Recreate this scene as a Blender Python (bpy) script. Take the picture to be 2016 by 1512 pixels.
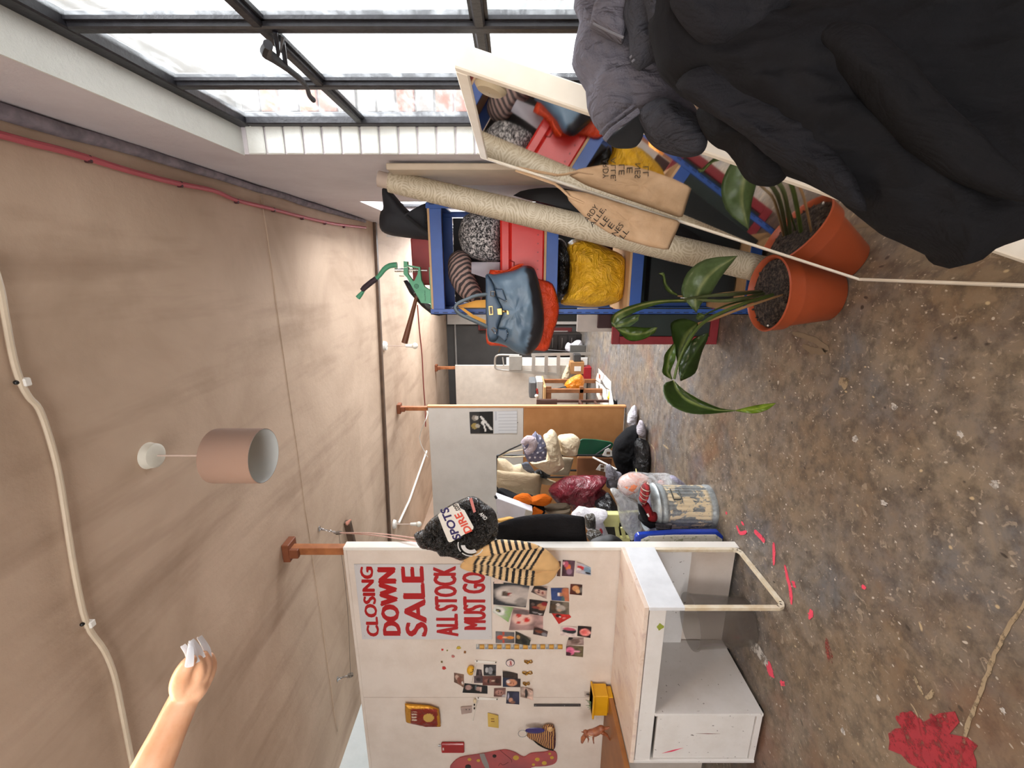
import bpy, bmesh, math, random
from math import sin, cos, pi, sqrt, atan2, radians as R
from mathutils import Vector as V, Matrix, noise
random.seed(7)
SC = bpy.context.scene
COL = SC.collection
for _o in list(bpy.data.objects): bpy.data.objects.remove(_o)

# ------------------------------------------------------------------ camera
F, CX, CY, EYE, PSI = 850.0, 1008.0, 756.0, 1.40, math.atan(232 / 850.0)
FW = V((-sin(PSI), cos(PSI), 0)); RT = V((cos(PSI), sin(PSI), 0)); UP = V((0, 0, 1)); CAM = V((0, 0, EYE))
cd = bpy.data.cameras.new('camera'); cam = bpy.data.objects.new('camera', cd); COL.objects.link(cam)
cd.sensor_width = 36; cd.lens = 36 * F / 2016; cd.clip_start = 0.02
# the phone was held on its side: picture right is the room's down
cam.matrix_world = Matrix(((0, RT.x, -FW.x, CAM.x), (0, RT.y, -FW.y, CAM.y), (-1, 0, 0, CAM.z), (0, 0, 0, 1)))
SC.camera = cam

# ------------------------------------------------------------------ light and exposure
vs = SC.view_settings
vs.view_transform = 'Standard'; vs.look = 'None'; vs.gamma = 1; vs.use_curve_mapping = False
vs.exposure = 0.72
SC.cycles.use_denoising = True
SC.cycles.max_bounces = 10; SC.cycles.diffuse_bounces = 6; SC.cycles.transparent_max_bounces = 16
SC.cycles.sample_clamp_indirect = 8
w = bpy.data.worlds.new('overcast'); SC.world = w; w.use_nodes = True
bg = w.node_tree.nodes['Background']; bg.inputs[0].default_value = (0.93, 0.96, 1.0, 1); bg.inputs[1].default_value = 3.0

def area(name, loc, target, sx, sy, power, col):
    l = bpy.data.lights.new(name, 'AREA'); l.shape = 'RECTANGLE'; l.size = sx; l.size_y = sy
    l.energy = power; l.color = col
    o = bpy.data.objects.new(name, l); COL.objects.link(o); o.location = loc
    o.rotation_euler = (V(target) - V(loc)).to_track_quat('-Z', 'Y').to_euler()
    return o
# daylight in the steel windows, added fill far and rear, and a bench lamp
area('sky_light_near', (1.45, 1.30, 3.15), (-1.3, 0.9, 0.6), 1.9, 1.7, 150, (0.95, 0.97, 1.0))
area('far_fill_light', (0.80, 6.4, 2.0), (-1.8, 5.0, 1.0), 3.0, 1.6, 270, (0.97, 0.98, 1.0))  # unseen light added to brighten the far bay
area('sky_light_mid', (0.80, 3.75, 2.0), (-1.8, 3.9, 1.0), 1.1, 1.5, 95, (0.97, 0.98, 1.0))
area('rear_fill_light', (-0.9, -2.32, 1.7), (-1.2, 2.0, 1.3), 2.6, 1.5, 40, (1.0, 0.95, 0.9))  # unseen fill added behind the camera, standing just inside the rear wall
area('bench_tube', (-1.15, 0.35, 2.70), (-1.2, 0.6, 0), 1.2, 0.12, 13, (1.0, 0.76, 0.54))

# ------------------------------------------------------------------ point helpers (photo point -> place in the room)
def ray(px, py): return RT * ((CY - py) / F) + UP * ((CX - px) / F) + FW
def onY(px, py, y): d = ray(px, py); return CAM + d * (y / d.y)
def onX(px, py, x): d = ray(px, py); return CAM + d * (x / d.x)
def onZ(px, py, z): d = ray(px, py); return CAM + d * ((z - EYE) / d.z)
def onD(px, py, zc): return CAM + ray(px, py) * zc
def onP(px, py, p0, n): d = ray(px, py); return CAM + d * ((V(p0) - CAM).dot(n) / d.dot(n))

# ------------------------------------------------------------------ materials
def hx(s):
    s = s.lstrip('#'); v = [int(s[i:i + 2], 16) / 255 for i in (0, 2, 4)]
    return tuple(c / 12.92 if c <= 0.04045 else ((c + 0.055) / 1.055) ** 2.4 for c in v)
MATS = {}
class NT:
    def __init__(s, name):
        s.m = bpy.data.materials.new(name); s.m.use_nodes = True; s.t = s.m.node_tree
        s.b = s.t.nodes['Principled BSDF']; s._c = None
    def n(s, kind, **kw):
        x = s.t.nodes.new(kind)
        for k, v in kw.items():
            if k in x.inputs: x.inputs[k].default_value = v
            else: setattr(x, k, v)
        return x
    def l(s, a, b): s.t.links.new(a, b)
    def coord(s, which='Object', scale=(1, 1, 1), rot=(0, 0, 0)):
        tc = s.n('ShaderNodeTexCoord'); mp = s.n('ShaderNodeMapping')
        mp.inputs['Scale'].default_value = scale; mp.inputs['Rotation'].default_value = rot
        s.l(tc.outputs[which], mp.inputs[0]); return mp.outputs[0]
    def noise(s, co, scale, detail=4, rough=0.55, dist=0):
        x = s.n('ShaderNodeTexNoise', Scale=scale, Detail=detail, Roughness=rough, Distortion=dist); s.l(co, x.inputs['Vector']); return x.outputs[0]
    def vor(s, co, scale, feature='F1', out=0):
        x = s.n('ShaderNodeTexVoronoi', feature=feature, Scale=scale); s.l(co, x.inputs['Vector']); return x.outputs[out]
    def ramp(s, fac, stops, interp='LINEAR'):
        x = s.n('ShaderNodeValToRGB'); x.color_ramp.interpolation = interp; e = x.color_ramp.elements
        while len(e) < len(stops): e.new(0.5)
        for i, (p, c) in enumerate(stops):
            e[i].position = p; e[i].color = (*((c, c, c) if isinstance(c, (int, float)) else c), 1)
        s.l(fac, x.inputs[0]); return x.outputs[0]
    def mix(s, fac, a, b, mode='MIX'):
        x = s.n('ShaderNodeMix', data_type='RGBA', blend_type=mode)
        for k, v in ((0, fac), (6, a), (7, b)):
            if isinstance(v, (int, float)): x.inputs[k].default_value = v
            elif isinstance(v, tuple): x.inputs[k].default_value = (*v, 1)
            else: s.l(v, x.inputs[k])
        return x.outputs[2]
    def math(s, op, a, b=0.0, c=0.0):
        x = s.n('ShaderNodeMath', operation=op)
        for i, v in enumerate((a, b, c)):
            if isinstance(v, (int, float)): x.inputs[i].default_value = v
            else: s.l(v, x.inputs[i])
        return x.outputs[0]
    def base(s, v):
        if isinstance(v, tuple): s.b.inputs['Base Color'].default_value = (*v, 1)
        else: s.l(v, s.b.inputs['Base Color'])
    def bump(s, h, strength=0.3, dist=0.01):
        x = s.n('ShaderNodeBump', Strength=strength, Distance=dist); s.l(h, x.inputs['Height']); s.l(x.outputs[0], s.b.inputs['Normal'])
    def set(s, **kw):
        for k, v in kw.items(): s.b.inputs[k.replace('_', ' ')].default_value = v
def M(name, col, rough=0.6, metal=0.0, col2=None, var=0.12, vs=9.0, bump=0.0, bs=60.0, **kw):
    """plain procedural material: colour with soft variation and optional fine relief"""
    if name in MATS: return MATS[name]
    t = NT(name); c = hx(col); c2 = hx(col2) if col2 else tuple(x * (1 - var) for x in c)
    co = t.coord()
    t.base(t.mix(t.ramp(t.noise(co, vs), [(0.35, 0.0), (0.65, 1.0)]), c, c2))
    t.set(Roughness=rough, Metallic=metal, **kw)
    if bump: t.bump(t.noise(co, bs, 5), bump, 0.004)
    MATS[name] = t.m; return t.m

# ------------------------------------------------------------------ mesh helpers
OFF = {}
def B(): return bmesh.new()
def tag(o, label=None, cat=None, group=None, kind=None):
    if label: o['label'] = label
    if cat: o['category'] = cat
    if group: o['group'] = group
    if kind: o['kind'] = kind
    return o
def thing(name, loc, label, cat, group=None):
    o = bpy.data.objects.new(name, None); COL.objects.link(o); o.location = loc; o.empty_display_size = 0.05
    OFF[o.name] = V(loc); return tag(o, label, cat, group)
def mk(name, bm, mats, parent=None, label=None, cat=None, group=None, kind=None, smooth=False, loc=None, sharp=40):
    """link a bmesh (built in room coordinates) as one mesh object"""
    if not isinstance(mats, (list, tuple)): mats = [mats]
    bmesh.ops.recalc_face_normals(bm, faces=bm.faces)
    off = OFF[parent.name] if parent else None
    if parent is None:
        if loc is None:
            if bm.verts and kind != 'structure':
                xs = [v.co for v in bm.verts]
                loc = V(((min(v.x for v in xs) + max(v.x for v in xs)) / 2, (min(v.y for v in xs) + max(v.y for v in xs)) / 2, min(v.z for v in xs)))
            else: loc = V((0, 0, 0))
        off = V(loc)
    for v in bm.verts: v.co -= off
    me = bpy.data.meshes.new(name); 
    if smooth:
        for f in bm.faces: f.smooth = True
        if sharp < 180:
            for e in bm.edges:
                if len(e.link_faces) == 2 and e.calc_face_angle(0) > R(sharp): e.smooth = False
    bm.to_mesh(me); bm.free()
    for m in mats: me.materials.append(m)
    o = bpy.data.objects.new(name, me); COL.objects.link(o)
    if parent: o.parent = parent
    else: o.location = off
    OFF[o.name] = off
    return tag(o, label, cat, group, kind)
def box(bm, lo, hi, bev=0.0, mi=0, mat=None):
    lo, hi = V(lo), V(hi); b2 = bmesh.new()
    bmesh.ops.create_cube(b2, size=1)
    for v in b2.verts: v.co = V(((v.co.x + .5) * (hi.x - lo.x) + lo.x, (v.co.y + .5) * (hi.y - lo.y) + lo.y, (v.co.z + .5) * (hi.z - lo.z) + lo.z))
    if bev: bmesh.ops.bevel(b2, geom=list(b2.edges), offset=bev, segments=1, affect='EDGES')
    if mat is not None: b2.transform(mat)
    join(bm, b2, mi)
def join(bm, b2, mi=0):
    vm = {}
    for v in b2.verts: vm[v] = bm.verts.new(v.co)
    for f in b2.faces:
        try: nf = bm.faces.new([vm[v] for v in f.verts]); nf.material_index = mi or f.material_index; nf.smooth = f.smooth
        except ValueError: pass
    b2.free()
def frame_of(d, hint=None):
    d = d.normalized(); h = hint or (UP if abs(d.z) < 0.9 else V((1, 0, 0)))
    a = h.cross(d).normalized(); return a, d.cross(a).normalized()
def beam(bm, p, q, wx, wz, hint=None, bev=0.0, mi=0):
    """square bar from p to q"""
    p, q = V(p), V(q); d = q - p; a, b = frame_of(d, hint); L = d.length; d.normalize()
    m = Matrix(((a.x, b.x, d.x, p.x), (a.y, b.y, d.y, p.y), (a.z, b.z, d.z, p.z), (0, 0, 0, 1)))
    box(bm, (-wx / 2, -wz / 2, 0), (wx / 2, wz / 2, L), bev, mi, m)
def tube(bm, pts, r, seg=8, cap=True, mi=0, closed=False, smoothpath=0):
    pts = [V(p) for p in pts]
    if smoothpath: pts = spline(pts, smoothpath, closed)
    n = len(pts); rs = r if isinstance(r, (list, tuple)) else [r] * n
    if len(rs) != n: rs = [rs[0] + 0 * i if len(rs) == 1 else rs[min(len(rs) - 1, int(i * (len(rs) - 1) / (n - 1)))] * (1 - (i * (len(rs) - 1) / (n - 1)) % 1) + rs[min(len(rs) - 1, int(i * (len(rs) - 1) / (n - 1)) + 1)] * ((i * (len(rs) - 1) / (n - 1)) % 1) for i in range(n)]
    rings = []; prev = None
    for i, p in enumerate(pts):
        d = (pts[(i + 1) % n] - pts[i - 1]) if closed else (pts[min(i + 1, n - 1)] - pts[max(i - 1, 0)])
        if d.length < 1e-9: d = V((0, 0, 1))
        d.normalize()
        if prev is None: a, b = frame_of(d)
        else:
            a = (prev - d * prev.dot(d)).normalized(); b = d.cross(a)
        prev = a
        rings.append([bm.verts.new(p + (a * cos(2 * pi * k / seg) + b * sin(2 * pi * k / seg)) * rs[i]) for k in range(seg)])
    for i in range(n if closed else n - 1):
        A, Bq = rings[i], rings[(i + 1) % n]
        for k in range(seg):
            f = bm.faces.new((A[k], A[(k + 1) % seg], Bq[(k + 1) % seg], Bq[k])); f.material_index = mi; f.smooth = True
    if cap and not closed:
        for q in (rings[0], rings[-1]):
            try: f = bm.faces.new(q); f.material_index = mi
            except ValueError: pass
def spline(pts, sub=4, closed=False):
    pts = [V(p) for p in pts]; n = len(pts); out = []
    for i in range(n if closed else n - 1):
        p0 = pts[(i - 1) % n] if closed or i > 0 else pts[0]; p1 = pts[i]; p2 = pts[(i + 1) % n]
        p3 = pts[(i + 2) % n] if closed or i + 2 < n else pts[-1]
        for k in range(sub):
            t = k / sub
            out.append(0.5 * ((2 * p1) + (p2 - p0) * t + (2 * p0 - 5 * p1 + 4 * p2 - p3) * t * t + (3 * p1 - p0 - 3 * p2 + p3) * t ** 3))
    if not closed: out.append(pts[-1])
    return out
def lathe(bm, prof, c=(0, 0, 0), seg=24, axis=None, mi=0, cap0=False, cap1=False):
    """revolve (r, h) pairs about an axis through c"""
    c = V(c); d = (V(axis) if axis else UP).normalized(); a, b = frame_of(d); rings = []
    for r, h in prof:
        rings.append([bm.verts.new(c + d * h + (a * cos(2 * pi * k / seg) + b * sin(2 * pi * k / seg)) * r) for k in range(seg)] if r > 1e-6 else [bm.verts.new(c + d * h)])
    for A, Bq in zip(rings, rings[1:]):
        for k in range(seg):
            k2 = (k + 1) % seg
            q = [A[k % len(A)], A[k2 % len(A)], Bq[k2 % len(Bq)], Bq[k % len(Bq)]]
            q = list(dict.fromkeys(q))
            if len(q) > 2:
                f = bm.faces.new(q); f.material_index = mi; f.smooth = True
    for flag, q in ((cap0, rings[0]), (cap1, rings[-1])):
        if flag and len(q) > 2: bm.faces.new(q).material_index = mi
def resample(pts, n):
    P = [V(p) for p in pts]; L = [(P[(i + 1) % len(P)] - P[i]).length for i in range(len(P))]; T = sum(L); out = []; i = 0; acc = 0
    for k in range(n):
        t = T * k / n
        while acc + L[i] < t and i < len(P) - 1: acc += L[i]; i += 1
        out.append(P[i].lerp(P[(i + 1) % len(P)], (t - acc) / max(L[i], 1e-9)))
    return out
def puff(bm, outline, n, df, db=None, seg=56, rings=12, wr=0.0, ws=(8, 8, 8), flat=2.2, smooth=True, ctr=None, mi=0, seed=0, sag=0.0, edge=0.0):
    """a stuffed, closed body with the given outline (room points), bulging df towards n and db behind"""
    n = V(n).normalized(); db = df if db is None else db
    if smooth: outline = spline(outline, 4, True)
    O = resample(outline, seg); c = V(ctr) if ctr is not None else sum(O, V()) / seg
    def wrinkle(p): 
        q = V((p.x * ws[0] + seed * 3.7, p.y * ws[1], p.z * ws[2])); 
        a = noise.fractal(q, 0.6, 2.1, 4); r = 1 - 2 * abs(noise.noise(q * 0.7 + V((9, 5, 2)))); return a * 0.7 + r * 0.5
    grid = []
    for side, dep in ((1, df), (-1, db)):
        g = []
        for j in range(rings + 1):
            r = 1 - j / rings; row = []
            h = dep * (max(0.0, 1 - r ** flat)) ** 0.5
            if j == rings: row = [None]
            for k in range(seg if j < rings else 1):
                p = c.lerp(O[k], r) if j < rings else c.copy()
                k_w = wr * (0.35 + 0.65 * min(1, (1 - r) * 4)) if j else edge
                p = p + n * side * h
                p = p + n * side * wrinkle(p) * k_w + (V((0, 0, -sag * (1 - r)))) 
                if j < rings: row.append(p)
                else: row = [p]
            g.append(row)
        grid.append(g)
    rim = [bm.verts.new(p) for p in grid[0][0]]
    for g in grid:
        rows = [rim] + [[bm.verts.new(p) for p in row] for row in g[1:]]
        for A, Bq in zip(rows, rows[1:]):
            for k in range(seg):
                k2 = (k + 1) % seg
                q = list(dict.fromkeys([A[k], A[k2], Bq[k2 % len(Bq)], Bq[k % len(Bq)]]))
                f = bm.faces.new(q); f.smooth = True; f.material_index = mi
def prism(bm, outline, n, t, bev=0.0, mi=0):
    """flat plate: outline (room points) pushed t along n"""
    n = V(n).normalized(); b2 = bmesh.new()
    A = [b2.verts.new(V(p)) for p in outline]; Bq = [b2.verts.new(V(p) + n * t) for p in outline]; N = len(A)
    b2.faces.new(A); b2.faces.new(Bq[::-1])
    for i in range(N): b2.faces.new((A[i], Bq[i], Bq[(i + 1) % N], A[(i + 1) % N]))
    bmesh.ops.recalc_face_normals(b2, faces=b2.faces)
    if bev: bmesh.ops.bevel(b2, geom=list(b2.edges), offset=bev, segments=1, affect='EDGES')
    join(bm, b2, mi)
def grid(bm, nu, nv, fn, mi=0, thick=0.0):
    """sheet: fn(s, t) -> room point, s, t in 0..1; optional thickness"""
    G = [[bm.verts.new(V(fn(i / nu, j / nv))) for j in range(nv + 1)] for i in range(nu + 1)]; fs = []
    for i in range(nu):
        for j in range(nv):
            f = bm.faces.new((G[i][j], G[i + 1][j], G[i + 1][j + 1], G[i][j + 1])); f.smooth = True; f.material_index = mi; fs.append(f)
    if thick: bmesh.ops.solidify(bm, geom=fs, thickness=thick)
    return G
def ball(bm, c, r, seg=12, mi=0, sc=(1, 1, 1)):
    b2 = bmesh.new(); bmesh.ops.create_uvsphere(b2, u_segments=seg, v_segments=max(6, seg * 2 // 3), radius=1)
    for v in b2.verts: v.co = V(c) + V((v.co.x * r * sc[0], v.co.y * r * sc[1], v.co.z * r * sc[2]))
    for f in b2.faces: f.smooth = True
    join(bm, b2, mi)
def text_mesh(bm, s, o, xdir, ydir, width, height, depth=0.0006, bold=0.0, mi=0, center=True):
    """flat lettering fitted to a width x height box whose centre is o"""
    cu = bpy.data.curves.new('t', 'FONT'); cu.body = s; cu.extrude = 0.01; cu.offset = bold; cu.resolution_u = 3
    ob = bpy.data.objects.new('t', cu); COL.objects.link(ob)
    dg = bpy.context.evaluated_depsgraph_get(); dg.update(); me = bpy.data.meshes.new_from_object(ob.evaluated_get(dg))
    b2 = bmesh.new(); b2.from_mesh(me); bpy.data.objects.remove(ob); bpy.data.curves.remove(cu); bpy.data.meshes.remove(me)
    xs = [v.co.x for v in b2.verts]; ys = [v.co.y for v in b2.verts]
    x0, x1, y0, y1 = min(xs), max(xs), min(ys), max(ys); xd, yd = V(xdir).normalized(), V(ydir).normalized(); nn = xd.cross(yd)
    for v in b2.verts:
        v.co = V(o) + xd * ((v.co.x - (x0 + x1) / 2) / (x1 - x0) * width) + yd * ((v.co.y - (y0 + y1) / 2) / (y1 - y0) * height) + nn * (depth if v.co.z > 0 else 0)
    for f in b2.faces: f.material_index = mi
    join(bm, b2, mi)
def heavy_text(bm, s, o, xdir, ydir, width, height, k=0.012, mi=0):
    xd, yd = V(xdir).normalized(), V(ydir).normalized(); nn = xd.cross(yd); w2 = width - 2 * k
    for i, (dx, dy) in enumerate(((-k, 0), (k, 0), (0, 0), (-k * .5, k * .35), (k * .5, -k * .35))):
        text_mesh(bm, s, V(o) + xd * dx + yd * dy + nn * (.00008 * i), xdir, ydir, w2, height - k * .7, .0005, 0.0, mi)
def colour(o, fn):
    """per-vertex print colour: fn(local point + offset) -> sRGB hex or linear tuple"""
    me = o.data; a = me.color_attributes.new('print', 'FLOAT_COLOR', 'POINT'); off = OFF[o.name]
    for i, v in enumerate(me.vertices): a.data[i].color = (*fn(v.co + off), 1)
def printmat(name='printed_paper', rough=0.45, grain=0.0):
    if name in MATS: return MATS[name]
    t = NT(name); a = t.n('ShaderNodeAttribute', attribute_name='print'); t.base(a.outputs[0]); t.set(Roughness=rough)
    if grain: t.bump(t.noise(t.coord(), 30, 6), grain, 0.006)
    MATS[name] = t.m; return t.m
# ================================================================== MATERIALS OF THE ROOM
def m_ceiling():
    t = NT('plaster_ceiling'); co = t.coord()
    c = t.mix(t.ramp(t.noise(co, 1.1, 5, 0.6, 0.6), [(0.35, 0.0), (0.68, 1.0)]), hx('#c7af99'), hx('#aa927c'))
    st = t.coord('Object', (5.0, 0.7, 1), (0, 0, 0.35)); c = t.mix(t.ramp(t.noise(st, 1.2, 4), [(0.52, 0.0), (0.75, 0.45)]), c, hx('#836853'))
    t.base(c); t.set(Roughness=0.85); t.bump(t.noise(co, 9, 8, 0.7), 0.18, 0.02); return t.m
def m_floor():
    t = NT('painted_concrete'); co = t.coord(); sep = t.n('ShaderNodeSeparateXYZ'); t.l(co, sep.inputs[0])
    wear = t.math('ADD', t.noise(co, 1.3, 8, 0.68), t.math('MULTIPLY', sep.outputs[1], -0.045))
    c = t.mix(t.ramp(wear, [(0.32, 0.0), (0.50, 1.0)]), hx('#66676a'), hx('#78634e'))
    c = t.mix(t.ramp(t.noise(co, 2.6, 9, 0.72, 0.8), [(0.40, 0.0), (0.62, 0.75)]), c, hx('#8f806b'))
    c = t.mix(t.ramp(t.noise(co, 14, 8, 0.7), [(0.38, 0.65), (0.55, 0.0)]), c, hx('#3c352e'))
    c = t.mix(t.ramp(t.noise(co, 34, 5, 0.6, 1.0), [(0.60, 0.0), (0.66, 0.55)]), c, hx('#b2a38f'))
    rust = t.ramp(t.noise(co, 0.9, 6, 0.6, 0.4), [(0.56, 0.0), (0.68, 0.55)]); c = t.mix(rust, c, hx('#7c4a33'))
    for sc, th, col in ((27, 0.075, '#c9c0b2'), (61, 0.085, '#b5aa9c'), (17, 0.038, '#ddd6cb'), (11, 0.045, '#2a2622'), (12, 0.035, '#c9b48f')):
        mp = t.coord('Object', (1, 0.75, 1), (0, 0, sc)); d = t.mix(0.13, mp, t.noise(co, 25, 3)); 
        v = t.n('ShaderNodeTexVoronoi', feature='F1', Scale=sc); t.l(t.mix(0.12, mp, t.n('ShaderNodeTexNoise', Scale=30).outputs[1]), v.inputs['Vector'])
        c = t.mix(t.ramp(v.outputs[0], [(th, 0.9), (th + 0.03, 0.0)]), c, hx(col))
    c = t.mix(t.ramp(t.noise(co, 0.55, 4, .6), [(.38, 0.0), (.62, .35)]), c, hx('#5d4e3e'))
    c = t.mix(t.ramp(t.noise(t.coord('Object', (16, 3, 1), (0, 0, .5)), 1.6, 5, .7), [(.66, 0.0), (.72, .5)]), c, hx('#a89e8e')); c = t.mix(t.ramp(t.noise(t.coord('Object', (3, 15, 1), (0, 0, .3)), 1.7, 5, .7), [(.68, 0.0), (.73, .45)]), c, hx('#9c8c76'))
    t.base(c); t.l(t.ramp(t.noise(co, 6, 5), [(0.35, 0.30), (0.7, 0.62)]), t.b.inputs['Roughness'])
    t.bump(t.noise(co, 40, 6, 0.7), 0.25, 0.004); return t.m
def m_paint(name, col, col2, bump=0.2, bs=30, rough=0.7, vs=2.0):
    t = NT(name); co = t.coord(); t.base(t.mix(t.ramp(t.noise(co, vs, 7, 0.65), [(0.4, 0.0), (0.7, 1.0)]), hx(col), hx(col2)))
    t.set(Roughness=rough); t.bump(t.noise(co, bs, 8, 0.7), bump, 0.01); return t.m
def m_brick():
    t = NT('stock_brick'); oi = t.n('ShaderNodeObjectInfo'); co = t.coord()
    c = t.ramp(oi.outputs['Random'], [(0.0, hx('#84442f')), (0.3, hx('#8f5238')), (0.5, hx('#6f6c69')), (0.75, hx('#7d7a76'))], 'CONSTANT')
    t.base(t.mix(t.ramp(t.noise(co, 18, 6, 0.7), [(0.4, 0.0), (0.7, 0.4)]), c, hx('#8a7a70'))); t.set(Roughness=0.9); t.bump(t.noise(co, 60, 6), 0.4, 0.006); return t.m
CEIL, FLOOR = m_ceiling(), m_floor()
WALLR = m_paint('lilac_white_paint', '#c9c2c4', '#b9b0b3'); REVEAL = m_paint('white_gloss_reveal', '#d3d3cd', '#c2c2bb', 0.5, 24, 0.5)
WALLL = m_paint('cool_white_paint', '#c2c8c8', '#aeb6b6'); DARKW = m_paint('charcoal_wall', '#4a4846', '#3f3d3c', 0.1)
PANEL = m_paint('painted_board_cream', '#ddd2c8', '#cfc2b6', 0.25, 60, 0.55, 3.0); PANEL2 = m_paint('painted_board_white', '#d6d2cc', '#c9c4bd', 0.12, 70, 0.6, 2.0)
WOOD = M('pine', '#a8683c', 0.55, col2='#8a5029', vs=14); DARKWOOD = M('dark_batten', '#5b4534', 0.7, col2='#493628')
CORK = M('hardboard', '#b5814f', 0.75, col2='#a87444', vs=5, bump=0.15, bs=300)
BLACKSTEEL = M('black_window_paint', '#131217', 0.5, col2='#1f1e24', vs=40, bump=0.35, bs=70)
BLK = M('black_plastic', '#141414', 0.4); WHT = M('white_plastic', '#e6e3dc', 0.45, var=0.05); STEEL = M('steel', '#b8b8ba', 0.3, 1.0)
def m_glass():
    t = NT('old_window_glass'); co = t.coord(); o = t.t.nodes['Material Output']; tr = t.n('ShaderNodeBsdfTransparent'); gl = t.n('ShaderNodeBsdfGlossy', Roughness=0.06); mx = t.n('ShaderNodeMixShader')
    df = t.n('ShaderNodeBsdfTranslucent'); df.inputs[0].default_value = (0.9, 0.93, 0.95, 1); m2 = t.n('ShaderNodeMixShader')
    mx.inputs[0].default_value = 0.05; t.l(tr.outputs[0], mx.inputs[1]); t.l(gl.outputs[0], mx.inputs[2])
    t.l(t.ramp(t.noise(t.coord('Object', (1, 1, 3.5)), 5, 6, 0.7), [(0.45, 0.03), (0.75, 0.18)]), m2.inputs[0]); t.l(mx.outputs[0], m2.inputs[1]); t.l(df.outputs[0], m2.inputs[2])
    t.l(m2.outputs[0], o.inputs[0]); return t.m
GLASS = m_glass()

# ================================================================== THE ROOM
XR, XL, YB, YF, HC = 0.43, -3.95, 9.3, -2.4, 2.81
def S(name, lo, hi, m, bev=0.0, parent=None):
    b = B(); box(b, lo, hi, bev); return mk(name, b, m, parent, kind=None if parent else 'structure')
floor = S('floor', (XL - .1, YF - .1, -0.1), (XR + .24, YB + .1, 0), FLOOR)
ceiling = S('ceiling', (XL - .1, YF - .1, HC), (XR + .24, YB + .1, HC + 0.1), CEIL)
S('wall_left', (XL - 0.1, YF, 0), (XL, 5.05, HC), WALLL)
S('wall_left', (XL - 0.1, 5.05, 0), (XL, YB, HC), M('beige_wall_paint', '#a58c78', .8, col2='#957d6a', vs=2))
wall_far = S('wall_far', (XL - .1, YB, 0), (XR + .24, YB + 0.1, HC), DARKW)
# rear wall with an unseen window, added to light the near end
b = B(); W0, W1, WZ0, WZ1 = -2.3, 0.25, 0.9, 2.45
for lo, hi in (((XL - .1, YF - .1, 0), (W0, YF, HC)), ((W1, YF - .1, 0), (XR + .24, YF, HC)), ((W0, YF - .1, 0), (W1, YF, WZ0)), ((W0, YF - .1, WZ1), (W1, YF, HC))): box(b, lo, hi)
mk('wall_rear', b, WALLL, kind='structure')
# right wall: inner plaster skin with two window openings
NY0, NY1, NZ0, NZ1 = 0.80, 1.90, 0.95, 2.47; FY0, FY1, FZ0, FZ1 = 4.9, 7.9, 1.0, 2.45; MY0, MY1 = 3.2, 4.3
XI, XF, XO = XR, XR + 0.115, XR + 0.235
def holed(b, x0, x1, m):
    for y0, y1, z0, z1 in ((YF, NY0, 0, HC), (NY0, NY1, 0, NZ0), (NY0, NY1, NZ1, HC), (NY1, MY0, 0, HC), (MY0, MY1, 0, FZ0), (MY0, MY1, FZ1, HC), (MY1, FY0, 0, HC), (FY0, FY1, 0, FZ0), (FY0, FY1, FZ1, HC), (FY1, YB, 0, HC)):
        box(b, (x0, y0, z0), (x1, y1, z1), 0, m)
b = B(); holed(b, XI, XF, 0); holed(b, XF, XO, 1)
wall_right = mk('wall_right', b, [WALLR, M('lime_mortar', '#a9a49c', 0.9, bump=0.3)], kind='structure')
# white painted reveal bricks of the far jamb (inside) and bare stock bricks outside
k = 0; z = NZ0
BRK = m_brick(); rb0 = rb1 = None
while z < NZ1 - 0.03:
    zz = min(z + 0.068, NZ1)
    for which in (0, 1):
        long_ = (k + which) % 2
        b = B(); j = random.uniform(-.0015, .0025)
        if which == 0: box(b, (XI - 0.002, NY1 - 0.012 + j, z), (XF - 0.012, NY1 + 0.001, zz), 0.004)
        else: box(b, (XF + 0.03, NY1 - 0.012 + j, z), (XO + 0.002, NY1 + 0.001, zz), 0.004)
        mk('brick', b, REVEAL if which == 0 else BRK, wall_right)
    z += 0.075; k += 1
for (y0, y1, z0, z1) in ((NY0, NY1, NZ1 - .006, NZ1), ):
    b = B(); box(b, (XI - 0.004, y0, z0), (XF, y1, z1)); mk('reveal_paint', b, REVEAL, wall_right)
b = B(); box(b, (XI - 0.03, NY0, NZ0 - 0.03), (XF, NY1, NZ0), 0.004); mk('window_sill', b, REVEAL, wall_right)

def steel_window(name, y0, y1, z0, z1, ys, zs, x, handle=None):
    t = thing(name, (x, (y0 + y1) / 2, z0), None, None); t['kind'] = 'structure'
    b = B(); 
    for lo, hi in (((x - .02, y0, z0), (x + .022, y1, z0 + .045)), ((x - .02, y0, z1 - .05), (x + .022, y1, z1)), ((x - .02, y0, z0 + .045), (x + .022, y0 + .045, z1 - .05)), ((x - .02, y1 - .045, z0 + .045), (x + .022, y1, z1 - .05))): box(b, lo, hi, 0.004)
    mk('window_frame', b, BLACKSTEEL, t)
    for y in ys:
        b = B(); box(b, (x - .018, y - .014, z0 + .04), (x + .02, y + .014, z1 - .045), 0.004); box(b, (x - .004, y - .022, z0 + .04), (x + .004, y + .022, z1 - .045)); mk('mullion', b, BLACKSTEEL, t)
    for q in zs:
        b = B(); box(b, (x - .016, y0 + .04, q - .013), (x + .018, y1 - .04, q + .013), 0.004); box(b, (x - .004, y0 + .04, q - .021), (x + .004, y1 - .04, q + .021)); mk('transom', b, BLACKSTEEL, t)
    Y = [y0] + list(ys) + [y1]; Z = [z0] + list(zs) + [z1]
    for a, c in zip(Y, Y[1:]):
        for d, e in zip(Z, Z[1:]):
            b = B(); box(b, (x + .004, a + .01, d + .01), (x + .008, c - .01, e - .01)); mk('pane', b, GLASS, t)
    return t
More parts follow.
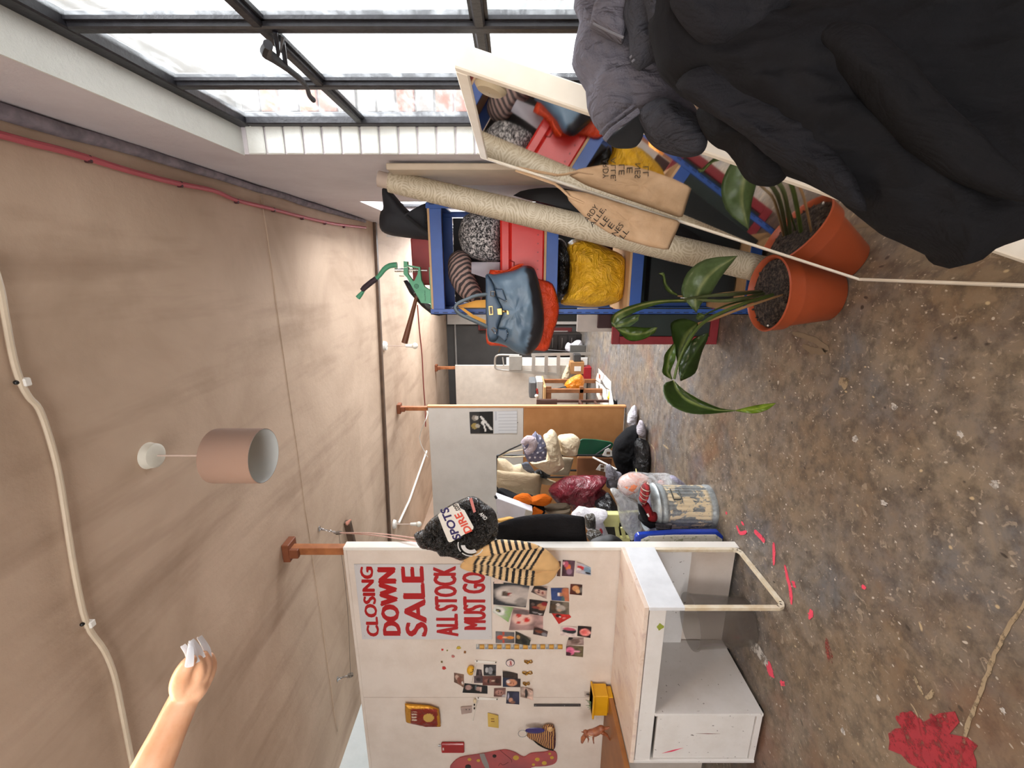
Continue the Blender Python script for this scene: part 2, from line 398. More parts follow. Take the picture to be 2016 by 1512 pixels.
win1 = steel_window('window_1', NY0, NY1, NZ0, NZ1, (1.185, 1.52), (1.475, 1.985), XF)
win2 = steel_window('added_window_2', FY0, FY1, FZ0, FZ1, (5.4, 5.9, 6.4, 6.9, 7.4), (1.5, 2.0), XF)  # unseen window added to let light into the far bay
win4 = steel_window('window_4', MY0, MY1, FZ0, FZ1, (3.57, 3.93), (1.5, 2.0), XF)
b = B(); t = thing('added_window_3', ((W0 + W1) / 2, YF - .05, WZ0), None, None); t['kind'] = 'structure'  # unseen window added to go with the rear fill
for lo, hi in (((W0, YF - .07, WZ0), (W1, YF - .03, WZ0 + .05)), ((W0, YF - .07, WZ1 - .05), (W1, YF - .03, WZ1)), ((W0, YF - .07, WZ0), (W0 + .05, YF - .03, WZ1)), ((W1 - .05, YF - .07, WZ0), (W1, YF - .03, WZ1)), ((-1.05, YF - .07, WZ0), (-1.0, YF - .03, WZ1))): box(b, lo, hi)
mk('window_frame', b, BLACKSTEEL, t)
b = B(); box(b, (W0 + .02, YF - .052, WZ0 + .02), (W1 - .02, YF - .048, WZ1 - .02)); mk('pane', b, GLASS, t)
# casement fastener on the transom crossing
b = B(); hp = lambda px, py: onX(px, py, XF - 0.05)
tube(b, [hp(528, 88), hp(524, 103), hp(540, 115), hp(556, 128), hp(572, 140), hp(590, 155), hp(604, 172), hp(609, 188), hp(617, 197)], [.011, .014, .012, .009, .008, .008, .006, .007, .008], 8, smoothpath=3)
tube(b, [hp(545, 92) + V((.03, 0, 0)), hp(548, 108), hp(560, 100) + V((.03, 0, 0))], .006, 6); tube(b, [hp(560, 112) + V((.03, 0, 0)), hp(563, 133)], .006, 6)
mk('window_handle', b, BLACKSTEEL, win1, smooth=True)
# ceiling joints, the dark batten and the dark grey edge strip
b = B(); p, q = onZ(735, 440, HC - .012), onZ(766, 1045, HC - .012)
beam(b, V((XR, p.y + 0.05, HC - .014)), V((XL, q.y - .12, HC - .014)), 0.055, 0.028, UP, 0.003); mk('trim_1', b, DARKWOOD, kind='structure')
b = B(); pts = [V((XR - .018 + random.uniform(-.004, .004), y * .15, HC - .016 + random.uniform(-.004, .004))) for y in range(2, 30)]; tube(b, pts, [.020, .026, .018, .022, .015], 6)
mk('trim_2', b, M('grey_edge_strip', '#6b646a', 0.9, col2='#8a7f85', vs=20), kind='structure')
for yy in (2.62,):
    b = B(); pts = [V((XR - .05 - i * .2, yy + random.uniform(-.006, .006), HC)) for i in range(21)]; tube(b, pts, [.006, .004, .007], 6); mk('trim_3', b, CEIL, kind='structure')
# far wall: dark window, white post, conduits and a low dado
b = B(); box(b, (-1.20, YB - .06, 0), (-0.98, YB, 2.78)); mk('trim_4', b, M('white_post', '#b9b3ac', 0.6), kind='structure')
b = B(); box(b, (-.98, YB - .02, 1.0), (0.3, YB - .005, 2.7)); mk('panel', b, M('dark_glazing', '#33302f', 0.25), wall_far)
for x in (-.6,):
    b = B(); box(b, (x - .02, YB - .04, 1.0), (x + .02, YB - .02, 2.7)); mk('glazing_bar', b, WHT, wall_far)
b = B(); tube(b, [V((-3.9, YB - .05, 2.62)), V((-1.2, YB - .05, 2.62))], .02, 8); mk('conduit', b, M('grey_conduit', '#8d8781', 0.5), wall_far)

# what stands outside the near window: a pale building, a hedge
t = thing('neighbour_building', (5.2, 4.0, 0), 'pale rendered building seen through the lower window panes', 'building')
b = B(); box(b, (5.0, -1, 0), (5.4, 11, 2.75)); mk('wall', b, M('pale_render', '#8d8f8c', .9, col2='#7c7f7c', vs=1), t)
b = B(); box(b, (4.9, -1.1, 2.75), (5.5, 11.1, 2.87)); mk('coping', b, M('stone_coping', '#777774', .9), t)
for k in range(6):
    b = B(); box(b, (4.97, .2 + k * 1.7, 1.2), (5.02, 1.1 + k * 1.7, 2.3)); mk('window', b, M('far_glass', '#50585c', .2), t)
hd_ = thing('hedge', (3.2, 3.6, 0), 'green shrub growing outside the near window', 'shrub'); b = B(); rnd = random.Random(3)
for k in range(900):
    p = V((3.2 + rnd.gauss(0, .22), 3.7 + rnd.gauss(0, .45), abs(rnd.gauss(1.5, .55)))); r_ = .05 + .05 * rnd.random(); d = V((rnd.random() - .5, rnd.random() - .5, rnd.random() - .5)).normalized(); a_, c_ = frame_of(d)
    v = [b.verts.new(p + a_ * r_), b.verts.new(p + c_ * r_ * .5), b.verts.new(p - a_ * r_), b.verts.new(p - c_ * r_ * .5)]; b.faces.new(v)
mk('foliage', b, M('shrub_green', '#5c7a4a', .7, vs=3), hd_, kind='stuff'); b = B(); tube(b, [V((3.2, 3.7, 0)), V((3.2, 3.7, 1.4))], .04, 8); mk('trunk', b, DARKWOOD, hd_, smooth=True)
S('trim_5', (XR + .24, -2, -.1), (6, 11, -0.02), M('yard_paving', '#b5b2ac', .9))
# ================================================================== PARTITIONS AND DESK
Z_ = lambda ox, oy, s: (lambda x, y: (ox + x / s, oy + y / s))
def pix(p):
    d = V(p) - CAM; zc = d.dot(FW); return CX - d.z / zc * F, CY - d.dot(RT) / zc * F
PX1 = -1.668
SEAMX = onY(1000, 1373, 2.30).x
t = thing('studio_partition', ((XL + PX1) / 2, 2.325, 0), 'white board partition behind the desk, carrying the red lettered sign', 'partition')
for x0, x1 in ((XL, SEAMX - .0015), (SEAMX + .0015, PX1 - .022)):
    b = B(); box(b, (x0, 2.300, 0.02), (x1, 2.318, 2.42)); mk('board', b, PANEL, t)
b = B(); box(b, (XL, 2.334, 0.02), (PX1 - .022, 2.352, 2.42)); mk('board', b, PANEL2, t)
b = B(); box(b, (PX1 - .022, 2.294, 0), (PX1, 2.358, 2.44), .003); mk('end_trim', b, WHT, t, label='white edge board at the free end')
b = B(); box(b, (XL, 2.294, 2.42), (PX1 - .022, 2.358, 2.44), .003); mk('top_trim', b, PANEL, t)
def ceiling_post(x, y, z0, label):
    t = thing('wooden_post', (x, y, z0), label, 'post')
    b = B(); box(b, (x - .024, y - .026, z0), (x + .024, y + .026, HC - .03), .003); mk('post', b, WOOD, t)
    b = B(); box(b, (x - .06, y - .05, HC - .045), (x + .06, y + .05, HC - .001), .004); box(b, (x - .03, y - .055, HC - .10), (x + .03, y - .027, HC - .045), .004); mk('bracket', b, M('brown_bracket', '#7d4528', 0.5), t)
ceiling_post(PX1 - .035, 2.326, 2.44, 'short pine post joining the sign partition to the ceiling')
t = thing('studio_partition', ((XL - 1.66) / 2, 5.055, 0), 'white partition with a brown hardboard lower half and a calendar on it', 'partition')
b = B(); box(b, (XL, 5.03, 1.262), (-1.675, 5.045, 2.43)); mk('board', b, PANEL2, t)
b = B(); box(b, (XL, 5.03, 0.02), (-1.675, 5.045, 1.258)); mk('board', b, CORK, t, label='brown hardboard lower panel')
b = B(); box(b, (XL, 5.05, 0.02), (-1.675, 5.08, 2.43)); mk('board', b, PANEL2, t)
b = B(); box(b, (-1.675, 5.025, 0), (-1.65, 5.085, 2.44), .003); mk('end_trim', b, M('pale_pine', '#c98d5c', 0.55), t)
ceiling_post(-1.69, 5.055, 2.44, 'short pine post above the hardboard partition')
t = thing('studio_partition', ((XL - 1.75) / 2, 7.725, 0), 'farthest white partition, with the step ladder in front', 'partition')
for x0, x1 in ((XL, -2.9), (-2.897, -1.75)):
    b = B(); box(b, (x0, 7.70, 0.02), (x1, 7.75, 2.44)); mk('board', b, M('board_beige', '#cdc4b8', 0.6), t)
ceiling_post(-1.80, 7.725, 2.44, 'small pine post on top of the farthest partition')

def m_desk(name, col, dirt):
    t = NT(name); co = t.coord(); st = t.coord('Object', (1, 1, 1)); 
    c = t.mix(t.ramp(t.noise(co, 5, 8, 0.7), [(0.45, 0.0), (0.75, 0.55)]), hx(col), hx(dirt))
    c = t.mix(t.ramp(t.noise(co, 46, 3, 0.5), [(0.70, 0.0), (0.73, 0.8)]), c, hx('#4a4038')); t.base(c); t.set(Roughness=0.42); return t.m
DESK = m_desk('white_melamine', '#dedcda', '#c9c4bd'); 
def m_desktop():
    t = NT('stained_desktop'); co = t.coord()
    c = t.mix(t.ramp(t.noise(co, 5, 6, 0.7), [(0.4, 0.0), (0.7, 1.0)]), hx('#e6d6c8'), hx('#d9c3b2'))
    c = t.mix(t.ramp(t.noise(t.coord('Object', (1.6, 1, 1)), 5.5, 7, 0.7, 0.7), [(0.52, 0.0), (0.72, 0.42)]), c, hx('#94606e'))
    c = t.mix(t.ramp(t.noise(co, 11, 8, 0.75, 1.2), [(0.58, 0.0), (0.66, 0.5)]), c, hx('#a87a48')); t.base(c); t.set(Roughness=0.4); return t.m
DX0, DX1, DY0, DY1, DZ = -2.733, -1.664, 1.806, 2.292, 0.73
desk = thing('desk', ((DX0 + DX1) / 2, (DY0 + DY1) / 2, 0), 'white melamine desk with paint stains and a cabinet, against the sign partition', 'desk')
b = B(); box(b, (DX0, DY0, DZ - .024), (DX1, DY1, DZ), .002); mk('desktop', b, m_desktop(), desk)
b = B(); box(b, (DX0 + .365, DY0 + .004, DZ - .115), (DX1 - .02, DY0 + .022, DZ - .030), .002); mk('drawer_front', b, DESK, desk)
b = B(); box(b, (DX1 - .02, DY0, DZ - .205), (DX1 + .001, DY1, DZ - .024), .002); mk('side_apron', b, M('white_daylit_laminate', '#dfe3e8', 0.3), desk)  # bluish daylight from the window put into this side's colour
b = B(); box(b, (DX0 + .365, DY1 - .018, .30), (DX1 - .02, DY1, DZ - .115)); mk('back_panel', b, DESK, desk)
b = B(); lz = .006; r_ = .03
loop = [V((DX1 - .01, DY0 + .01, DZ - .205)), V((DX1 - .01, DY0 + .01, lz + r_ + .012)), V((DX1 - .01, DY0 + .02, lz + .018)), V((DX1 - .01, DY0 + .01 + r_, lz + .008)), V((DX1 - .01, DY1 - .01 - r_, lz + .008)), V((DX1 - .01, DY1 - .02, lz + .018)), V((DX1 - .01, DY1 - .01, lz + r_ + .012)), V((DX1 - .01, DY1 - .01, DZ - .205))]
for p, q in zip(loop, loop[1:]): beam(b, p, q + (q - p).normalized() * .003, .022, .017, V((1, 0, 0)))
mk('leg_frame', b, M('ivory_steel', '#dcd2bd', 0.35, col2='#cbb99a', vs=20), desk, label='ivory steel loop leg')
CXL, CXR, CT = DX0, DX0 + .365, DZ - .028
b = B(); box(b, (CXR - .017, DY0, .02), (CXR, DY1, DZ - .115), .001); mk('side_panel', b, DESK, desk)
b = B(); box(b, (CXL, DY0, .02), (CXL + .017, DY1, DZ - .024), .001); mk('side_panel', b, DESK, desk)
b = B(); box(b, (CXL + .017, DY0 + .006, .02), (CXR - .017, DY1, .05)); mk('bottom_panel', b, DESK, desk)
b = B(); box(b, (CXL + .017, DY0 + .006, DZ - .115), (CXR, DY0 + .024, DZ - .030), .001); mk('drawer_front', b, DESK, desk)
b = B(); box(b, (CXL + .020, DY0 + .012, .055), (CXR - .021, DY0 + .028, DZ - .135), .001)
door = mk('door', b, DESK, desk)
PINKP = M('pink_paint', '#e0476b', 0.5, col2='#d03a56', vs=30)
for (x1, y1, x2, y2, wd) in ((1303, 1483, 1345, 1473, .006), (1370, 1444, 1418, 1445, .002)):
    b = B(); p, q = onY(x1, y1, DY0 + .0115), onY(x2, y2, DY0 + .0115); s = V((0, 0, 1)).cross((q - p)).cross(q - p).normalized() * wd; s = V((1, 0, 0)) * wd
    prism(b, [p, p.lerp(q, .5) + s, q + s * .4, p.lerp(q, .5) - s], V((0, -1, 0)), .0006); mk('paint_streak', b, PINKP if wd > .003 else M('red_brown', '#7a4a40'), door)
b = B(); ctr = onY(1300, 1234, DY0 + .0035); prism(b, [ctr + V((.02 * cos(a) * (1 + .3 * sin(3 * a)), 0, .016 * sin(a) * (1 + .25 * cos(4 * a)))) for a in [i * .45 for i in range(14)]], V((0, -1, 0)), .0008); mk('paint_splash', b, M('lime_paint', '#9aa63e'), desk)
b = B(); cc = onZ(1205, 1226, DZ); lathe(b, [(.001, .0012), (.020, .0012), (.024, .0005)], cc, 20); mk('cable_cover', b, WHT, desk, smooth=True)
for x in (CXL + .05, CXR - .04):
    for y in (DY0 + .03, DY1 - .07):
        b = B(); box(b, (x - .02, y, 0), (x + .02, y + .04, .02)); mk('foot', b, BLK, desk)
# clear smoked waste bin under the desk
def m_smoke(name, col, alpha, rough=0.15):
    t = NT(name); t.base(hx(col)); t.set(Roughness=rough, Alpha=alpha); t.set(**{'Specular_IOR_Level': 0.7}); return t.m
SMOKE = m_smoke('smoked_plastic', '#6a625b', 0.30)
bc = V((-2.03, 2.10, 0)); b = B()
lathe(b, [(.001, .004), (.125, .004), (.130, .012), (.150, .33), (.157, .335), (.157, .345), (.147, .345), (.146, .33), (.124, .014), (.001, .010)], bc, 32)
mk('waste_bin', b, SMOKE, label='round smoked clear plastic waste bin under the desk', cat='bin', smooth=True)

# ================================================================== MIRROR LEANING ON THE RIGHT WALL
def m_mirror():
    t = NT('silvered_glass'); t.base((0.80, 0.80, 0.78)); t.set(Metallic=1.0, Roughness=0.035); return t.m
MB0, MD, MN = V((-.055, 1.785, .004)), V((.448, 0, 1.514)).normalized(), V((-1.514, 0, .448)).normalized()
ML, MW = 1.579, .772
def mp(w, l, o=0.0): return MB0 + V((0, -w, 0)) + MD * l + MN * o
mirror = thing('standing_mirror', mp(MW / 2, 0), 'large tilted mirror in a pale frame leaning at the window', 'mirror')
FR = M('cream_frame', '#e9e4d8', 0.45, col2='#dcd3c3', vs=6)
mm = Matrix(((0, MD.x, MN.x, MB0.x), (-1, MD.y, MN.y, MB0.y), (0, MD.z, MN.z, MB0.z), (0, 0, 0, 1)))
b = B()
for lo, hi in (((0, 0, -.042), (.022, ML, .003)), ((MW - .022, 0, -.042), (MW, ML, .003)), ((.022, 0, -.042), (MW - .022, .022, .003)), ((.022, ML - .03, -.042), (MW - .022, ML, .003))): box(b, lo, hi, .003, 0, mm)
mk('frame', b, FR, mirror)
b = B(); box(b, (.02, .02, -.006), (MW - .02, ML - .025, -.001), 0, 0, mm); mk('glass', b, m_mirror(), mirror)
b = B(); box(b, (.01, .01, -.040), (MW - .01, ML - .01, -.012), 0, 0, mm); mk('backing', b, M('mdf', '#9a7a58'), mirror)
b = B(); lathe(b, [(.001, .012), (.028, .010), (.036, .002), (.036, 0)], mp(MW - .055, ML - .075, -.001), 16, MN); mk('sticker', b, M('tan_sticker', '#a99a80', 0.6), mirror, smooth=True)

# ================================================================== WALLPAPER ROLL, BOARD BEHIND IT
def m_damask():
    t = NT('damask_wallpaper'); co = t.coord('Generated', (1, 1, 1)); oc = t.coord('Object', (1, 1, 1))
    v = t.n('ShaderNodeTexVoronoi', feature='F1', Scale=9.0); t.l(oc, v.inputs['Vector'])
    pt = t.n('ShaderNodeVectorMath', operation='SUBTRACT'); t.l(oc, pt.inputs[0]); t.l(v.outputs['Position'], pt.inputs[1]); sp = t.n('ShaderNodeSeparateXYZ'); t.l(pt.outputs[0], sp.inputs[0])
    ang = t.math('ARCTAN2', sp.outputs[2], sp.outputs[0]); fan = t.math('SINE', t.math('ADD', t.math('MULTIPLY', ang, 11.0), t.math('MULTIPLY', v.outputs[0], 60.0)))
    curl = t.n('ShaderNodeTexWave', wave_type='RINGS', Scale=11.0, Distortion=12.0, Detail=3.0); t.l(oc, curl.inputs['Vector'])
    k = t.math('MAXIMUM', t.ramp(t.math('MULTIPLY', t.math('ADD', fan, 1.0), .5), [(0.6, 0.0), (0.75, .9)]), t.ramp(curl.outputs[0], [(0.78, 0.0), (0.86, .7)]))
    k = t.math('MULTIPLY', k, .75)
    t.base(t.mix(k, hx('#a3967f'), hx('#c3b7a1'))); t.l(t.ramp(k, [(0, .6), (1, .3)]), t.b.inputs['Roughness']); return t.m
top, bot = onX(767, 357, .372), onD(1545, 545, 2.12); bot.z = .02; ax = (bot - top).normalized()
t = thing('wallpaper_roll', bot, 'tall beige damask wallpaper roll leaning beside the mirror', 'wallpaper')
b = B(); tube(b, [top, top.lerp(bot, .33), top.lerp(bot, .66), bot], [.0475, .056, .060, .064], 24)
mk('paper', b, m_damask(), t, smooth=True)
b = B(); tube(b, [top - ax * .05, top + ax * .02], .034, 20); mk('core', b, M('card_tube', '#b7a597', 0.8), t, smooth=True)
b = B(); pts = [onX(748, 348, .405), onX(1065, 346, .405), onX(1085, 420, .405), onX(760, 400, .405)]
lo = V((.385, 1.98, .0)); box(b, (.392, 1.99, .004), (.418, 2.36, 1.93), .004); mk('wall_board', b, M('buff_board', '#b9a995', 0.7), label='tall buff board standing against the right wall behind the roll', cat='board')
b = B(); puff(b, [onY(x, y, 2.33) for x, y in ((1010, 385), (1045, 372), (1110, 371), (1190, 392), (1330, 440), (1400, 480), (1440, 500), (1330, 520), (1190, 455), (1060, 398))], (0, -1, 0), .03, .03, wr=.008, ws=(9, 9, 9)); mk('black_garment_bag', b, M('black_nylon', '#191a1e', 0.5), label='long black garment bag hanging between roll and shelf', cat='bag', smooth=True)

# ================================================================== BLUE SHELF UNIT
BLUE = M('blue_powder_coat', '#2f58a6', 0.4, col2='#2a4f98', vs=5); CHIP = M('chipboard', '#c9a57c', 0.8, bump=.2, bs=200)
SX0, SX1, SY0, SY1, ST = -.262, .325, 2.44, 2.89, 1.85
sh = thing('shelf_unit', ((SX0 + SX1) / 2, (SY0 + SY1) / 2, 0), 'blue steel shelving unit with chipboard shelves beside the wallpaper roll', 'shelf')
for x, y, sx, sy in ((SX0, SY0, 1, 1), (SX1, SY0, -1, 1), (SX0, SY1, 1, -1), (SX1, SY1, -1, -1)):
    b = B(); a, c = sorted((x, x + sx * .004)); d, e = sorted((y, y + sy * .038)); box(b, (a, d, 0), (c, e, ST + .005))
    a, c = sorted((x, x + sx * .030)); d, e = sorted((y, y + sy * .004)); box(b, (a, d, 0), (c, e, ST + .005))
    post = mk('post', b, BLUE, sh)
    b = B(); zz = .06
    while zz < ST - .03:
        box(b, (x + sx * .010 - .002, y - .001, zz), (x + sx * .010 + .004, y + .001, zz + .028)); box(b, (x - .0012 if sx > 0 else x - .001, y + sy * .014, zz), (x + .001, y + sy * .014 + .008, zz + .028)); zz += .05
    mk('slots', b, M('slot_shadow_steel', '#16305f', 0.6), post, kind='stuff')
for zt in (ST, 1.225, .757, .12):
    for lo, hi in (((SX0 + .03, SY0, zt - .075), (SX1 - .03, SY0 + .012, zt - .012)), ((SX0 + .03, SY1 - .012, zt - .075), (SX1 - .03, SY1, zt - .012)), ((SX0, SY0 + .04, zt - .075), (SX0 + .012, SY1 - .04, zt - .012)), ((SX1 - .012, SY0 + .04, zt - .075), (SX1, SY1 - .04, zt - .012))):
        b = B(); box(b, lo, hi, .002); mk('beam', b, BLUE, sh)
    b = B(); box(b, (SX0 + .005, SY0 + .005, zt - .012), (SX1 - .005, SY1 - .005, zt)); mk('shelf_board', b, CHIP, sh)

b = B(); box(b, (SX0 + .035, SY1 - .010, 1.24), (SX1 - .035, SY1 - .004, 1.77)); mk('back_panel', b, M('added_dark_back', '#1c1c20', .7), sh)  # added dark sheet that hides the bright window behind the shelf
def pf(name, pts, y, d, mat, label=None, cat=None, parent=None, db=None, wr=.006, ws=(10, 10, 10), flat=2.2, seed=0, group=None, n=(0, -1, 0), rings=11, seg=52, smooth=True, ctr=None, sag=0, edge=0.0, plane=None, zmin=None, zmax=None, xmin=None):
    """stuffed cloth or bag: outline in photo points on the plane at depth y"""
    P = [onY(px, py, y) if plane is None else onP(px, py, *plane) for px, py in pts]
    b = B(); puff(b, P, n, d, db, seg, rings, wr, ws, flat, smooth, None if ctr is None else (onY(*ctr, y) if plane is None else onP(*ctr, *plane)), 0, seed, sag, edge)
    for v in b.verts:
        if zmin is not None and v.co.z < zmin: v.co.z = zmin + .001 * random.random()
        if zmax is not None and v.co.z > zmax: v.co.z = zmax - .001 * random.random()
        if xmin is not None and v.co.x < xmin: v.co.x = xmin
    return mk(name, b, mat, parent, label, cat, group, smooth=True, sharp=180)
# --- on top: green hand press, backpack, red box, black case with a wooden handle
q = Z_(690, 480, 7.2); yp = 2.50; GRN = M('green_enamel', '#55a37c', 0.35, col2='#489470', vs=12); CHR = M('chrome', '#d6d6d4', 0.18, 1.0)
press = thing('hand_press', onY(857, 560, yp).to_3d().lerp(onY(857, 560, yp), 0), 'green cast hand press with a curved lever, on the top shelf', 'tool')
press.location.z = ST; OFF[press.name] = V(press.location)
Q = lambda l, y=yp - .014: [onY(*q(*p), y) for p in l]
b = B(); prism(b, Q([(752, 245), (806, 252), (808, 300), (985, 330), (992, 420), (1003, 520), (1050, 610), (1135, 665), (1178, 655), (1205, 900), (1165, 852), (1000, 838), (960, 760), (880, 625), (800, 480), (752, 432), (752, 340), (812, 330), (815, 430), (885, 528), (905, 528), (950, 430), (965, 350), (812, 325), (752, 335)]), V((0, 1, 0)), .030, 0); mk('press_body', b, GRN, press)
b = B(); p = Q([(1140, 330)])[0]; box(b, (onY(*q(1180, 905), yp).x, yp - .03, ST), (onY(*q(1180, 330), yp).x, yp + .03, ST + .010), .002); mk('base_plate', b, GRN, press)
b = B(); tube(b, [onY(*q(*p), yp) for p in ((660, 300), (560, 310), (480, 360), (420, 440), (370, 490), (300, 540), (200, 620), (175, 680), (130, 735), (105, 765))], [.016, .015, .014, .012, .011, .011, .010, .009, .013, .014], 10, smoothpath=2); lev = mk('lever', b, GRN, press, smooth=True)
b = B(); tube(b, [onY(*q(*p), yp) for p in ((370, 490), (300, 540), (200, 620), (165, 660))], [.015, .0155, .0155, .0135], 12); mk('grip', b, M('dark_grip', '#3a2b33', 0.7), lev, smooth=True, label='dark wrapped grip')
b = B(); tube(b, [onY(*q(630, 372), yp), onY(*q(760, 372), yp)], .011, 12); tube(b, [onY(*q(770, 372), yp), onY(*q(1088, 378), yp)], .005, 10); tube(b, [onY(*q(1135, 378), yp), onY(*q(1180, 378), yp)], .007, 10); tube(b, [onY(*q(690, 455), yp), onY(*q(760, 460), yp)], .0025, 6)
for i in range(7): tube(b, [onY(*q(815 + i * 22, 340), yp - .002), onY(*q(822 + i * 22, 410), yp - .002)], .0028, 6)
mk('plunger', b, CHR, press, smooth=True)
b = B(); cc = onY(*q(936, 600), yp - .0145); lathe(b, [(.0115, 0), (.0125, .002), (.0105, .002), (.0105, .0004)], cc, 18, (0, -1, 0))
for i in range(4): lathe(b, [(.0001, .0015), (.0022, .0015), (.0022, 0)], cc + V((.005 * cos(i * pi / 2), 0, .005 * sin(i * pi / 2))), 8, (0, -1, 0))
mk('emblem', b, M('dark_green', '#173c28'), press, label='round four-hole button emblem')
b = B(); o = onY(*q(1056, 735), yp - .0146); text_mesh(b, 'Hand Press', o, V((1, 0, 0)), V((0, 0, 1)), .058, .006); mk('lettering', b, M('dark_green', '#173c28'), press)
pf('backpack', [(752, 372), (765, 372), (790, 400), (815, 420), (838, 405), (856, 402), (857, 470), (838, 472), (800, 468), (765, 462), (748, 450), (748, 420), (755, 410)], 2.60, .10, M('black_canvas', '#22242a', 0.75, bump=.2, bs=300), 'dark canvas backpack lying on the top shelf by the wall', 'backpack', wr=.010, db=.10, zmin=ST + .001)
b = B(); tube(b, [onY(800, 425, 2.47), onY(825, 446, 2.475), onY(848, 462, 2.48)], .009, 6); tube(b, [onY(838, 405, 2.52), onY(845, 425, 2.5), onY(838, 440, 2.49)], .006, 6); mk('strap', b, M('black_webbing', '#15161a', 0.8), bpy.data.objects['backpack'], smooth=True)
b = B(); p, r2 = onY(819, 475, 2.78), onY(856, 560, 2.78); box(b, (onY(840, 560, 2.78).x, 2.66, ST), (onY(840, 470, 2.78).x, 2.86, onY(818, 500, 2.78).z), .008); mk('red_box', b, M('dull_red', '#7d2226', 0.5, col2='#9a2c2e', vs=4), label='dull red box on the top shelf behind the green press', cat='box')
b = B(); mid = onY(850, 580, 2.62); pts = [onY(*q(*p), 2.66) for p in ((750, 525), (800, 510), (840, 540), (1000, 800), (1180, 870), (1380, 1000), (1250, 1022), (1150, 1000), (1010, 890), (910, 780), (840, 700))]
puff(b, pts, (0, -1, 0), .03, .03, wr=.004, smooth=False); mk('dark_holdall', b, M('black_vinyl', '#1b1c1f', 0.45), label='dark folded holdall lying behind the green press', cat='bag', smooth=True)
t = thing('mallet', onY(*q(950, 740), 2.58), 'brown wooden handle sticking out behind the green press', 'tool')
b = B(); tube(b, [onY(*q(945, 720), 2.58), onY(*q(860, 1050), 2.56), onY(*q(765, 1405), 2.55)], [.010, .014, .019], 12); mk('handle', b, M('turned_wood', '#70452f', 0.5), t, smooth=True)
b = B(); tube(b, [onY(*q(930, 690), 2.58), onY(*q(958, 760), 2.585)], .016, 10); mk('ferrule', b, M('dark_steel', '#4a4644', .4, 1), t, smooth=True)
# --- second shelf: tweed bundle, striped cloth, white paper, red crate
def m_tweed():
    t = NT('tweed_knit'); co = t.coord(); t.base(t.ramp(t.noise(co, 85, 3, 0.8, 0.6), [(0.42, hx('#1d1d20')), (0.50, hx('#6f6f72')), (0.58, hx('#dedcdc'))])); t.set(Roughness=.9); t.bump(t.noise(co, 85, 3), .5, .004); return t.m
def m_stripe(name, c1, c2, scale, rot=(0, 0, 0), dist=1.5, lo=.45, hi=.55):
    t = NT(name); wv = t.n('ShaderNodeTexWave', Scale=scale, Distortion=dist, Detail=1.5); wv.bands_direction = 'DIAGONAL'; t.l(t.coord('Object', (1, 1, 1), rot), wv.inputs['Vector'])
    t.base(t.mix(t.ramp(wv.outputs[0], [(lo, 0.0), (hi, 1.0)]), hx(c1), hx(c2))); t.set(Roughness=.8); return t.m
pf('wool_bundle', [(905, 445), (915, 425), (945, 415), (985, 425), (984, 480), (984, 514), (950, 514), (915, 500), (903, 470)], 2.62, .13, m_tweed(), 'rolled black and white tweed wool bundle in the shelf', 'fabric', wr=.012, ws=(14, 14, 14), zmin=1.40)
pf('striped_cloth', [(885, 505), (905, 492), (925, 505), (935, 545), (950, 580), (940, 600), (915, 590), (895, 570), (882, 540)], 2.58, .09, m_stripe('striped_cotton', '#413a3b', '#a98d84', 16, (.4, .2, .5)), 'brown striped cloth bundled under the top shelf', 'fabric', wr=.010, ws=(20, 20, 20), zmax=1.77, xmin=-.25)
b = B(); grid(b, 8, 6, lambda s, t_: onY(928 + 56 * s, 516 + 22 * t_ + 18 * t_ * s, 2.50 - .02 * sin(3 * t_ + s * 2)), 0, .002); mk('paper_sheet', b, M('white_paper', '#dcdae4', .7), label='pale sheet of paper sticking out over the red crate', cat='paper', smooth=True)
RED = M('red_plastic', '#d8332c', 0.35, col2='#cf2d28', vs=4)
t = thing('red_crate', V((.05, 2.66, 1.225)), 'bright red lidded plastic crate on the middle shelf', 'crate')
zc0, zc1 = 1.226, onY(985, 500, 2.47).z; x0, x1 = -.16, onY(1030, 440, 2.47).x + .02
b = B(); box(b, (x0, 2.46, zc0), (x1, 2.86, zc1 - .055), .008); mk('body', b, RED, t)
b = B(); box(b, (x0 - .006, 2.455, zc1 - .055), (x1 + .006, 2.865, zc1), .010); mk('lid', b, RED, t)
b = B()
for i in range(10): box(b, (x0 + .05 + i * .045, 2.456, zc0 + .030), (x0 + .056 + i * .045, 2.462, zc0 + .037))
tube(b, [V((x1 - .30, 2.458, zc1 - .05)), V((x1 - .29, 2.456, zc1 - .075)), V((x1 - .22, 2.456, zc1 - .075)), V((x1 - .21, 2.458, zc1 - .05))], .004, 6)
mk('rim_detail', b, M('dark_red_plastic', '#9c211d', .4), t, kind='stuff')
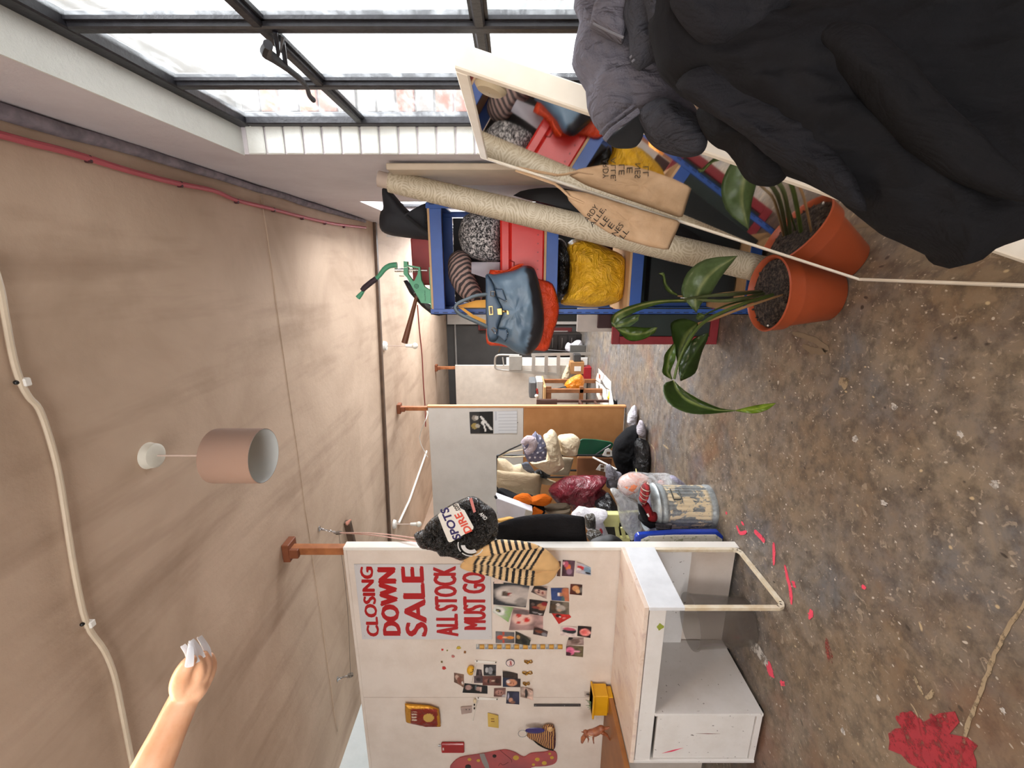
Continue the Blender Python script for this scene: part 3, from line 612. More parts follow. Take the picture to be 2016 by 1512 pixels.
# --- third shelf: yellow sack, dark bags; reflected block stack; lowest: dark board
def m_poly(name, c1, c2, rough=.32, sc=14, b_=.8, alpha=1.0):
    t = NT(name); co = t.coord(); n_ = t.noise(co, sc, 5, .6, 1.2); t.base(t.mix(t.ramp(n_, [(.35, 0.), (.65, 1.)]), hx(c1), hx(c2))); t.set(Roughness=rough)
    if alpha < 1: t.set(Alpha=alpha)
    h = t.math('ABSOLUTE', t.math('SUBTRACT', t.noise(co, sc * .8, 4, .6, 1.5), .5)); h = t.math('ADD', h, t.math('MULTIPLY', t.vor(co, sc * 1.3), .35)); t.bump(h, b_, .05); return t.m
YEL = m_poly('yellow_poly', '#eeb92a', '#dda51c', .38, 16); BLKP = m_poly('black_poly', '#101012', '#1b1b1e', .22, 12, .9)
pf('yellow_sack', [(1118, 478), (1150, 470), (1200, 490), (1232, 510), (1233, 560), (1226, 590), (1180, 604), (1130, 602), (1102, 597), (1118, 570), (1122, 520)], 2.60, .13, YEL, 'crumpled yellow plastic sack on the third shelf', 'bag', wr=.014, ws=(18, 18, 12), zmin=.759, xmin=-.255)
pf('dark_bag', [(1090, 470), (1112, 475), (1122, 510), (1122, 560), (1105, 585), (1095, 560), (1090, 510)], 2.68, .10, BLKP, 'shiny black plastic bag squeezed beside the yellow sack', 'bag', wr=.012, ws=(18, 18, 18), zmax=1.145, xmin=-.255)
t = thing('wood_blocks', V((.16, 2.66, .757)), 'stack of small brown wooden blocks behind the yellow sack', 'blocks')
for i in range(5):
    for j in range(4):
        b = B(); box(b, (.17 + (i % 2) * .07, 2.50 + j * .085, .758 + i * .052), (.235 + (i % 2) * .07 - .002, 2.58 + j * .085, .808 + i * .052), .003); mk('block', b, M('block_wood', '#8a5f45') if (i + j) % 2 else M('block_wood_pale', '#b3927a'), t)
b = B(); box(b, (-.2, 2.52, .13), (.28, 2.60, .62), .004); mk('dark_case', b, M('black_green_board', '#10191c', .5), label='dark flat case standing on the bottom shelf', cat='case')
# --- chalkboard with red frame behind the shelf, panels behind that
t = thing('chalkboard', V((-.1, 2.97, 0)), 'dark green chalkboard in a red frame behind the blue shelf', 'chalkboard')
RF = M('red_frame_paint', '#8e2730', .5); X0, X1, Z0, Z1 = -.515, .24, .005, .72
for lo, hi in (((X0, 2.91, Z0), (X1, 2.94, Z0 + .055)), ((X0, 2.91, Z1 - .05), (X1, 2.94, Z1)), ((X0, 2.91, Z0 + .055), (X0 + .055, 2.94, Z1 - .05)), ((X1 - .055, 2.91, Z0 + .055), (X1, 2.94, Z1 - .05))):
    b = B(); box(b, lo, hi, .003); mk('frame', b, RF, t)
b = B(); box(b, (X0 + .04, 2.925, Z0 + .04), (X1 - .04, 2.935, Z1 - .04)); mk('board', b, M('chalk_green', '#23302f', .7, col2='#2c3a39', vs=3), t)
for i, (lb, col, x0, z1, y) in enumerate((('maroon panel standing behind the chalkboard', '#3a1c1f', -.42, .80, 3.02), ('narrow white board edge standing behind the maroon panel', '#cfcac4', -.46, .93, 3.12), ('tall dark board standing farthest behind the shelf', '#1d2220', -.40, 1.18, 3.24))):
    b = B(); box(b, (x0, y, .003), (.25, y + .03, z1), .003); mk('stored_panel', b, M('panel_col%d' % i, col, .6), label=lb, cat='panel')
# ================================================================== HANDBAG AND TOTE
q = Z_(880, 500, 7.558); LEA = M('blue_leather', '#42566a', .42, col2='#34475a', vs=7, bump=.25, bs=25); BRASS = M('aged_brass', '#a88d5c', .35, 1.0); GREYL = M('grey_leather', '#5d6a72', .5)
ORG = m_poly('orange_nylon', '#e2491a', '#cf3d12', .42, 14, .6); AMB = M('amber_strap', '#e0a038', .6)
hy = 2.335
bag = thing('handbag', onY(1090, 600, hy), 'blue leather handbag with a black base and looped handles, hung on the shelf post', 'bag')
BO = [(585, 300), (700, 305), (860, 275), (1010, 240), (1150, 172), (1285, 205), (1340, 330), (1400, 560), (1440, 830), (1440, 1100), (1380, 1330), (1280, 1450), (1190, 1510), (1010, 1460), (860, 1360), (700, 1320), (620, 1300), (590, 1150), (575, 800), (575, 500)]
def q_inv(px, py): return (px - 880) * 7.558, (py - 500) * 7.558
def leather_bag(v):
    x, y = q_inv(*pix(v)); lim = 1150 + 110 * max(0, 1 - ((y - 850) / 620) ** 2)
    f = min(1, max(0, (x - lim) / 18)); n_ = noise.noise(v * 22) * .5 + .5
    a = [p + (r - p) * n_ for p, r in zip(hx('#41566a'), hx('#64798a'))]; c = hx('#232226')
    return tuple(p + (r - p) * f for p, r in zip(a, c))
pf('body', [q(*p) for p in BO], hy, .075, printmat('leather_print', .38, .25), None, None, bag, .055, .011, (15, 15, 15), 2.6, 3, ctr=q(1020, 830), rings=16, seg=72)
colour(bag.children[0], leather_bag)
P = lambda pts, y: [onY(*q(*p), y) for p in pts]
def slab(name, pts, y, t, mat, parent, bev=.0, **k):
    b = B(); prism(b, P(pts, y), V((0, 1, 0)), t, bev); return mk(name, b, mat, parent, **k)
def softslab(name, pts, y, d, mat, parent, **k): return pf(name, [q(*p) for p in pts], y, d, mat, None, None, parent, d * .6, k.pop('wr', .001), flat=k.pop('flat', 5), rings=6, **k)
softslab('flap', [(572, 320), (605, 305), (660, 370), (700, 450), (715, 560), (770, 690), (830, 800), (832, 905), (790, 1010), (755, 1120), (765, 1250), (720, 1310), (640, 1310), (600, 1210), (580, 800)], hy - .083, .010, LEA, bag, smooth=False)
for pts in ([(715, 520), (830, 518), (895, 705), (880, 715), (740, 640)], [(760, 1110), (890, 1120), (915, 1180), (900, 1260), (865, 1310), (745, 1210)]):
    o = softslab('strap_patch', pts, hy - .090, .006, LEA, bag, smooth=False)
    for p in pts[1:4:1]:
        b = B(); ball(b, onY(*q(p[0] * .9 + 810 * .1, p[1] * .9 + sum(z[1] for z in pts) / len(pts) * .1), hy - .097), .0022, 8); mk('rivet', b, CHR, o, smooth=True)
HP = [(640, 600), (600, 598), (430, 620), (280, 680), (170, 730), (125, 800), (200, 890), (400, 985), (560, 1060), (650, 1105)]
b = B(); tube(b, [onY(*q(*p), hy - .075 - .03 * sin(i / 9 * pi)) for i, p in enumerate(HP)], [.0075, .008, .0085, .0085, .0075, .0075, .0085, .0085, .008], 10, smoothpath=4); mk('handle', b, GREYL, bag, smooth=True, label='grey leather looped handle')
b = B(); tube(b, [onY(*q(x - 8, y + 12), hy + .03) for x, y in HP], .0075, 8, smoothpath=4); mk('handle', b, M('dark_blue_leather', '#2c3c48', .5), bag, smooth=True)
for pts in ([(650, 555), (710, 555), (710, 625), (650, 625)], [(660, 1120), (690, 1090), (745, 1130), (715, 1185)]):
    b = B(); c4 = P(pts, hy - .096); tube(b, c4, .0028, 6, closed=True); mk('buckle', b, CHR, bag, smooth=True)
b = B(); prism(b, P([(618, 775), (680, 772), (690, 905), (628, 910)], hy - .099), V((0, -1, 0)), .003, .0006); pl = mk('name_plate', b, BRASS, bag)
b = B(); prism(b, P([(632, 790), (670, 788), (678, 890), (640, 894)], hy - .1025), V((0, -1, 0)), .0008); mk('plate_inset', b, M('dark_plate', '#4d4a45', .5), pl)
b = B(); prism(b, P([(745, 812), (815, 808), (820, 905), (755, 905)], hy - .100), V((0, -1, 0)), .004, .001); tube(b, P([(820, 855), (885, 855)], hy - .103), .006, 10); b2 = B(); lk = mk('clasp', b, BRASS, bag, kind=None)
b2.free(); b = B(); prism(b, P([(885, 830), (920, 850), (925, 900), (890, 905)], hy - .099), V((0, -1, 0)), .004, .001); mk('clasp_plate', b, BRASS, bag)
b = B(); tube(b, P([(800, 1380), (785, 1430), (765, 1465)], hy - .05), .0025, 6); mk('zip_pull', b, BRASS, bag, smooth=True)
t = thing('nylon_bag', onY(1090, 600, hy + .085), 'orange nylon bag hung behind the blue handbag', 'bag')
pf('body', [q(*p) for p in [(640, 235), (760, 250), (900, 235), (1060, 150), (1140, 200), (1300, 330), (1385, 380), (1480, 400), (1575, 450), (1630, 600), (1668, 800), (1640, 1000), (1590, 1150), (1500, 1430), (1335, 1435), (1100, 1420), (780, 1370), (610, 1350), (580, 1200), (600, 800), (620, 400)]], hy + .095, .035, ORG, None, None, t, .03, .007, (20, 20, 20), 3, 5, ctr=q(1150, 830), rings=14, seg=64)
b = B(); prism(b, P([(150, 775), (430, 690), (578, 680), (578, 800), (250, 798)], hy + .05), V((0, 1, 0)), .004); mk('strap', b, AMB, t)
b = B(); prism(b, P([(170, 790), (240, 800), (400, 910), (575, 985), (575, 1045), (450, 1000), (300, 890)], hy + .045), V((0, 1, 0)), .004); mk('strap', b, AMB, t)
b = B(); tube(b, P([(700, 250), (910, 255), (960, 215), (1060, 170), (1140, 150)], hy + .03), .004, 6, smoothpath=3); mk('drawcord', b, ORG, t, smooth=True)
# canvas tote hung on the mirror's far edge
CAN = M('natural_canvas', '#c0a283', .85, col2='#b29372', vs=12, bump=.25, bs=120)
ty = 1.745
t = thing('tote_bag', onY(1320, 470, ty), 'natural canvas tote with faint black lettering hanging from the mirror edge', 'bag')
pf('body', [(1112, 374), (1150, 378), (1200, 393), (1270, 415), (1340, 436), (1336, 448), (1328, 465), (1316, 493), (1278, 486), (1237, 474), (1198, 459), (1154, 430), (1120, 396)], ty, .022, CAN, None, None, t, .014, .007, (24, 24, 24), 3.6, 9, ctr=(1235, 438), rings=12, smooth=False)
b = B(); tube(b, [onY(1092, 362, 1.75), onY(1105, 372, ty), onY(1122, 388, ty - .012), onY(1150, 400, ty - .02)], .005, 6); tube(b, [mp(-.006, 1.44, .004), onY(1092, 362, 1.75)], .005, 6); mk('handle', b, CAN, t, smooth=True, kind=None)
INK = M('black_ink', '#26201c', .8); xd = (onY(1150, 400, ty) - onY(1182, 460, ty)); xd = -xd
a0, a1 = onY(1150, 432, ty), onY(1175, 398, ty); xd = (a1 - a0).normalized(); yd = V((0, -1, 0)).cross(xd) * -1
b = B()
for i, s in enumerate(('ARDY', 'ALLE,', 'LE', 'E', 'NES', 'LL')):
    c_ = onY(1164 + i * 13, 420 + i * 8.0, ty - .030); text_mesh(b, s, c_, xd, xd.cross(V((0, 1, 0))) * 1, .015 * len(s) + .004, .021, .0004)
mk('lettering', b, INK, t, kind='stuff')

# ================================================================== POTTED PLANT
TERR = M('terracotta_plastic', '#984322', .45, col2='#8c3c1d', vs=3)
pc = V((-.118, 1.945, 0)); plant = thing('potted_plant', pc, 'large-leaved drooping plant in a terracotta pot by the mirror', 'plant')
b = B(); lathe(b, [(.001, .002), (.112, .002), (.118, .008), (.146, .205), (.158, .207), (.163, .262), (.166, .272), (.160, .276), (.154, .270), (.148, .225), (.001, .225)], pc, 40); mk('pot', b, TERR, plant, smooth=True, sharp=50)
def m_soil():
    t = NT('bark_soil'); co = t.coord(); t.base(t.mix(t.ramp(t.noise(co, 70, 5, .7), [(.45, 0.), (.62, 1.)]), hx('#1d1613'), hx('#55463c'))); t.set(Roughness=.95); t.bump(t.noise(co, 90, 5), 1.0, .01); return t.m
b = B(); lathe(b, [(.149, .250), (.11, .252), (.06, .257), (.001, .258)], pc, 30)
for i in range(110):
    r_, a = .145 * sqrt(random.random()), random.random() * 6.283; s_ = random.uniform(.003, .010); b2 = B(); bmesh.ops.create_icosphere(b2, subdivisions=1, radius=1); m4 = Matrix.Translation(pc + V((r_ * cos(a), r_ * sin(a), .255))) @ Matrix.Rotation(random.random() * 3, 4, V((random.random(), random.random(), 1))) @ Matrix.Diagonal((s_ * 1.4, s_, s_ * .6, 1)); b2.transform(m4); join(b, b2)
mk('soil', b, m_soil(), plant, kind='stuff', smooth=True)
def m_leaf():
    t = NT('leaf_green'); co = t.coord('UV') if False else t.coord(); a = t.n('ShaderNodeAttribute', attribute_name='print'); t.base(t.mix(t.ramp(t.noise(co, 30, 4), [(.4, 0.), (.7, .35)]), a.outputs[0], hx('#2a3d15'))); t.set(Roughness=.28); t.bump(t.noise(t.coord('Object', (1, 1, 1)), 26, 3), .25, .01); return t.m
LEAF = m_leaf(); q7 = Z_(1190, 490, 4.4475)
def leaf(left, mid, right, z, col='#3f5522', cup=.02, tail=0.0, vein='#93a05a'):
    n = 14; L, Md, Rr = (spline([V((*p, 0)) for p in s], 6) for s in (left, mid, right))
    def smp(S, t): x = t * (len(S) - 1); i = min(int(x), len(S) - 2); return S[i].lerp(S[i + 1], x - i)
    def fn(s, t_):
        l, m_, r_ = smp(L, s), smp(Md, s), smp(Rr, s); k = t_ * 2 - 1
        p = m_.lerp(r_ if k > 0 else l, abs(k)); zz = (z if not isinstance(z, tuple) else z[0] + (z[1] - z[0]) * s) - cup * (k * k) * sin(pi * min(1, s * 1.05)) + .004 * sin(s * 19 + k * 2)
        return onD(*q7(p.x, p.y), zz)
    b = B(); G = grid(b, n, 10, fn); ids = {}
    mids = [G[i][5].co.copy() for i in range(n + 1)]
    bmesh.ops.solidify(b, geom=list(b.faces), thickness=.0014)
    o = mk('leaf', b, LEAF, plant, smooth=True, sharp=180); c0, cv = hx(col), hx(vein)
    def cf(v):
        d = min((v - m_).length for m_ in mids); f = max(0, 1 - d / .006) * .8; st = .12 * sin(v.z * 160 + v.x * 90)
        return tuple((a * (1 + st)) * (1 - f) + c_ * f for a, c_ in zip(c0, cv))
    colour(o, cf); return o
leaf([(805, 560), (690, 430), (676, 330), (740, 190), (900, 85), (1168, 60)], [(805, 560), (797, 470), (830, 360), (900, 255), (1000, 165), (1168, 60)], [(805, 560), (850, 480), (920, 410), (1010, 265), (1080, 170), (1168, 60)], 1.72, '#5f7346', -.02, vein='#a3ab74')
leaf([(720, 470), (500, 480), (260, 560), (120, 640), (105, 690)], [(720, 450), (450, 465), (220, 525), (85, 600), (95, 690)], [(720, 438), (440, 450), (200, 505), (62, 590), (68, 680)], 1.70, '#4a5f2a', .01, vein='#b3b06a')
leaf([(80, 650), (180, 610), (300, 575), (300, 600)], [(90, 680), (190, 650), (280, 610), (300, 605)], [(100, 700), (200, 690), (290, 630), (300, 610)], 1.69, '#566b45', .01)
leaf([(95, 690), (240, 680), (350, 690), (465, 685)], [(95, 690), (215, 740), (340, 740), (462, 695)], [(95, 690), (205, 800), (335, 795), (440, 735)], (1.69, 1.66), '#41591f', .02)
leaf([(820, 650), (700, 608), (590, 640), (583, 720), (610, 850), (640, 1005)], [(820, 650), (750, 715), (700, 800), (665, 880), (648, 950), (640, 1005)], [(822, 650), (795, 740), (765, 800), (735, 870), (695, 935), (640, 1005)], 1.68, '#3a4f22', .03)
leaf([(900, 735), (790, 780), (720, 860), (670, 960), (648, 1060), (665, 1155)], [(905, 735), (850, 820), (790, 920), (735, 1000), (700, 1080), (668, 1155)], [(908, 735), (905, 790), (860, 890), (830, 990), (790, 1095), (670, 1158)], 1.62, '#2d4019', -.02, vein='#4c6030')
leaf([(600, 830), (530, 920), (518, 1000), (508, 1090), (590, 1145)], [(610, 830), (570, 930), (555, 1010), (548, 1080), (592, 1142)], [(620, 830), (625, 950), (600, 1020), (580, 1080), (596, 1140)], 1.66, '#4a6425', .02)
leaf([(600, 1150), (515, 1190), (540, 1330), (680, 1422), (860, 1450), (1160, 1420)], [(602, 1150), (640, 1240), (720, 1315), (840, 1372), (1000, 1412), (1160, 1416)], [(606, 1150), (690, 1230), (790, 1295), (890, 1345), (1030, 1398), (1160, 1412)], (1.60, 1.50), '#354a1c', .02)
leaf([(1145, 1420), (1300, 1442), (1420, 1412), (1505, 1350)], [(1145, 1416), (1260, 1410), (1370, 1392), (1505, 1350)], [(1145, 1412), (1250, 1385), (1380, 1360), (1505, 1348)], (1.50, 1.47), '#7e9a2c', .005, vein='#a9bb4c')
leaf([(640, 415), (560, 380), (520, 320), (505, 240), (470, 215)], [(640, 408), (572, 360), (530, 300), (515, 235), (480, 212)], [(650, 400), (590, 360), (545, 300), (525, 215), (500, 205)], 1.76, '#4f6330', .01)
leaf([(870, 570), (820, 560), (800, 610)], [(875, 580), (840, 590), (815, 620)], [(880, 590), (860, 620), (830, 625)], 1.70, '#52622f', .005)
SOIL = .252
def stem(pts, zs, r, col='#44532a'):
    n = len(pts); P3 = [onD(*q7(*p), z) for p, z in zip(pts, zs)]; base = onZ(*q7(*pts[0]), SOIL); P3[0] = base
    b = B(); tube(b, P3, r, 8, smoothpath=4); mk('stem', b, M('stem' + col[1:], col, .4, vs=20), plant, smooth=True)
stem([(1380, 375), (1150, 395), (900, 412), (700, 440)], [1.8, 1.74, 1.72, 1.70], [.007, .008, .006, .004], '#3d4426')
stem([(1400, 390), (1180, 440), (1000, 455), (800, 440)], [1.8, 1.75, 1.73, 1.72], [.007, .008, .007, .005], '#4d5530')
stem([(1360, 370), (1150, 380), (980, 398), (820, 420), (640, 412)], [1.82, 1.78, 1.77, 1.76, 1.76], [.005, .005, .004, .003], '#8a6f48')
stem([(1565, 400), (1350, 470), (1150, 540), (970, 610), (820, 655)], [1.78, 1.72, 1.70, 1.69, 1.68], [.004, .005, .005, .005], '#8c6a45')
stem([(1480, 400), (1250, 470), (1000, 570), (850, 660), (740, 800), (660, 960), (610, 1140)], [1.8, 1.74, 1.70, 1.66, 1.62, 1.60, 1.60], [.008, .008, .007, .006, .005, .005], '#465523')
stem([(1420, 420), (1150, 470), (980, 530), (870, 580)], [1.84, 1.78, 1.74, 1.72], [.004, .004, .003], '#3a4a22')
b = B(); tube(b, [onD(*q7(*p), 1.60) for p in ((600, 1150), (680, 1240), (780, 1290), (840, 1340), (880, 1395))], .0022, 6, smoothpath=3); mk('leaf_rib', b, M('pale_rib', '#c3bf8c', .5), plant, smooth=True)
b = B(); c4 = onD(*q7(692, 428), 1.715); tube(b, [c4 + V((0, 0, .012)), c4 - V((0, .012, .003)), c4 - V((0, 0, .014))], .0012, 5); mk('plant_tie', b, WHT, plant, smooth=True)
b = B(); ball(b, onZ(*q7(1432, 672), SOIL + .004), .005, 8); mk('pebble', b, WHT, plant, smooth=True)

# ================================================================== CLOTHES HEAPED AT THE WINDOW (nearest the camera)
def cloth_mat(name, c1, c2, bump=.35, rough=.9):
    t = NT(name); co = t.coord(); t.base(t.mix(t.ramp(t.noise(co, 6, 6, .65), [(.4, 0.), (.7, 1.)]), hx(c1), hx(c2))); t.set(Roughness=rough, Specular_IOR_Level=.15)
    n1 = t.math('ABSOLUTE', t.math('SUBTRACT', t.noise(t.coord('Object', (1.6, 1.6, .7)), 7, 4, .55, 1.4), .5)); t.bump(t.math('ADD', n1, t.math('MULTIPLY', t.noise(co, 380, 2), .04)), min(1, bump * 2.2), .05); return t.m
KJ, KG, KD = cloth_mat('black_coat_cloth', '#111113', '#17171a', .12), cloth_mat('washed_grey_cotton', '#5c5a62', '#4c4a52'), cloth_mat('faded_black_cotton', '#2d2d32', '#38383d')
KP = cloth_mat('dark_denim', '#34353b', '#414249', .5)
def pd(name, pts, zc, d, mat, label=None, cat=None, parent=None, **k):
    nn = -(FW * .9 + RT * .25 - UP * .25).normalized(); return pf(name, pts, 0, d, mat, label, cat, parent, plane=(CAM + FW * zc + RT * .25 * zc, nn), n=nn, **k)
pd('black_coat', [(1285, -8), (1275, 60), (1295, 140), (1340, 182), (1420, 228), (1500, 290), (1550, 340), (1600, 360), (1655, 388), (1680, 405), (1705, 432), (1750, 468), (1800, 490), (1850, 510), (1870, 530), (1900, 520), (1935, 496), (1985, 478), (2030, 462), (2060, 400), (2070, 200), (2060, -8)], .66, .075, KJ, 'large black coat heaped over the front of the mirror', 'coat', db=.05, wr=.042, ws=(7, 7, 3), flat=2.6, seed=2, rings=40, seg=150, ctr=(1680, 200), smooth=False)
KJ2 = cloth_mat('worn_black_cloth', '#17171a', '#202024', .2)
CT_ = bpy.data.objects['black_coat']
pd('sleeve', [(1330, 168), (1380, 130), (1470, 150), (1560, 215), (1640, 300), (1705, 400), (1690, 415), (1620, 365), (1540, 320), (1450, 250), (1380, 205)], .615, .020, KJ2, parent=CT_, wr=.022, ws=(14, 14, 6), flat=2.6, seed=15, rings=16, seg=80)
pd('hood', [(1330, -8), (1345, 50), (1400, 95), (1480, 85), (1530, 40), (1545, -8)], .60, .022, KJ2, parent=CT_, wr=.020, ws=(12, 12, 8), flat=2.6, seed=16, rings=16, seg=80)
pd('lapel', [(1600, 60), (1660, 150), (1760, 260), (1860, 340), (1990, 395), (2030, 380), (1930, 290), (1800, 160), (1690, 50)], .575, .02, KJ, parent=CT_, wr=.014, ws=(12, 12, 6), flat=3, seed=17, rings=14, seg=80)
t = thing('grey_t_shirt', onD(1200, 120, .80), 'faded grey t-shirt hanging with one sleeve opening towards the tote', 'shirt')
pd('body', [(1132, -8), (1129, 18), (1142, 40), (1131, 85), (1125, 130), (1138, 155), (1153, 180), (1156, 215), (1168, 245), (1192, 274), (1222, 250), (1256, 222), (1290, 235), (1340, 255), (1390, 245), (1350, 180), (1310, 120), (1290, 50), (1285, -8)], .80, .035, KG, parent=t, wr=.012, ws=(16, 16, 10), flat=3, seed=4, rings=16, seg=90, ctr=(1215, 130), smooth=False)
nn = -(FW * .9 + RT * .25 - UP * .25).normalized(); pl0 = (CAM + FW * .755 + RT * .19, nn)
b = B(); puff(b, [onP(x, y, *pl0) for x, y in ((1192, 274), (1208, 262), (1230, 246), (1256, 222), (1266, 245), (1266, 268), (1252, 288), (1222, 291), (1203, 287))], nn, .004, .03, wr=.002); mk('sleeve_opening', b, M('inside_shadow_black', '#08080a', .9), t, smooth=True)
b = B(); tube(b, [onP(x, y, CAM + FW * .745 + RT * .19, nn) for x, y in ((1190, 276), (1204, 258), (1228, 240), (1258, 218))], .0045, 8, smoothpath=3); tube(b, [onP(x, y, CAM + FW * .748 + RT * .19, nn) for x, y in ((1181, 264), (1196, 246), (1220, 229), (1248, 207))], .0022, 6, smoothpath=3); mk('cuff', b, KG, t, smooth=True)
pd('black_t_shirt', [(1256, 222), (1268, 262), (1290, 288), (1338, 307), (1376, 306), (1392, 286), (1388, 258), (1350, 220), (1300, 196)], .76, .045, KD, 'charcoal t-shirt sleeve drooping under the grey t-shirt', 'shirt', wr=.010, ws=(16, 16, 16), seed=6, rings=14)
pd('black_trousers', [(1370, 225), (1395, 272), (1430, 286), (1452, 312), (1476, 352), (1502, 366), (1526, 366), (1549, 348), (1548, 325), (1500, 262), (1440, 212), (1390, 205)], .70, .045, KJ, 'black trouser leg end poking out below the heap over the mirror', 'trousers', wr=.010, ws=(14, 14, 14), seed=8, rings=14)
t = thing('denim_jacket', onD(1240, 60, .72), 'dark denim jacket with a stitched pocket on top of the clothes heap', 'jacket')
pd('body', [(1232, -8), (1226, 30), (1238, 70), (1240, 125), (1256, 138), (1290, 118), (1345, 160), (1335, 120), (1322, 60), (1325, -8)], .72, .03, KP, parent=t, wr=.012, ws=(18, 18, 12), seed=11, rings=14, seg=72, ctr=(1285, 60), smooth=False)
pd('cuff_strap', [(1174, -8), (1166, 20), (1160, 55), (1190, 70), (1226, 88), (1238, 55), (1242, -8)], .745, .016, KG, parent=t, wr=.007, ws=(22, 22, 22), flat=5, seed=12, smooth=False)
pd('collar', [(1266, -8), (1276, 40), (1298, 88), (1322, 132), (1337, 122), (1328, 60), (1330, -8)], .665, .02, KP, parent=t, wr=.007, ws=(18, 18, 18), flat=3, seed=13, smooth=False)
pl1 = CAM + FW * .705 + RT * .18
for pts in ([(1244, 122), (1264, 100), (1287, 66)], [(1240, 114), (1260, 92), (1283, 60)], [(1168, 46), (1196, 60), (1228, 74)]):
    b = B(); tube(b, [onP(x, y, pl1, nn) for x, y in pts], .0016, 6, smoothpath=3); mk('seam', b, M('grey_thread', '#67676d', .9), t, smooth=True)
# ================================================================== ON THE SIGN PARTITION
YW = 2.2992
def wall_pt(px, py, o=0.0): return onY(px, py, YW - o)
PRINT = printmat()
def lerp3(a, b, f): return tuple(x + (y - x) * f for x, y in zip(a, b))
def photo_print(corners, bgs, shapes, label, curl=0.0, cc=0, y=0.0, name='photo_print', cat='photo', group='photo prints pinned to the sign partition', grain=.35):
    """paper print; corners in photo points: room top-right, bottom-right, bottom-left, top-left. shapes: (u, v, ru, rv, colour)"""
    tr, br, bl, tl = [wall_pt(*c, .0012 + y) for c in corners]; n = 18; uv = {}
    cu = {0: (1, 0), 1: (1, 1), 2: (0, 1), 3: (0, 0)}[cc]
    def fn(u, v):
        p = tl.lerp(tr, u).lerp(bl.lerp(br, u), v); k = max(0, 1 - 1.1 * sqrt((u - cu[0]) ** 2 + (v - cu[1]) ** 2)) ** 2
        p = p + V((0, -curl * k, 0)); uv[tuple(round(c, 5) for c in p)] = (u, v); return p
    b = B(); G = grid(b, n, n, fn); uvs = [(i / n, j / n) for i in range(n + 1) for j in range(n + 1)]
    o = mk(name, b, PRINT, None, label, cat, group, smooth=True, sharp=180)
    bgc = [hx(c) for c in bgs]; sh = [(u, v, a, c, hx(k)) for u, v, a, c, k in shapes]; rs = random.random() * 50
    at = o.data.color_attributes.new('print', 'FLOAT_COLOR', 'POINT')
    for i, (u, v) in enumerate(uvs):
        nz = noise.fractal(V((u * 4 + rs, v * 4, rs)), 1, 2, 3); c = lerp3(bgc[0], bgc[-1], min(1, max(0, v + nz * .35)))
        for su, sv, a, r_, k in sh:
            d = sqrt(((u - su) / a) ** 2 + ((v - sv) / r_) ** 2) + nz * .12
            f = min(1, max(0, (1.08 - d) / .22)); c = lerp3(c, k, f)
        g = 1 + nz * grain; at.data[i].color = (*(x * g for x in c), 1)
    return o
z8 = lambda *p: [(940 + x / 8.4, 1140 + y / 8.4) for x, y in p]
z3 = lambda *p: [(940 + x / 6.72, 1080 + y / 6.72) for x, y in p]
z2 = lambda *p: [(850 + x / 9.4476, 1270 + y / 9.4476) for x, y in p]
SK = '#c79a82'
photo_print(z8((262, 45), (865, 95), (800, 470), (262, 420)), ['#23252b', '#3a3c42'], [(.5, .62, .40, .60, '#b9b0ab'), (.5, .30, .20, .22, '#c9c1bb'), (.52, .33, .13, .10, '#4d4038'), (.52, .47, .09, .06, '#8c2a2a'), (.5, .49, .06, .02, '#d7c9c0'), (.22, .85, .2, .2, '#8f8884')], 'large print of a pale hooded face with red lips on black', y=.0012)
photo_print(z8((275, 0), (430, 0), (430, 80), (275, 75)), ['#dcc8bc', '#d6c0b2'], [], 'small blank pinkish card above the pale hooded face print', y=.0024)
photo_print(z8((290, 430), (595, 470), (510, 690), (245, 545)), ['#cfd0cc', '#7c9c5c'], [(.45, .35, .38, .30, '#dedfdb'), (.45, .28, .16, .16, '#4a4a3a'), (.4, .26, .06, .05, '#b9b46a')], 'tilted print of a white furry mask against green leaves', curl=.012, cc=2, y=.0006)
photo_print(z8((590, 470), (1085, 560), (1085, 845), (520, 845)), ['#8c7370', '#b28d88'], [(.55, .35, .33, .34, '#d3afa4'), (.68, .22, .09, .08, '#b3302c'), (.36, .24, .08, .07, '#b53a34'), (.5, .48, .13, .10, '#b82823'), (.85, .3, .12, .3, '#6b5c5c')], 'wide pink print of a powdered face with red cheeks', y=.0002)
photo_print(z8((940, 112), (1155, 118), (1140, 330), (885, 215)), ['#2a2225', '#a6908a'], [(.4, .55, .34, .40, '#c6a294'), (.8, .4, .2, .7, '#1c1518'), (.30, .45, .10, .08, '#5d3438'), (.5, .44, .10, .08, '#5d3438'), (.4, .72, .14, .06, '#8a3a3a')], 'small print of a face under a black hat near the striped bag', curl=.010, cc=1, y=.0004)
photo_print(z8((860, 335), (1165, 375), (1090, 610), (855, 575)), ['#1d1514', '#33231f'], [(.6, .75, .25, .30, '#a6714f'), (.8, .85, .15, .18, '#8f2028'), (.5, .42, .08, .28, '#7a3026'), (.15, .4, .05, .2, '#8a8486'), (.1, .75, .05, .15, '#c9c4c2'), (.7, .2, .1, .1, '#5c4a44')], 'dark print of a dancer with an orange skirt', y=.0020)
photo_print(z8((1212, 150), (1505, 145), (1518, 370), (1225, 350)), ['#2d4580', '#3a4a74'], [(.5, .95, .75, .36, '#b36a4a'), (.5, .52, .15, .14, '#b9805f'), (.5, .42, .14, .08, '#d8d2cc'), (.1, .65, .3, .1, '#4f6a6a')], 'print of a bare-chested figure against deep blue', curl=.004, cc=1, y=.0008)
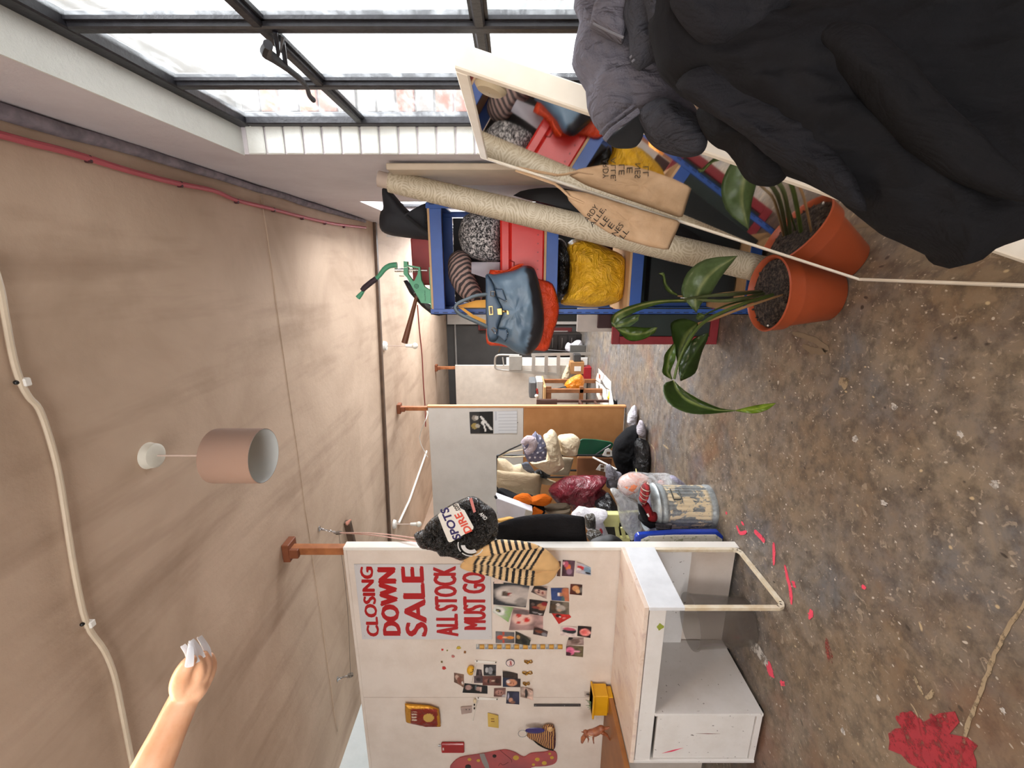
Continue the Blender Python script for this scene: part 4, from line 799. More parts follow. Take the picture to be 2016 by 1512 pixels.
photo_print(z8((1540, 80), (1735, 95), (1728, 270), (1525, 250)), ['#5a2416', '#2b1a16'], [(.6, .45, .28, .30, '#c98f60'), (.35, .65, .2, .2, '#d9a878'), (.5, .9, .25, .12, '#6e6a64')], 'tiny brown print farthest right in the upper row', y=.0006)
photo_print(z8((1205, 358), (1515, 390), (1515, 590), (1185, 562)), ['#2f2820', '#6f6558'], [(.5, .55, .25, .28, '#a29a92'), (.75, .42, .12, .10, '#c5b9b0'), (.3, .5, .1, .12, '#c0a08c'), (.5, .2, .3, .16, '#4b3a28')], 'print of a hunched pale figure on brown, under the blue print', y=.0016)
photo_print(z8((1222, 560), (1500, 565), (1552, 630), (1345, 745)), ['#b3261f', '#c02a22'], [(.7, .3, .18, .16, '#2c1c1c'), (.55, .35, .07, .07, '#ddd3d0'), (.3, .55, .12, .12, '#d67a74')], 'red diamond-tilted print tucked beneath the brown one', y=.0002)
photo_print(z8((930, 770), (1165, 868), (1147, 955), (920, 912)), ['#2a1714', '#4a3a3a'], [(.55, .4, .25, .3, '#7a3f28'), (.3, .8, .3, .2, '#7d7a80')], 'curled dark print with a white turned-up corner', curl=.022, cc=0, y=.0012)
photo_print(z8((1372, 772), (1637, 790), (1632, 965), (1370, 930)), ['#cfbcb8', '#d8c8c4'], [(.55, .62, .28, .42, '#23262c'), (.5, .30, .15, .2, '#2f3237'), (.75, .55, .15, .4, '#c0506a'), (.25, .6, .06, .3, '#d8c8c4')], 'pale print of a black stiletto heel', curl=.006, cc=1)
photo_print(z8((1662, 775), (1882, 785), (1868, 975), (1650, 940)), ['#1a1012', '#241719'], [(.45, .55, .36, .40, '#e58a84'), (.45, .5, .2, .22, '#d8635f'), (.45, .9, .12, .12, '#e6a09a')], 'black print with a single pink rose', curl=.006, cc=1, y=.0006)
photo_print(z8((1510, 965), (1757, 965), (1757, 1095), (1460, 1082)), ['#8d7870', '#9a8580'], [(.5, .5, .3, .3, '#6d5750'), (.85, .1, .2, .2, '#2a1f1e')], 'curled brownish print above the pink hat print', curl=.016, cc=3)
photo_print(z8((1465, 1105), (1755, 1112), (1745, 1292), (1465, 1265)), ['#4a3a2a', '#6d6248'], [(.5, .25, .42, .26, '#d86a92'), (.45, .2, .16, .1, '#b84a74'), (.5, .62, .10, .2, '#e0a0b4'), (.2, .1, .2, .2, '#3a1a24')], 'print of a figure in a big pink hat', y=.0010)
photo_print(z8((300, 865), (610, 882), (612, 1060), (300, 1058)), ['#6d6a6c', '#5d5a5c'], [(.5, .25, .2, .18, '#c2452c'), (.5, .5, .10, .14, '#d9a27c'), (.5, .78, .14, .22, '#d8862c'), (.15, .42, .22, .05, '#b04a38'), (.85, .42, .22, .05, '#b04a38')], 'grey print of a figure dressed in orange', y=.0004)
photo_print(z8((630, 862), (880, 972), (862, 1100), (622, 1065)), ['#2a2620', '#33362a'], [(.6, .2, .18, .12, '#b8905c'), (.4, .6, .3, .2, '#191714')], 'dark folded print beside the orange figure print', curl=.020, cc=1, y=.0008)
photo_print(z3((1128, 150), (1292, 162), (1272, 370), (1115, 362)), ['#3a1c22', '#5c4250'], [(.55, .5, .22, .22, '#d46a34'), (.75, .3, .2, .2, '#c25870'), (.3, .6, .2, .25, '#8a6a80'), (.8, .1, .1, .1, '#e0a8b0')], 'dark red party print just right of the striped bag')
photo_print(z3((1308, 165), (1500, 250), (1502, 355), (1300, 322)), ['#c8b8bc', '#8fa4b8'], [(.6, .35, .2, .3, '#c03038'), (.55, .75, .3, .25, '#7d98b0'), (.2, .8, .12, .2, '#1f1a20'), (.4, .2, .12, .15, '#e6d8d4')], 'curled print of red clothes, lowest beneath the striped bag', curl=.014, cc=0)
photo_print(z3((1075, 165), (1104, 168), (1095, 368), (1050, 366)), ['#4a2a26', '#6a4a3c'], [], 'sliver of a brown print half covered by the striped bag')
# film-like strip of ten stamps
b = B(); t = thing('picture_strip', wall_pt(1022, 1273), 'horizontal strip of ten small repeated yellow and grey pictures', 'photo')
for i in range(10):
    x = 937 + i * 17.1; b = B(); c4 = [wall_pt(x + .4, 1268.3, .0015), wall_pt(x + 16.7, 1268.6, .0015), wall_pt(x + 16.7, 1278.2, .0015), wall_pt(x + .4, 1278, .0015)]
    grid(b, 6, 6, lambda s, v: c4[3].lerp(c4[0], s).lerp(c4[2].lerp(c4[1], s), v)); o = mk('picture', b, PRINT, t, smooth=True)
    at = o.data.color_attributes.new('print', 'FLOAT_COLOR', 'POINT')
    for k in range(49):
        s, v = (k // 7) / 6, (k % 7) / 6; c = hx('#8a8f94') if v < .35 else hx('#a8782c')
        if abs(v - .68) < .2 and abs(s - .5) < .25: c = hx('#d0a04a')
        if abs(v - .2) < .1 and s > .4: c = hx('#c7c2b8')
        at.data[k].color = (*c, 1)
# prints around the shelf brackets
photo_print(z2((415, 515), (598, 548), (600, 772), (415, 690)), ['#5c4034', '#8a6a58'], [(.6, .3, .25, .2, '#c0a090'), (.4, .55, .3, .25, '#7a4a3c'), (.3, .85, .12, .1, '#d6ccc4')], 'small sepia print highest in the bracket group', curl=.010, cc=2, group='prints around the white brackets')
photo_print(z2((840, 450), (925, 458), (945, 572), (820, 570)), ['#241a1c', '#4a3a3c'], [(.5, .6, .4, .1, '#6b5a5c')], 'tiny dark striped print under the upper bracket', group='prints around the white brackets')
photo_print(z2((965, 362), (1198, 368), (1195, 570), (965, 566)), ['#1e1c20', '#3a383c'], [(.45, .55, .35, .2, '#8f9094'), (.5, .25, .25, .12, '#b4b4b6'), (.3, .8, .2, .1, '#0c0c0e')], 'black and white landscape print beneath the upper bracket', group='prints around the white brackets')
photo_print(z2((785, 575), (950, 575), (948, 705), (785, 705)), ['#5c4d50', '#463a40'], [(.5, .5, .28, .25, '#2c2228')], 'murky purple-brown print left of the brown double portrait', group='prints around the white brackets')
photo_print(z2((950, 578), (1292, 576), (1292, 756), (945, 748)), ['#6b4038', '#4f2c26'], [(.5, .3, .2, .22, '#8a5c50'), (.5, .58, .1, .1, '#c9b09c'), (.5, .8, .3, .14, '#3a1e1a'), (.45, .32, .28, .05, '#32201f')], 'long brown print of a moustached portrait', y=.001, group='prints around the white brackets')
photo_print(z2((610, 710), (1037, 762), (1037, 906), (570, 885)), ['#0e0d10', '#15171a'], [(.6, .2, .3, .14, '#a08078'), (.55, .62, .25, .12, '#a88a80'), (.4, .72, .2, .03, '#c2a49a'), (.6, .72, .2, .03, '#c2a49a'), (.7, .5, .25, .05, '#5a6a70')], 'long black print with a face and a spread hand', y=.0006, group='prints around the white brackets')
photo_print(z2((1317, 460), (1598, 530), (1603, 628), (1320, 602)), ['#2e221e', '#3a2c26'], [], 'plain dark curled print above the old man portrait', curl=.012, cc=0, group='prints around the white brackets')
photo_print(z2((1322, 605), (1652, 630), (1648, 783), (1322, 778)), ['#26304a', '#2e1a14'], [(.5, .5, .42, .32, '#c88a6a'), (.6, .3, .2, .1, '#d8cac6'), (.42, .45, .08, .05, '#5a3428'), (.42, .62, .12, .04, '#8a4436')], 'portrait print of a laughing old man with white hair', y=.001, group='prints around the white brackets')
photo_print(z2((1160, 802), (1378, 795), (1370, 970), (1153, 958)), ['#6a4640', '#7c5a54'], [(.5, .45, .3, .36, '#a87a6e'), (.4, .38, .08, .05, '#4a2a28'), (.62, .38, .08, .05, '#4a2a28'), (.5, .65, .14, .06, '#5c3430'), (.1, .9, .2, .2, '#b0a8a8')], 'portrait print of a bald man in brown tones', group='prints around the white brackets')
photo_print(z2((1400, 860), (1628, 868), (1628, 1107), (1382, 1086)), ['#25263a', '#2a2c44'], [(.3, .35, .2, .18, '#b8846a'), (.55, .75, .45, .3, '#34344e'), (.6, .12, .3, .06, '#a8a4b4'), (.15, .5, .12, .2, '#7c5648')], 'magazine cover print of a man in a navy suit', y=.0012, group='prints around the white brackets')
photo_print(z2((1650, 775), (1880, 790), (1888, 1030), (1648, 960)), ['#8a7468', '#d3b2a4'], [(.5, .45, .5, .12, '#241c1a'), (.6, .15, .3, .12, '#b09c90'), (.4, .9, .4, .2, '#d8b8a8')], 'curling beige print lowest in the bracket group', curl=.03, cc=1, group='prints around the white brackets')

# the sale sign
z = lambda x, y: (540 + x / 3.36, 960 + y / 3.36)
sign = thing('sale_sign', wall_pt(835, 1183), 'white plastic sign with big red capital letters announcing a closing sale', 'sign')
tl, tr, br, bl = wall_pt(714, 1257.5), wall_pt(697, 1110), wall_pt(966, 1110), wall_pt(968.5, 1258)
xl, xr_, zt, zb = (tl.x + bl.x) / 2, (tr.x + br.x) / 2, (tl.z + tr.z) / 2, (bl.z + br.z) / 2
b = B(); box(b, (xl, YW - .005, zb), (xr_, YW - .001, zt), .001); mk('board', b, M('sign_white', '#c9c8ca', .22, var=.03), sign)
REDI = M('sign_red', '#ab171c', .3, var=.05)
for s, (a0, a1, ya), (b0, b1, yb), bo in (('CLOSING', (612, 697, 985), (567, 652, 522), .02), ('DOWN', (720, 838, 980), (678, 805, 526), .035), ('SALE', (868, 1015, 985), (838, 990, 520), .03), ('ALL STOCK', (1073, 1220, 984), (1048, 1204, 518), .02), ('MUST GO', (1255, 1402, 941), (1240, 1396, 558), .02)):
    p = [onY(*z(*c), YW - .005) for c in ((a0, ya), (a1, ya), (b0, yb), (b1, yb))]; ctr = (p[0] + p[1] + p[2] + p[3]) / 4
    wd = ((p[2] + p[3]) - (p[0] + p[1])).x / 2; ht = ((p[0] + p[2]) - (p[1] + p[3])).z / 2
    b = B(); heavy_text(b, s, ctr, V((1, 0, 0)), V((0, 0, 1)), wd, ht, bo * .34); mk('lettering', b, REDI, sign, kind='stuff')
for px, py in ((702, 1113), (718, 1252), (965, 1253)):
    b = B(); ball(b, wall_pt(px, py, .005), .003, 8, sc=(1, .4, 1)); mk('screw', b, STEEL, sign, smooth=True)
# small things stuck to the partition
def wl(px, py, o): return wall_pt(px, py, o)
for (x0, y0), lb in (((936, 1302), 'white metal shelf bracket beneath the picture strip'), ((938.5, 1374.5), 'white metal shelf bracket above the ivory ball and grey case')):
    t = thing('shelf_bracket', wl(x0, y0, 0), lb, 'bracket', 'white shelf brackets')
    a, c_ = wl(x0, y0 + 1, .006), wl(x0 + 42, y0 + 2.5, .006); b = B(); prism(b, [a + V((-.012, 0, .004)), a + V((.012, 0, .004)), c_ + V((.006, 0, 0)), c_ + V((-.006, 0, 0))], V((0, 1, 0)), .005, .001); mk('wall_leg', b, WHT, t)
    o = wl(x0 + 2, y0 + 2, 0); b = B(); prism(b, [o + V((-.010, -.003, 0)), o + V((.010, -.003, 0)), o + V((.005, -.15, .018)), o + V((-.005, -.15, .018))], V((0, 0, 1)), .004, .001); mk('shelf_arm', b, WHT, t)
    for px, py in ((x0 + 3, y0 - 1), (x0 + 40, y0 + 2)):
        b = B(); ball(b, wl(px, py + .5, .012), .004, 8); mk('screw', b, BLK, t, smooth=True)
t = thing('yellow_face_ball', wl(927, 1320, 0), 'yellow ball with a drawn black smile above the small dark print', 'ball')
b = B(); ball(b, wl(927, 1320, .02), .032, 16, sc=(1.05, .7, .85)); mk('ball', b, M('yellow_rubber', '#d9a31e', .4), t, smooth=True)
b = B(); c_ = wl(927, 1320, .045); tube(b, [c_ + V(p) for p in ((-.012, -.001, -.008), (-.010, .001, -.018), (0, .001, -.020), (.008, 0, -.012))], .0022, 6); mk('smile', b, BLK, t, smooth=True)
b = B(); ball(b, c_ + V((-.020, .004, .000)), .0035, 8); mk('eye', b, BLK, t, smooth=True)
t = thing('round_badge', wl(1005, 1304, 0), 'round white badge with red letters and a dark blue rim', 'badge')
p = wl(1004.5, 1304, .002); b = B(); lathe(b, [(.001, .006), (.026, .006), (.027, 0)], p, 28, V((0, -1, 0))); mk('disc', b, M('badge_white', '#e0cdc8', .3), t, smooth=True)
b = B(); tube(b, [p + V((.0275 * cos(a * pi / 14), -.005, .0275 * sin(a * pi / 14))) for a in range(28)], .0022, 6, closed=True); mk('rim', b, M('navy', '#2a2c44', .4), t, smooth=True)
b = B(); text_mesh(b, 'Esso', p + V((0, -.0066, -.001)), V((1, 0, 0.12)), V((-.12, 0, 1)), .038, .018, .0004, .03); mk('lettering', b, M('badge_red', '#a8242a', .4), t, kind='stuff')
GOLD = M('gold_filigree', '#b78a3c', .3, .9)
for px, py, w_, lb in ((1040, 1303, 1.0, 'gold filigree brooch nearest the round badge'), (1038, 1325, 1.25, 'widest gold filigree brooch, middle of three'), (1036, 1346, .85, 'smallest gold filigree brooch, beside the old man portrait')):
    t = thing('gold_brooch', wl(px, py, 0), lb, 'brooch', 'gold brooches'); b = B(); p = wl(px, py, .006)
    for k in (-1, 1): tube(b, [p + V((.010 * cos(a * .63) * .9, -.002 * sin(a * 1.3), k * .014 * w_ + .012 * w_ * sin(a * .63))) for a in range(10)], .0032, 6, closed=True)
    tube(b, [p + V((.014 * sin(a * .9), -.003, -.028 * w_ + a * .0062 * w_)) for a in range(10)], .0032, 6); mk('filigree', b, GOLD, t, smooth=True)
    b = B(); ball(b, p + V((0, -.004, 0)), .007, 10); mk('boss', b, GOLD, t, smooth=True)
for px, py, s_, col, lb in ((871, 1279, .010, '#c8342c', 'small square red scrap'), (880.5, 1280.5, .007, '#8a8a3a', 'tiny olive scrap next to the square red scrap'), (903, 1275, .016, '#c2a83a', 'yellow scrap nearest the sign corner'), (915.5, 1283.5, .012, '#8a5a2c', 'square brown scrap nearest the picture strip'), (892, 1292, .014, '#b9706a', 'pinkish torn scrap amid the coloured scraps'), (870, 1303, .010, '#7a6a48', 'dull brown scrap below the square red one'), (874, 1315, .016, '#b32a26', 'red rounded scrap, lowest of the coloured scraps')):
    b = B(); p = wl(px, py, .002); k = 5 if s_ > .012 else 4; prism(b, [p + V((s_ * cos(i * 2 * pi / k + .7) * random.uniform(.7, 1.1), 0, s_ * sin(i * 2 * pi / k + .7) * random.uniform(.7, 1.1))) for i in range(k)], V((0, -1, 0)), .003, .0006); mk('coloured_scrap', b, M('scrap' + col[1:], col, .5), None, lb, 'scrap', 'coloured scraps beside the sign')
b = B(); ball(b, wl(935, 1380, .014), .013, 14); mk('ivory_ball', b, M('ivory', '#d8c8a8', .3), None, 'small ivory ball fixed above two black studs', 'ball', smooth=True)
for px, py, lb in ((934, 1386.5, 'black stud nearer the ivory ball'), (934, 1393.5, 'black stud farther from the ivory ball')):
    b = B(); lathe(b, [(.001, .010), (.004, .009), (.0055, .004), (.005, 0)], wl(px, py, .001), 10, V((0, -1, 0))); mk('black_stud', b, BLK, None, lb, 'stud', 'black studs', smooth=True)
t = thing('clear_case', wl(917, 1395, 0), 'small clear grey plastic case beside the black studs', 'case')
c4 = [wl(907, 1391, .002), wl(929, 1389, .002), wl(929, 1401, .002), wl(909, 1404, .002)]; b = B(); prism(b, c4, V((0, -1, 0)), .010, .002); mk('shell', b, M('clear_grey_plastic', '#a9948c', .2), t)
for px in (918, 924):
    b = B(); ball(b, wl(px, 1397, .013), .004, 8, sc=(1.3, .5, .8)); mk('stud', b, BLK, t, smooth=True)
t = thing('yellow_card', wl(970, 1418, 0), 'pale yellow square card with two brown marks', 'card')
c4 = [wl(960, 1403, .002), wl(981, 1409, .012), wl(982, 1433, .002), wl(961, 1430, .002)]; b = B(); prism(b, c4, V((0, -1, 0)), .002); mk('paper', b, M('buff_yellow', '#cfae55', .6), t)
for dx in (-.010, .012):
    b = B(); p = wl(970, 1418, .0095) + V((dx, 0, 0)); box(b, p - V((.003, .0005, .012)), p + V((.003, .0005, .012))); box(b, p - V((.006, .0005, .012)), p + V((.006, .0005, -.008))); mk('printed_mark', b, M('brown_ink', '#7a4a1e'), t)
t = thing('magnet_strip', wl(1096, 1387, 0), 'dark grey metal strip fixed upright on the partition', 'strip')
a, c_ = wl(1051, 1387, 0), wl(1143, 1387, 0); b = B(); box(b, (a.x - .009, YW - .008, c_.z), (a.x + .009, YW - .001, a.z), .001); mk('bar', b, M('grey_strip', '#3f3a3a', .4), t)
for zz in (a.z - .012, c_.z + .012, (a.z + c_.z) / 2 - .05):
    b = B(); ball(b, V((a.x, YW - .008, zz)), .0028, 8); mk('screw', b, STEEL, t, smooth=True)
# snack packet, lighter, pouch, pink board
def crisp(v):
    px, py = pix(v); u, w_ = (px - 796) / 70, (py - 1386) / 44; c = hx('#c58a22') if (u < .18 or u > .93 or w_ < .22) else hx('#8a2a1c')
    if sqrt((u - .68) ** 2 + ((w_ - .62) * .8) ** 2) < .15: c = hx('#d8b05a')
    if abs(u - .28) < .07 and .35 < w_ < .8 and (int(w_ * 16) % 2): c = hx('#e0cdb8')
    return c
def m_foil():
    t = NT('foil_print'); a = t.n('ShaderNodeAttribute', attribute_name='print'); t.base(a.outputs[0]); t.set(Roughness=.25, Metallic=.45); t.bump(t.noise(t.coord(), 40, 4, .6, 1), .6, .01); return t.m
o = pf('snack_packet', [(797, 1385), (815, 1387), (845, 1389), (864, 1396), (866, 1410), (868, 1430), (840, 1430), (812, 1424), (799, 1421), (797, 1400)], YW - .022, .020, m_foil(), 'gold and red foil snack packet pinned to the partition', 'packet', db=.016, wr=.004, ws=(25, 25, 25), flat=3, rings=18, seg=90, smooth=False); colour(o, crisp)
t = thing('red_lighter', wl(892, 1468, 0), 'glossy red lighter fixed flat below the snack packet', 'lighter')
a, c_ = wl(869, 1459, 0), wl(915, 1477, 0); b = B(); box(b, (c_.x, YW - .022, c_.z), (a.x, YW - .001, a.z), .006); mk('body', b, M('red_gloss', '#9c1d1e', .15), t)
b = B(); tube(b, [wl(869, 1468, .010), wl(863, 1468, .010)], .006, 8); mk('ring', b, STEEL, t, smooth=True)
b = B(); box(b, ((a.x + c_.x) / 2 - .012, YW - .0232, a.z - .020), ((a.x + c_.x) / 2 + .012, YW - .0222, a.z - .010), 0); mk('printed_label', b, M('pale_print', '#c9b0a8'), t)
q3 = Z_(860, 1390, 5.6)
t = thing('hair_pouch', wl(1060, 1448, 0), 'bundle of dyed hair samples on a ring with a purple oval tag', 'hair')
pf('hair_bundle', [q3(*p) for p in ((1000, 300), (1150, 270), (1180, 215), (1250, 205), (1300, 240), (1310, 400), (1290, 480), (1200, 460), (1080, 380), (1000, 340))], YW - .02, .022, m_stripe('hair_strands', '#4a2430', '#b98a52', 30, (.2, .9, .3), 2.5), None, None, t, wr=.004, ws=(30, 30, 30))
b = B(); puff(b, [wl(*q3(975 + 108 * (1 + cos(i * .35)), 270 + 32 * sin(i * .35)), .045) for i in range(18)], (0, -1, 0), .006, wr=0); mk('oval_tag', b, M('purple_tag', '#35286a', .3), t, smooth=True)
b = B(); tube(b, [wl(*q3(945 + 48 * cos(i * .45), 305 + 38 * sin(i * .45)), .03) for i in range(14)], .0022, 6, closed=True); mk('ring', b, STEEL, t, smooth=True)
b = B(); tube(b, [wl(*q3(*p), .035) for p in ((1060, 370), (1120, 420), (1200, 460), (1285, 485))], [.004, .006, .007, .006], 8, smoothpath=3); mk('black_lock', b, BLK, t, smooth=True)
b = B(); ball(b, wl(*q3(1250, 255), .04), .020, 12, sc=(1, .6, 1)); mk('blond_curl', b, M('blond', '#c8a06a', .5), t, smooth=True)
PKB = [(150, 690), (160, 640), (260, 560), (470, 525), (700, 482), (780, 480), (870, 510), (960, 555), (1040, 515), (1200, 500), (1250, 480), (1310, 500), (1328, 560), (1300, 620), (1200, 650), (1040, 665), (1000, 760), (600, 800), (200, 800)]
t = thing('pink_board', wl(990, 1500, 0), 'flat pink animal-shaped board with yellow spots at the bottom of the partition', 'cutout')
b = B(); prism(b, spline([wl(*q3(*p), .002) for p in PKB], 3, True), V((0, -1, 0)), .008); mk('board', b, M('dusty_pink', '#b0504e', .55, col2='#8f4a50', vs=5), t)
YSP = M('yellow_spot', '#bf9a35', .5)
for x, y, r_ in ((360, 588, 22), (458, 600, 20), (872, 570, 34), (1108, 588, 26), (1270, 568, 22), (1245, 525, 16), (1185, 628, 28), (1065, 645, 18)):
    b = B(); lathe(b, [(.0005, .0022), (r_ / 5.6 * .00345, .002), (r_ / 5.6 * .0037, 0)], wl(*q3(x, y), .010), 14, V((0, -1, 0))); mk('spot', b, YSP, t, smooth=True)
b = B(); prism(b, [wl(*q3(*p), .010) for p in ((470, 528), (522, 522), (570, 640), (580, 690), (540, 690), (500, 620))], V((0, -1, 0)), .0015); mk('grey_band', b, M('grey_band', '#8d8784', .5), t)
b = B(); lathe(b, [(.0005, .003), (.014, .003), (.015, 0)], wl(*q3(635, 550), .010), 12, V((0, -1, 0))); lathe(b, [(.0005, .003), (.022, .003), (.022, 0)], wl(*q3(345, 668), .010), 12, V((0, -1, 0))); mk('eye', b, M('eye_dark', '#2c1d1a', .3), t, smooth=True, kind='stuff')
for pts in ([(700, 490), (760, 540), (820, 590), (825, 620)], [(680, 660), (700, 630), (730, 650), (790, 620)]):
    b = B(); tube(b, [wl(*q3(*p), .010) for p in pts], .0018, 6, smoothpath=3); mk('drawn_line', b, M('line_brown', '#5a2422'), t, smooth=True)
# on the desk: yellow planter clipped at the back, toy beast; wooden board at the left end
t = thing('yellow_planter', wl(1180, 1378, .04), 'yellow plastic planter box with a small green sprig at the desk back', 'planter')
YP = M('yellow_plastic', '#d9a012', .35); p0, p1 = onY(1163, 1398, 2.23), onY(1196, 1360, 2.23)
b = B(); box(b, (p0.x, 2.19, p1.z), (p1.x, 2.285, p0.z), .004); mk('box', b, YP, t); b = B(); box(b, (p0.x - .012, 2.175, p0.z - .012), (p1.x + .012, 2.29, p0.z), .003); mk('rim', b, YP, t)
b = B(); box(b, (p0.x + .01, 2.20, DZ + .001), (p1.x - .02, 2.28, p1.z), .003); mk('foot_block', b, YP, t)
b = B()
for k in range(6): tube(b, [V((p0.x + .02 + k * .009, 2.23, p0.z - .01)), V((p0.x + .015 + k * .011, 2.225 + .004 * k, p0.z + .015 + .01 * (k % 3)))], [.004, .001], 5)
mk('sprig', b, M('sprig_green', '#4d6b35', .5), t, smooth=True, kind='stuff')
photo_print([(1150, 1361), (1166, 1363), (1166, 1373), (1151, 1371)], ['#c7b8ac', '#7d6e66'], [(.5, .5, .2, .3, '#4a4040')], 'scrap of a photo peeking out behind the yellow planter', group='prints around the white brackets')
q5 = Z_(660, 1250, 3.6); ty2 = 2.11; t = thing('toy_beast', onZ(1201, 1455, .76), 'small brown toy creature rearing on hind legs on the wooden table', 'toy')
def tb(pts): return [onY(*q5(*p), ty2) for p in pts]
BE = M('toy_brown', '#a0603f', .35, col2='#7d4630', vs=40); b = B()
tube(b, tb([(1760, 700), (1800, 695), (1840, 690), (1885, 665), (1905, 655)]), [.010, .020, .024, .022, .010], 12, smoothpath=3)
ball(b, tb([(1775, 690)])[0], .016, 12, sc=(1.2, .9, 1)); tube(b, tb([(1770, 712), (1755, 735), (1748, 765)]), [.013, .015, .008], 10); 
tube(b, tb([(1890, 690), (1925, 710), (1950, 750)]), [.014, .010, .005], 8); tube(b, tb([(1895, 665), (1930, 660), (1945, 652)]), [.013, .009, .006], 8); tube(b, tb([(1830, 710), (1828, 740), (1833, 772)]), [.008, .006, .004], 8); tube(b, tb([(1785, 715), (1795, 740), (1790, 765)]), [.007, .006, .003], 8)
for k in (0, 1): tube(b, tb([(1752 + k * 12, 690 - k * 10), (1738 + k * 14, 680 - k * 6)]), [.005, .001], 6)
o = mk('body', b, BE, t, smooth=True, sharp=180); o.modifiers.new('r', 'REMESH').voxel_size = .0035; sm = o.modifiers.new('s', 'SMOOTH'); sm.iterations = 4
b = B(); cc_ = tb([(1812, 695)])[0]; tube(b, [cc_ + V((.0, .0225 * cos(i * .6), .0225 * sin(i * .6))) + V((.003, 0, 0)) for i in range(10)], .003, 6, closed=True); mk('collar', b, M('pale_collar', '#d8c4b0', .4), t, smooth=True)
wt = thing('side_table', V((-3.2, 2.0, 0)), 'brown wooden table abutting the left end of the white desk', 'table'); WW = M('warm_wood', '#9c6636', .5, col2='#85532a', vs=6)
b = B(); box(b, (-3.7, 1.62, .73), (-2.745, 2.29, .76), .003); mk('tabletop', b, WW, wt)
for x in (-3.66, -2.80):
    for y in (1.66, 2.24):
        b = B(); box(b, (x - .025, y - .025, 0), (x + .025, y + .025, .73), .003); mk('leg', b, WW, wt)
p1 = onY(1235, 1400, 2.285)
b = B(); tube(b, [V((p1.x + .02, 2.25, DZ + .004)), V((p1.x + .03, 2.26, DZ + .08)), V((p1.x + .06, 2.28, DZ + .14))], .004, 6, smoothpath=3); mk('black_cable', b, BLK, None, 'black cable rising behind the yellow planter', 'cable', smooth=True)

# ================================================================== BAGS AND SKIRT HUNG ON THE PARTITION END
q6 = Z_(800, 960, 6.503); BAGP = m_poly('crinkled_black_vinyl', '#040404', '#090909', .13, 30, .9); BAGP.node_tree.nodes['Principled BSDF'].inputs['Coat Weight'].default_value = .0; BAGP.node_tree.nodes['Principled BSDF'].inputs['Specular IOR Level'].default_value = .9
by = 2.205
vb = thing('black_vinyl_bag', onY(895, 1045, by), 'crinkled shiny black bag with a white label, hung on the partition corner', 'bag')
pf('body', [q6(*p) for p in ((95, 612), (140, 598), (212, 572), (238, 500), (310, 410), (420, 330), (600, 205), (850, 118), (1020, 215), (1130, 300), (1165, 400), (1178, 520), (1150, 640), (1050, 725), (880, 835), (745, 905), (690, 915), (560, 865), (430, 862), (380, 800), (250, 772), (165, 745))], by, .07, BAGP, None, None, vb, .06, .009, (55, 55, 55), 2.6, 21, ctr=q6(700, 520), rings=40, seg=190)
for p_ in vb.children[0].data.polygons: p_.use_smooth = False
def onbag(x, y, o=0): return onY(*q6(x, y), by - .088 - o)
b = B(); prism(b, [onbag(*p) for p in ((402, 350), (420, 330), (640, 196), (668, 205), (690, 262), (745, 290), (860, 500), (855, 530), (575, 694), (550, 697), (532, 680), (470, 530))], V((0, -1, 0)), .0015); lab = mk('white_label', b, WHT, vb)
def bag_text(s, p, r_, h, mat, off=.0024, bold=.03):
    a, c_ = onbag(*p, off), onbag(*r_, off); xd = (c_ - a); L = xd.length; xd.normalize(); b = B(); text_mesh(b, s, (a + c_) / 2, xd, xd.cross(V((0, -1, 0))) * -1 if False else V((0, -1, 0)).cross(xd), L, h, .0004, bold); return mk('lettering', b, mat, lab, kind='stuff')
PUR, ORR = M('purple_ink', '#2c2360', .5), M('coral_ink', '#d8503c', .5)
u_ = (onbag(0, 0) - onbag(100, 0)).length / 100
bag_text('SPOTS', (655, 660), (478, 262), 115 * u_, PUR); bag_text('DIRE', (800, 575), (655, 330), 105 * u_, ORR); bag_text('.com', (672, 300), (612, 205), 62 * u_, BLK, bold=.02)
WINK = M('white_ink', '#d8d8d8', .5); b = B(); cc_ = onbag(825, 735, .0)
for r0, r1, a0, a1 in ((.118, .128, .4, 3.6), (.055, .095, .7, 2.9)):
    k = 18
    for i in range(k):
        if r0 > .1 and i % 6 == 5: continue
        aa, ab = a0 + (a1 - a0) * i / k, a0 + (a1 - a0) * (i + 1) / k; sc_ = u_ * 1380
        prism(b, [cc_ + V((r_ * cos(q_ + .9) * sc_, 0, r_ * sin(q_ + .9) * sc_)) for r_, q_ in ((r0, aa), (r1, aa), (r1, ab), (r0, ab))], V((0, -1, 0)), .0012)
rb = mk('round_print', b, WINK, vb, kind='stuff')
b = B(); a, c_ = onbag(755, 700, .002), onbag(865, 655, .002); xd = (onbag(840, 640) - onbag(800, 730)).normalized(); text_mesh(b, 'FOR', onbag(800, 678, .002), xd, V((0, -1, 0)).cross(xd), 125 * u_, 48 * u_, .0004, .02); mk('lettering', b, BLK, rb, kind='stuff')
b = B(); prism(b, [onbag(*p, -.012) for p in ((805, 140), (842, 130), (890, 305), (860, 322))], V((0, -1, 0)), .0015); mk('pink_label', b, M('pink_label', '#d0807a', .5), vb)
b = B(); text_mesh(b, 'AMO', onbag(985, 365, -.015), (onbag(940, 320) - onbag(1020, 405)).normalized() * -1, V((0, -1, 0)).cross((onbag(940, 320) - onbag(1020, 405)).normalized() * -1), 120 * u_, 55 * u_, .0006, .02); mk('printed_letters', b, WINK, vb, kind='stuff')
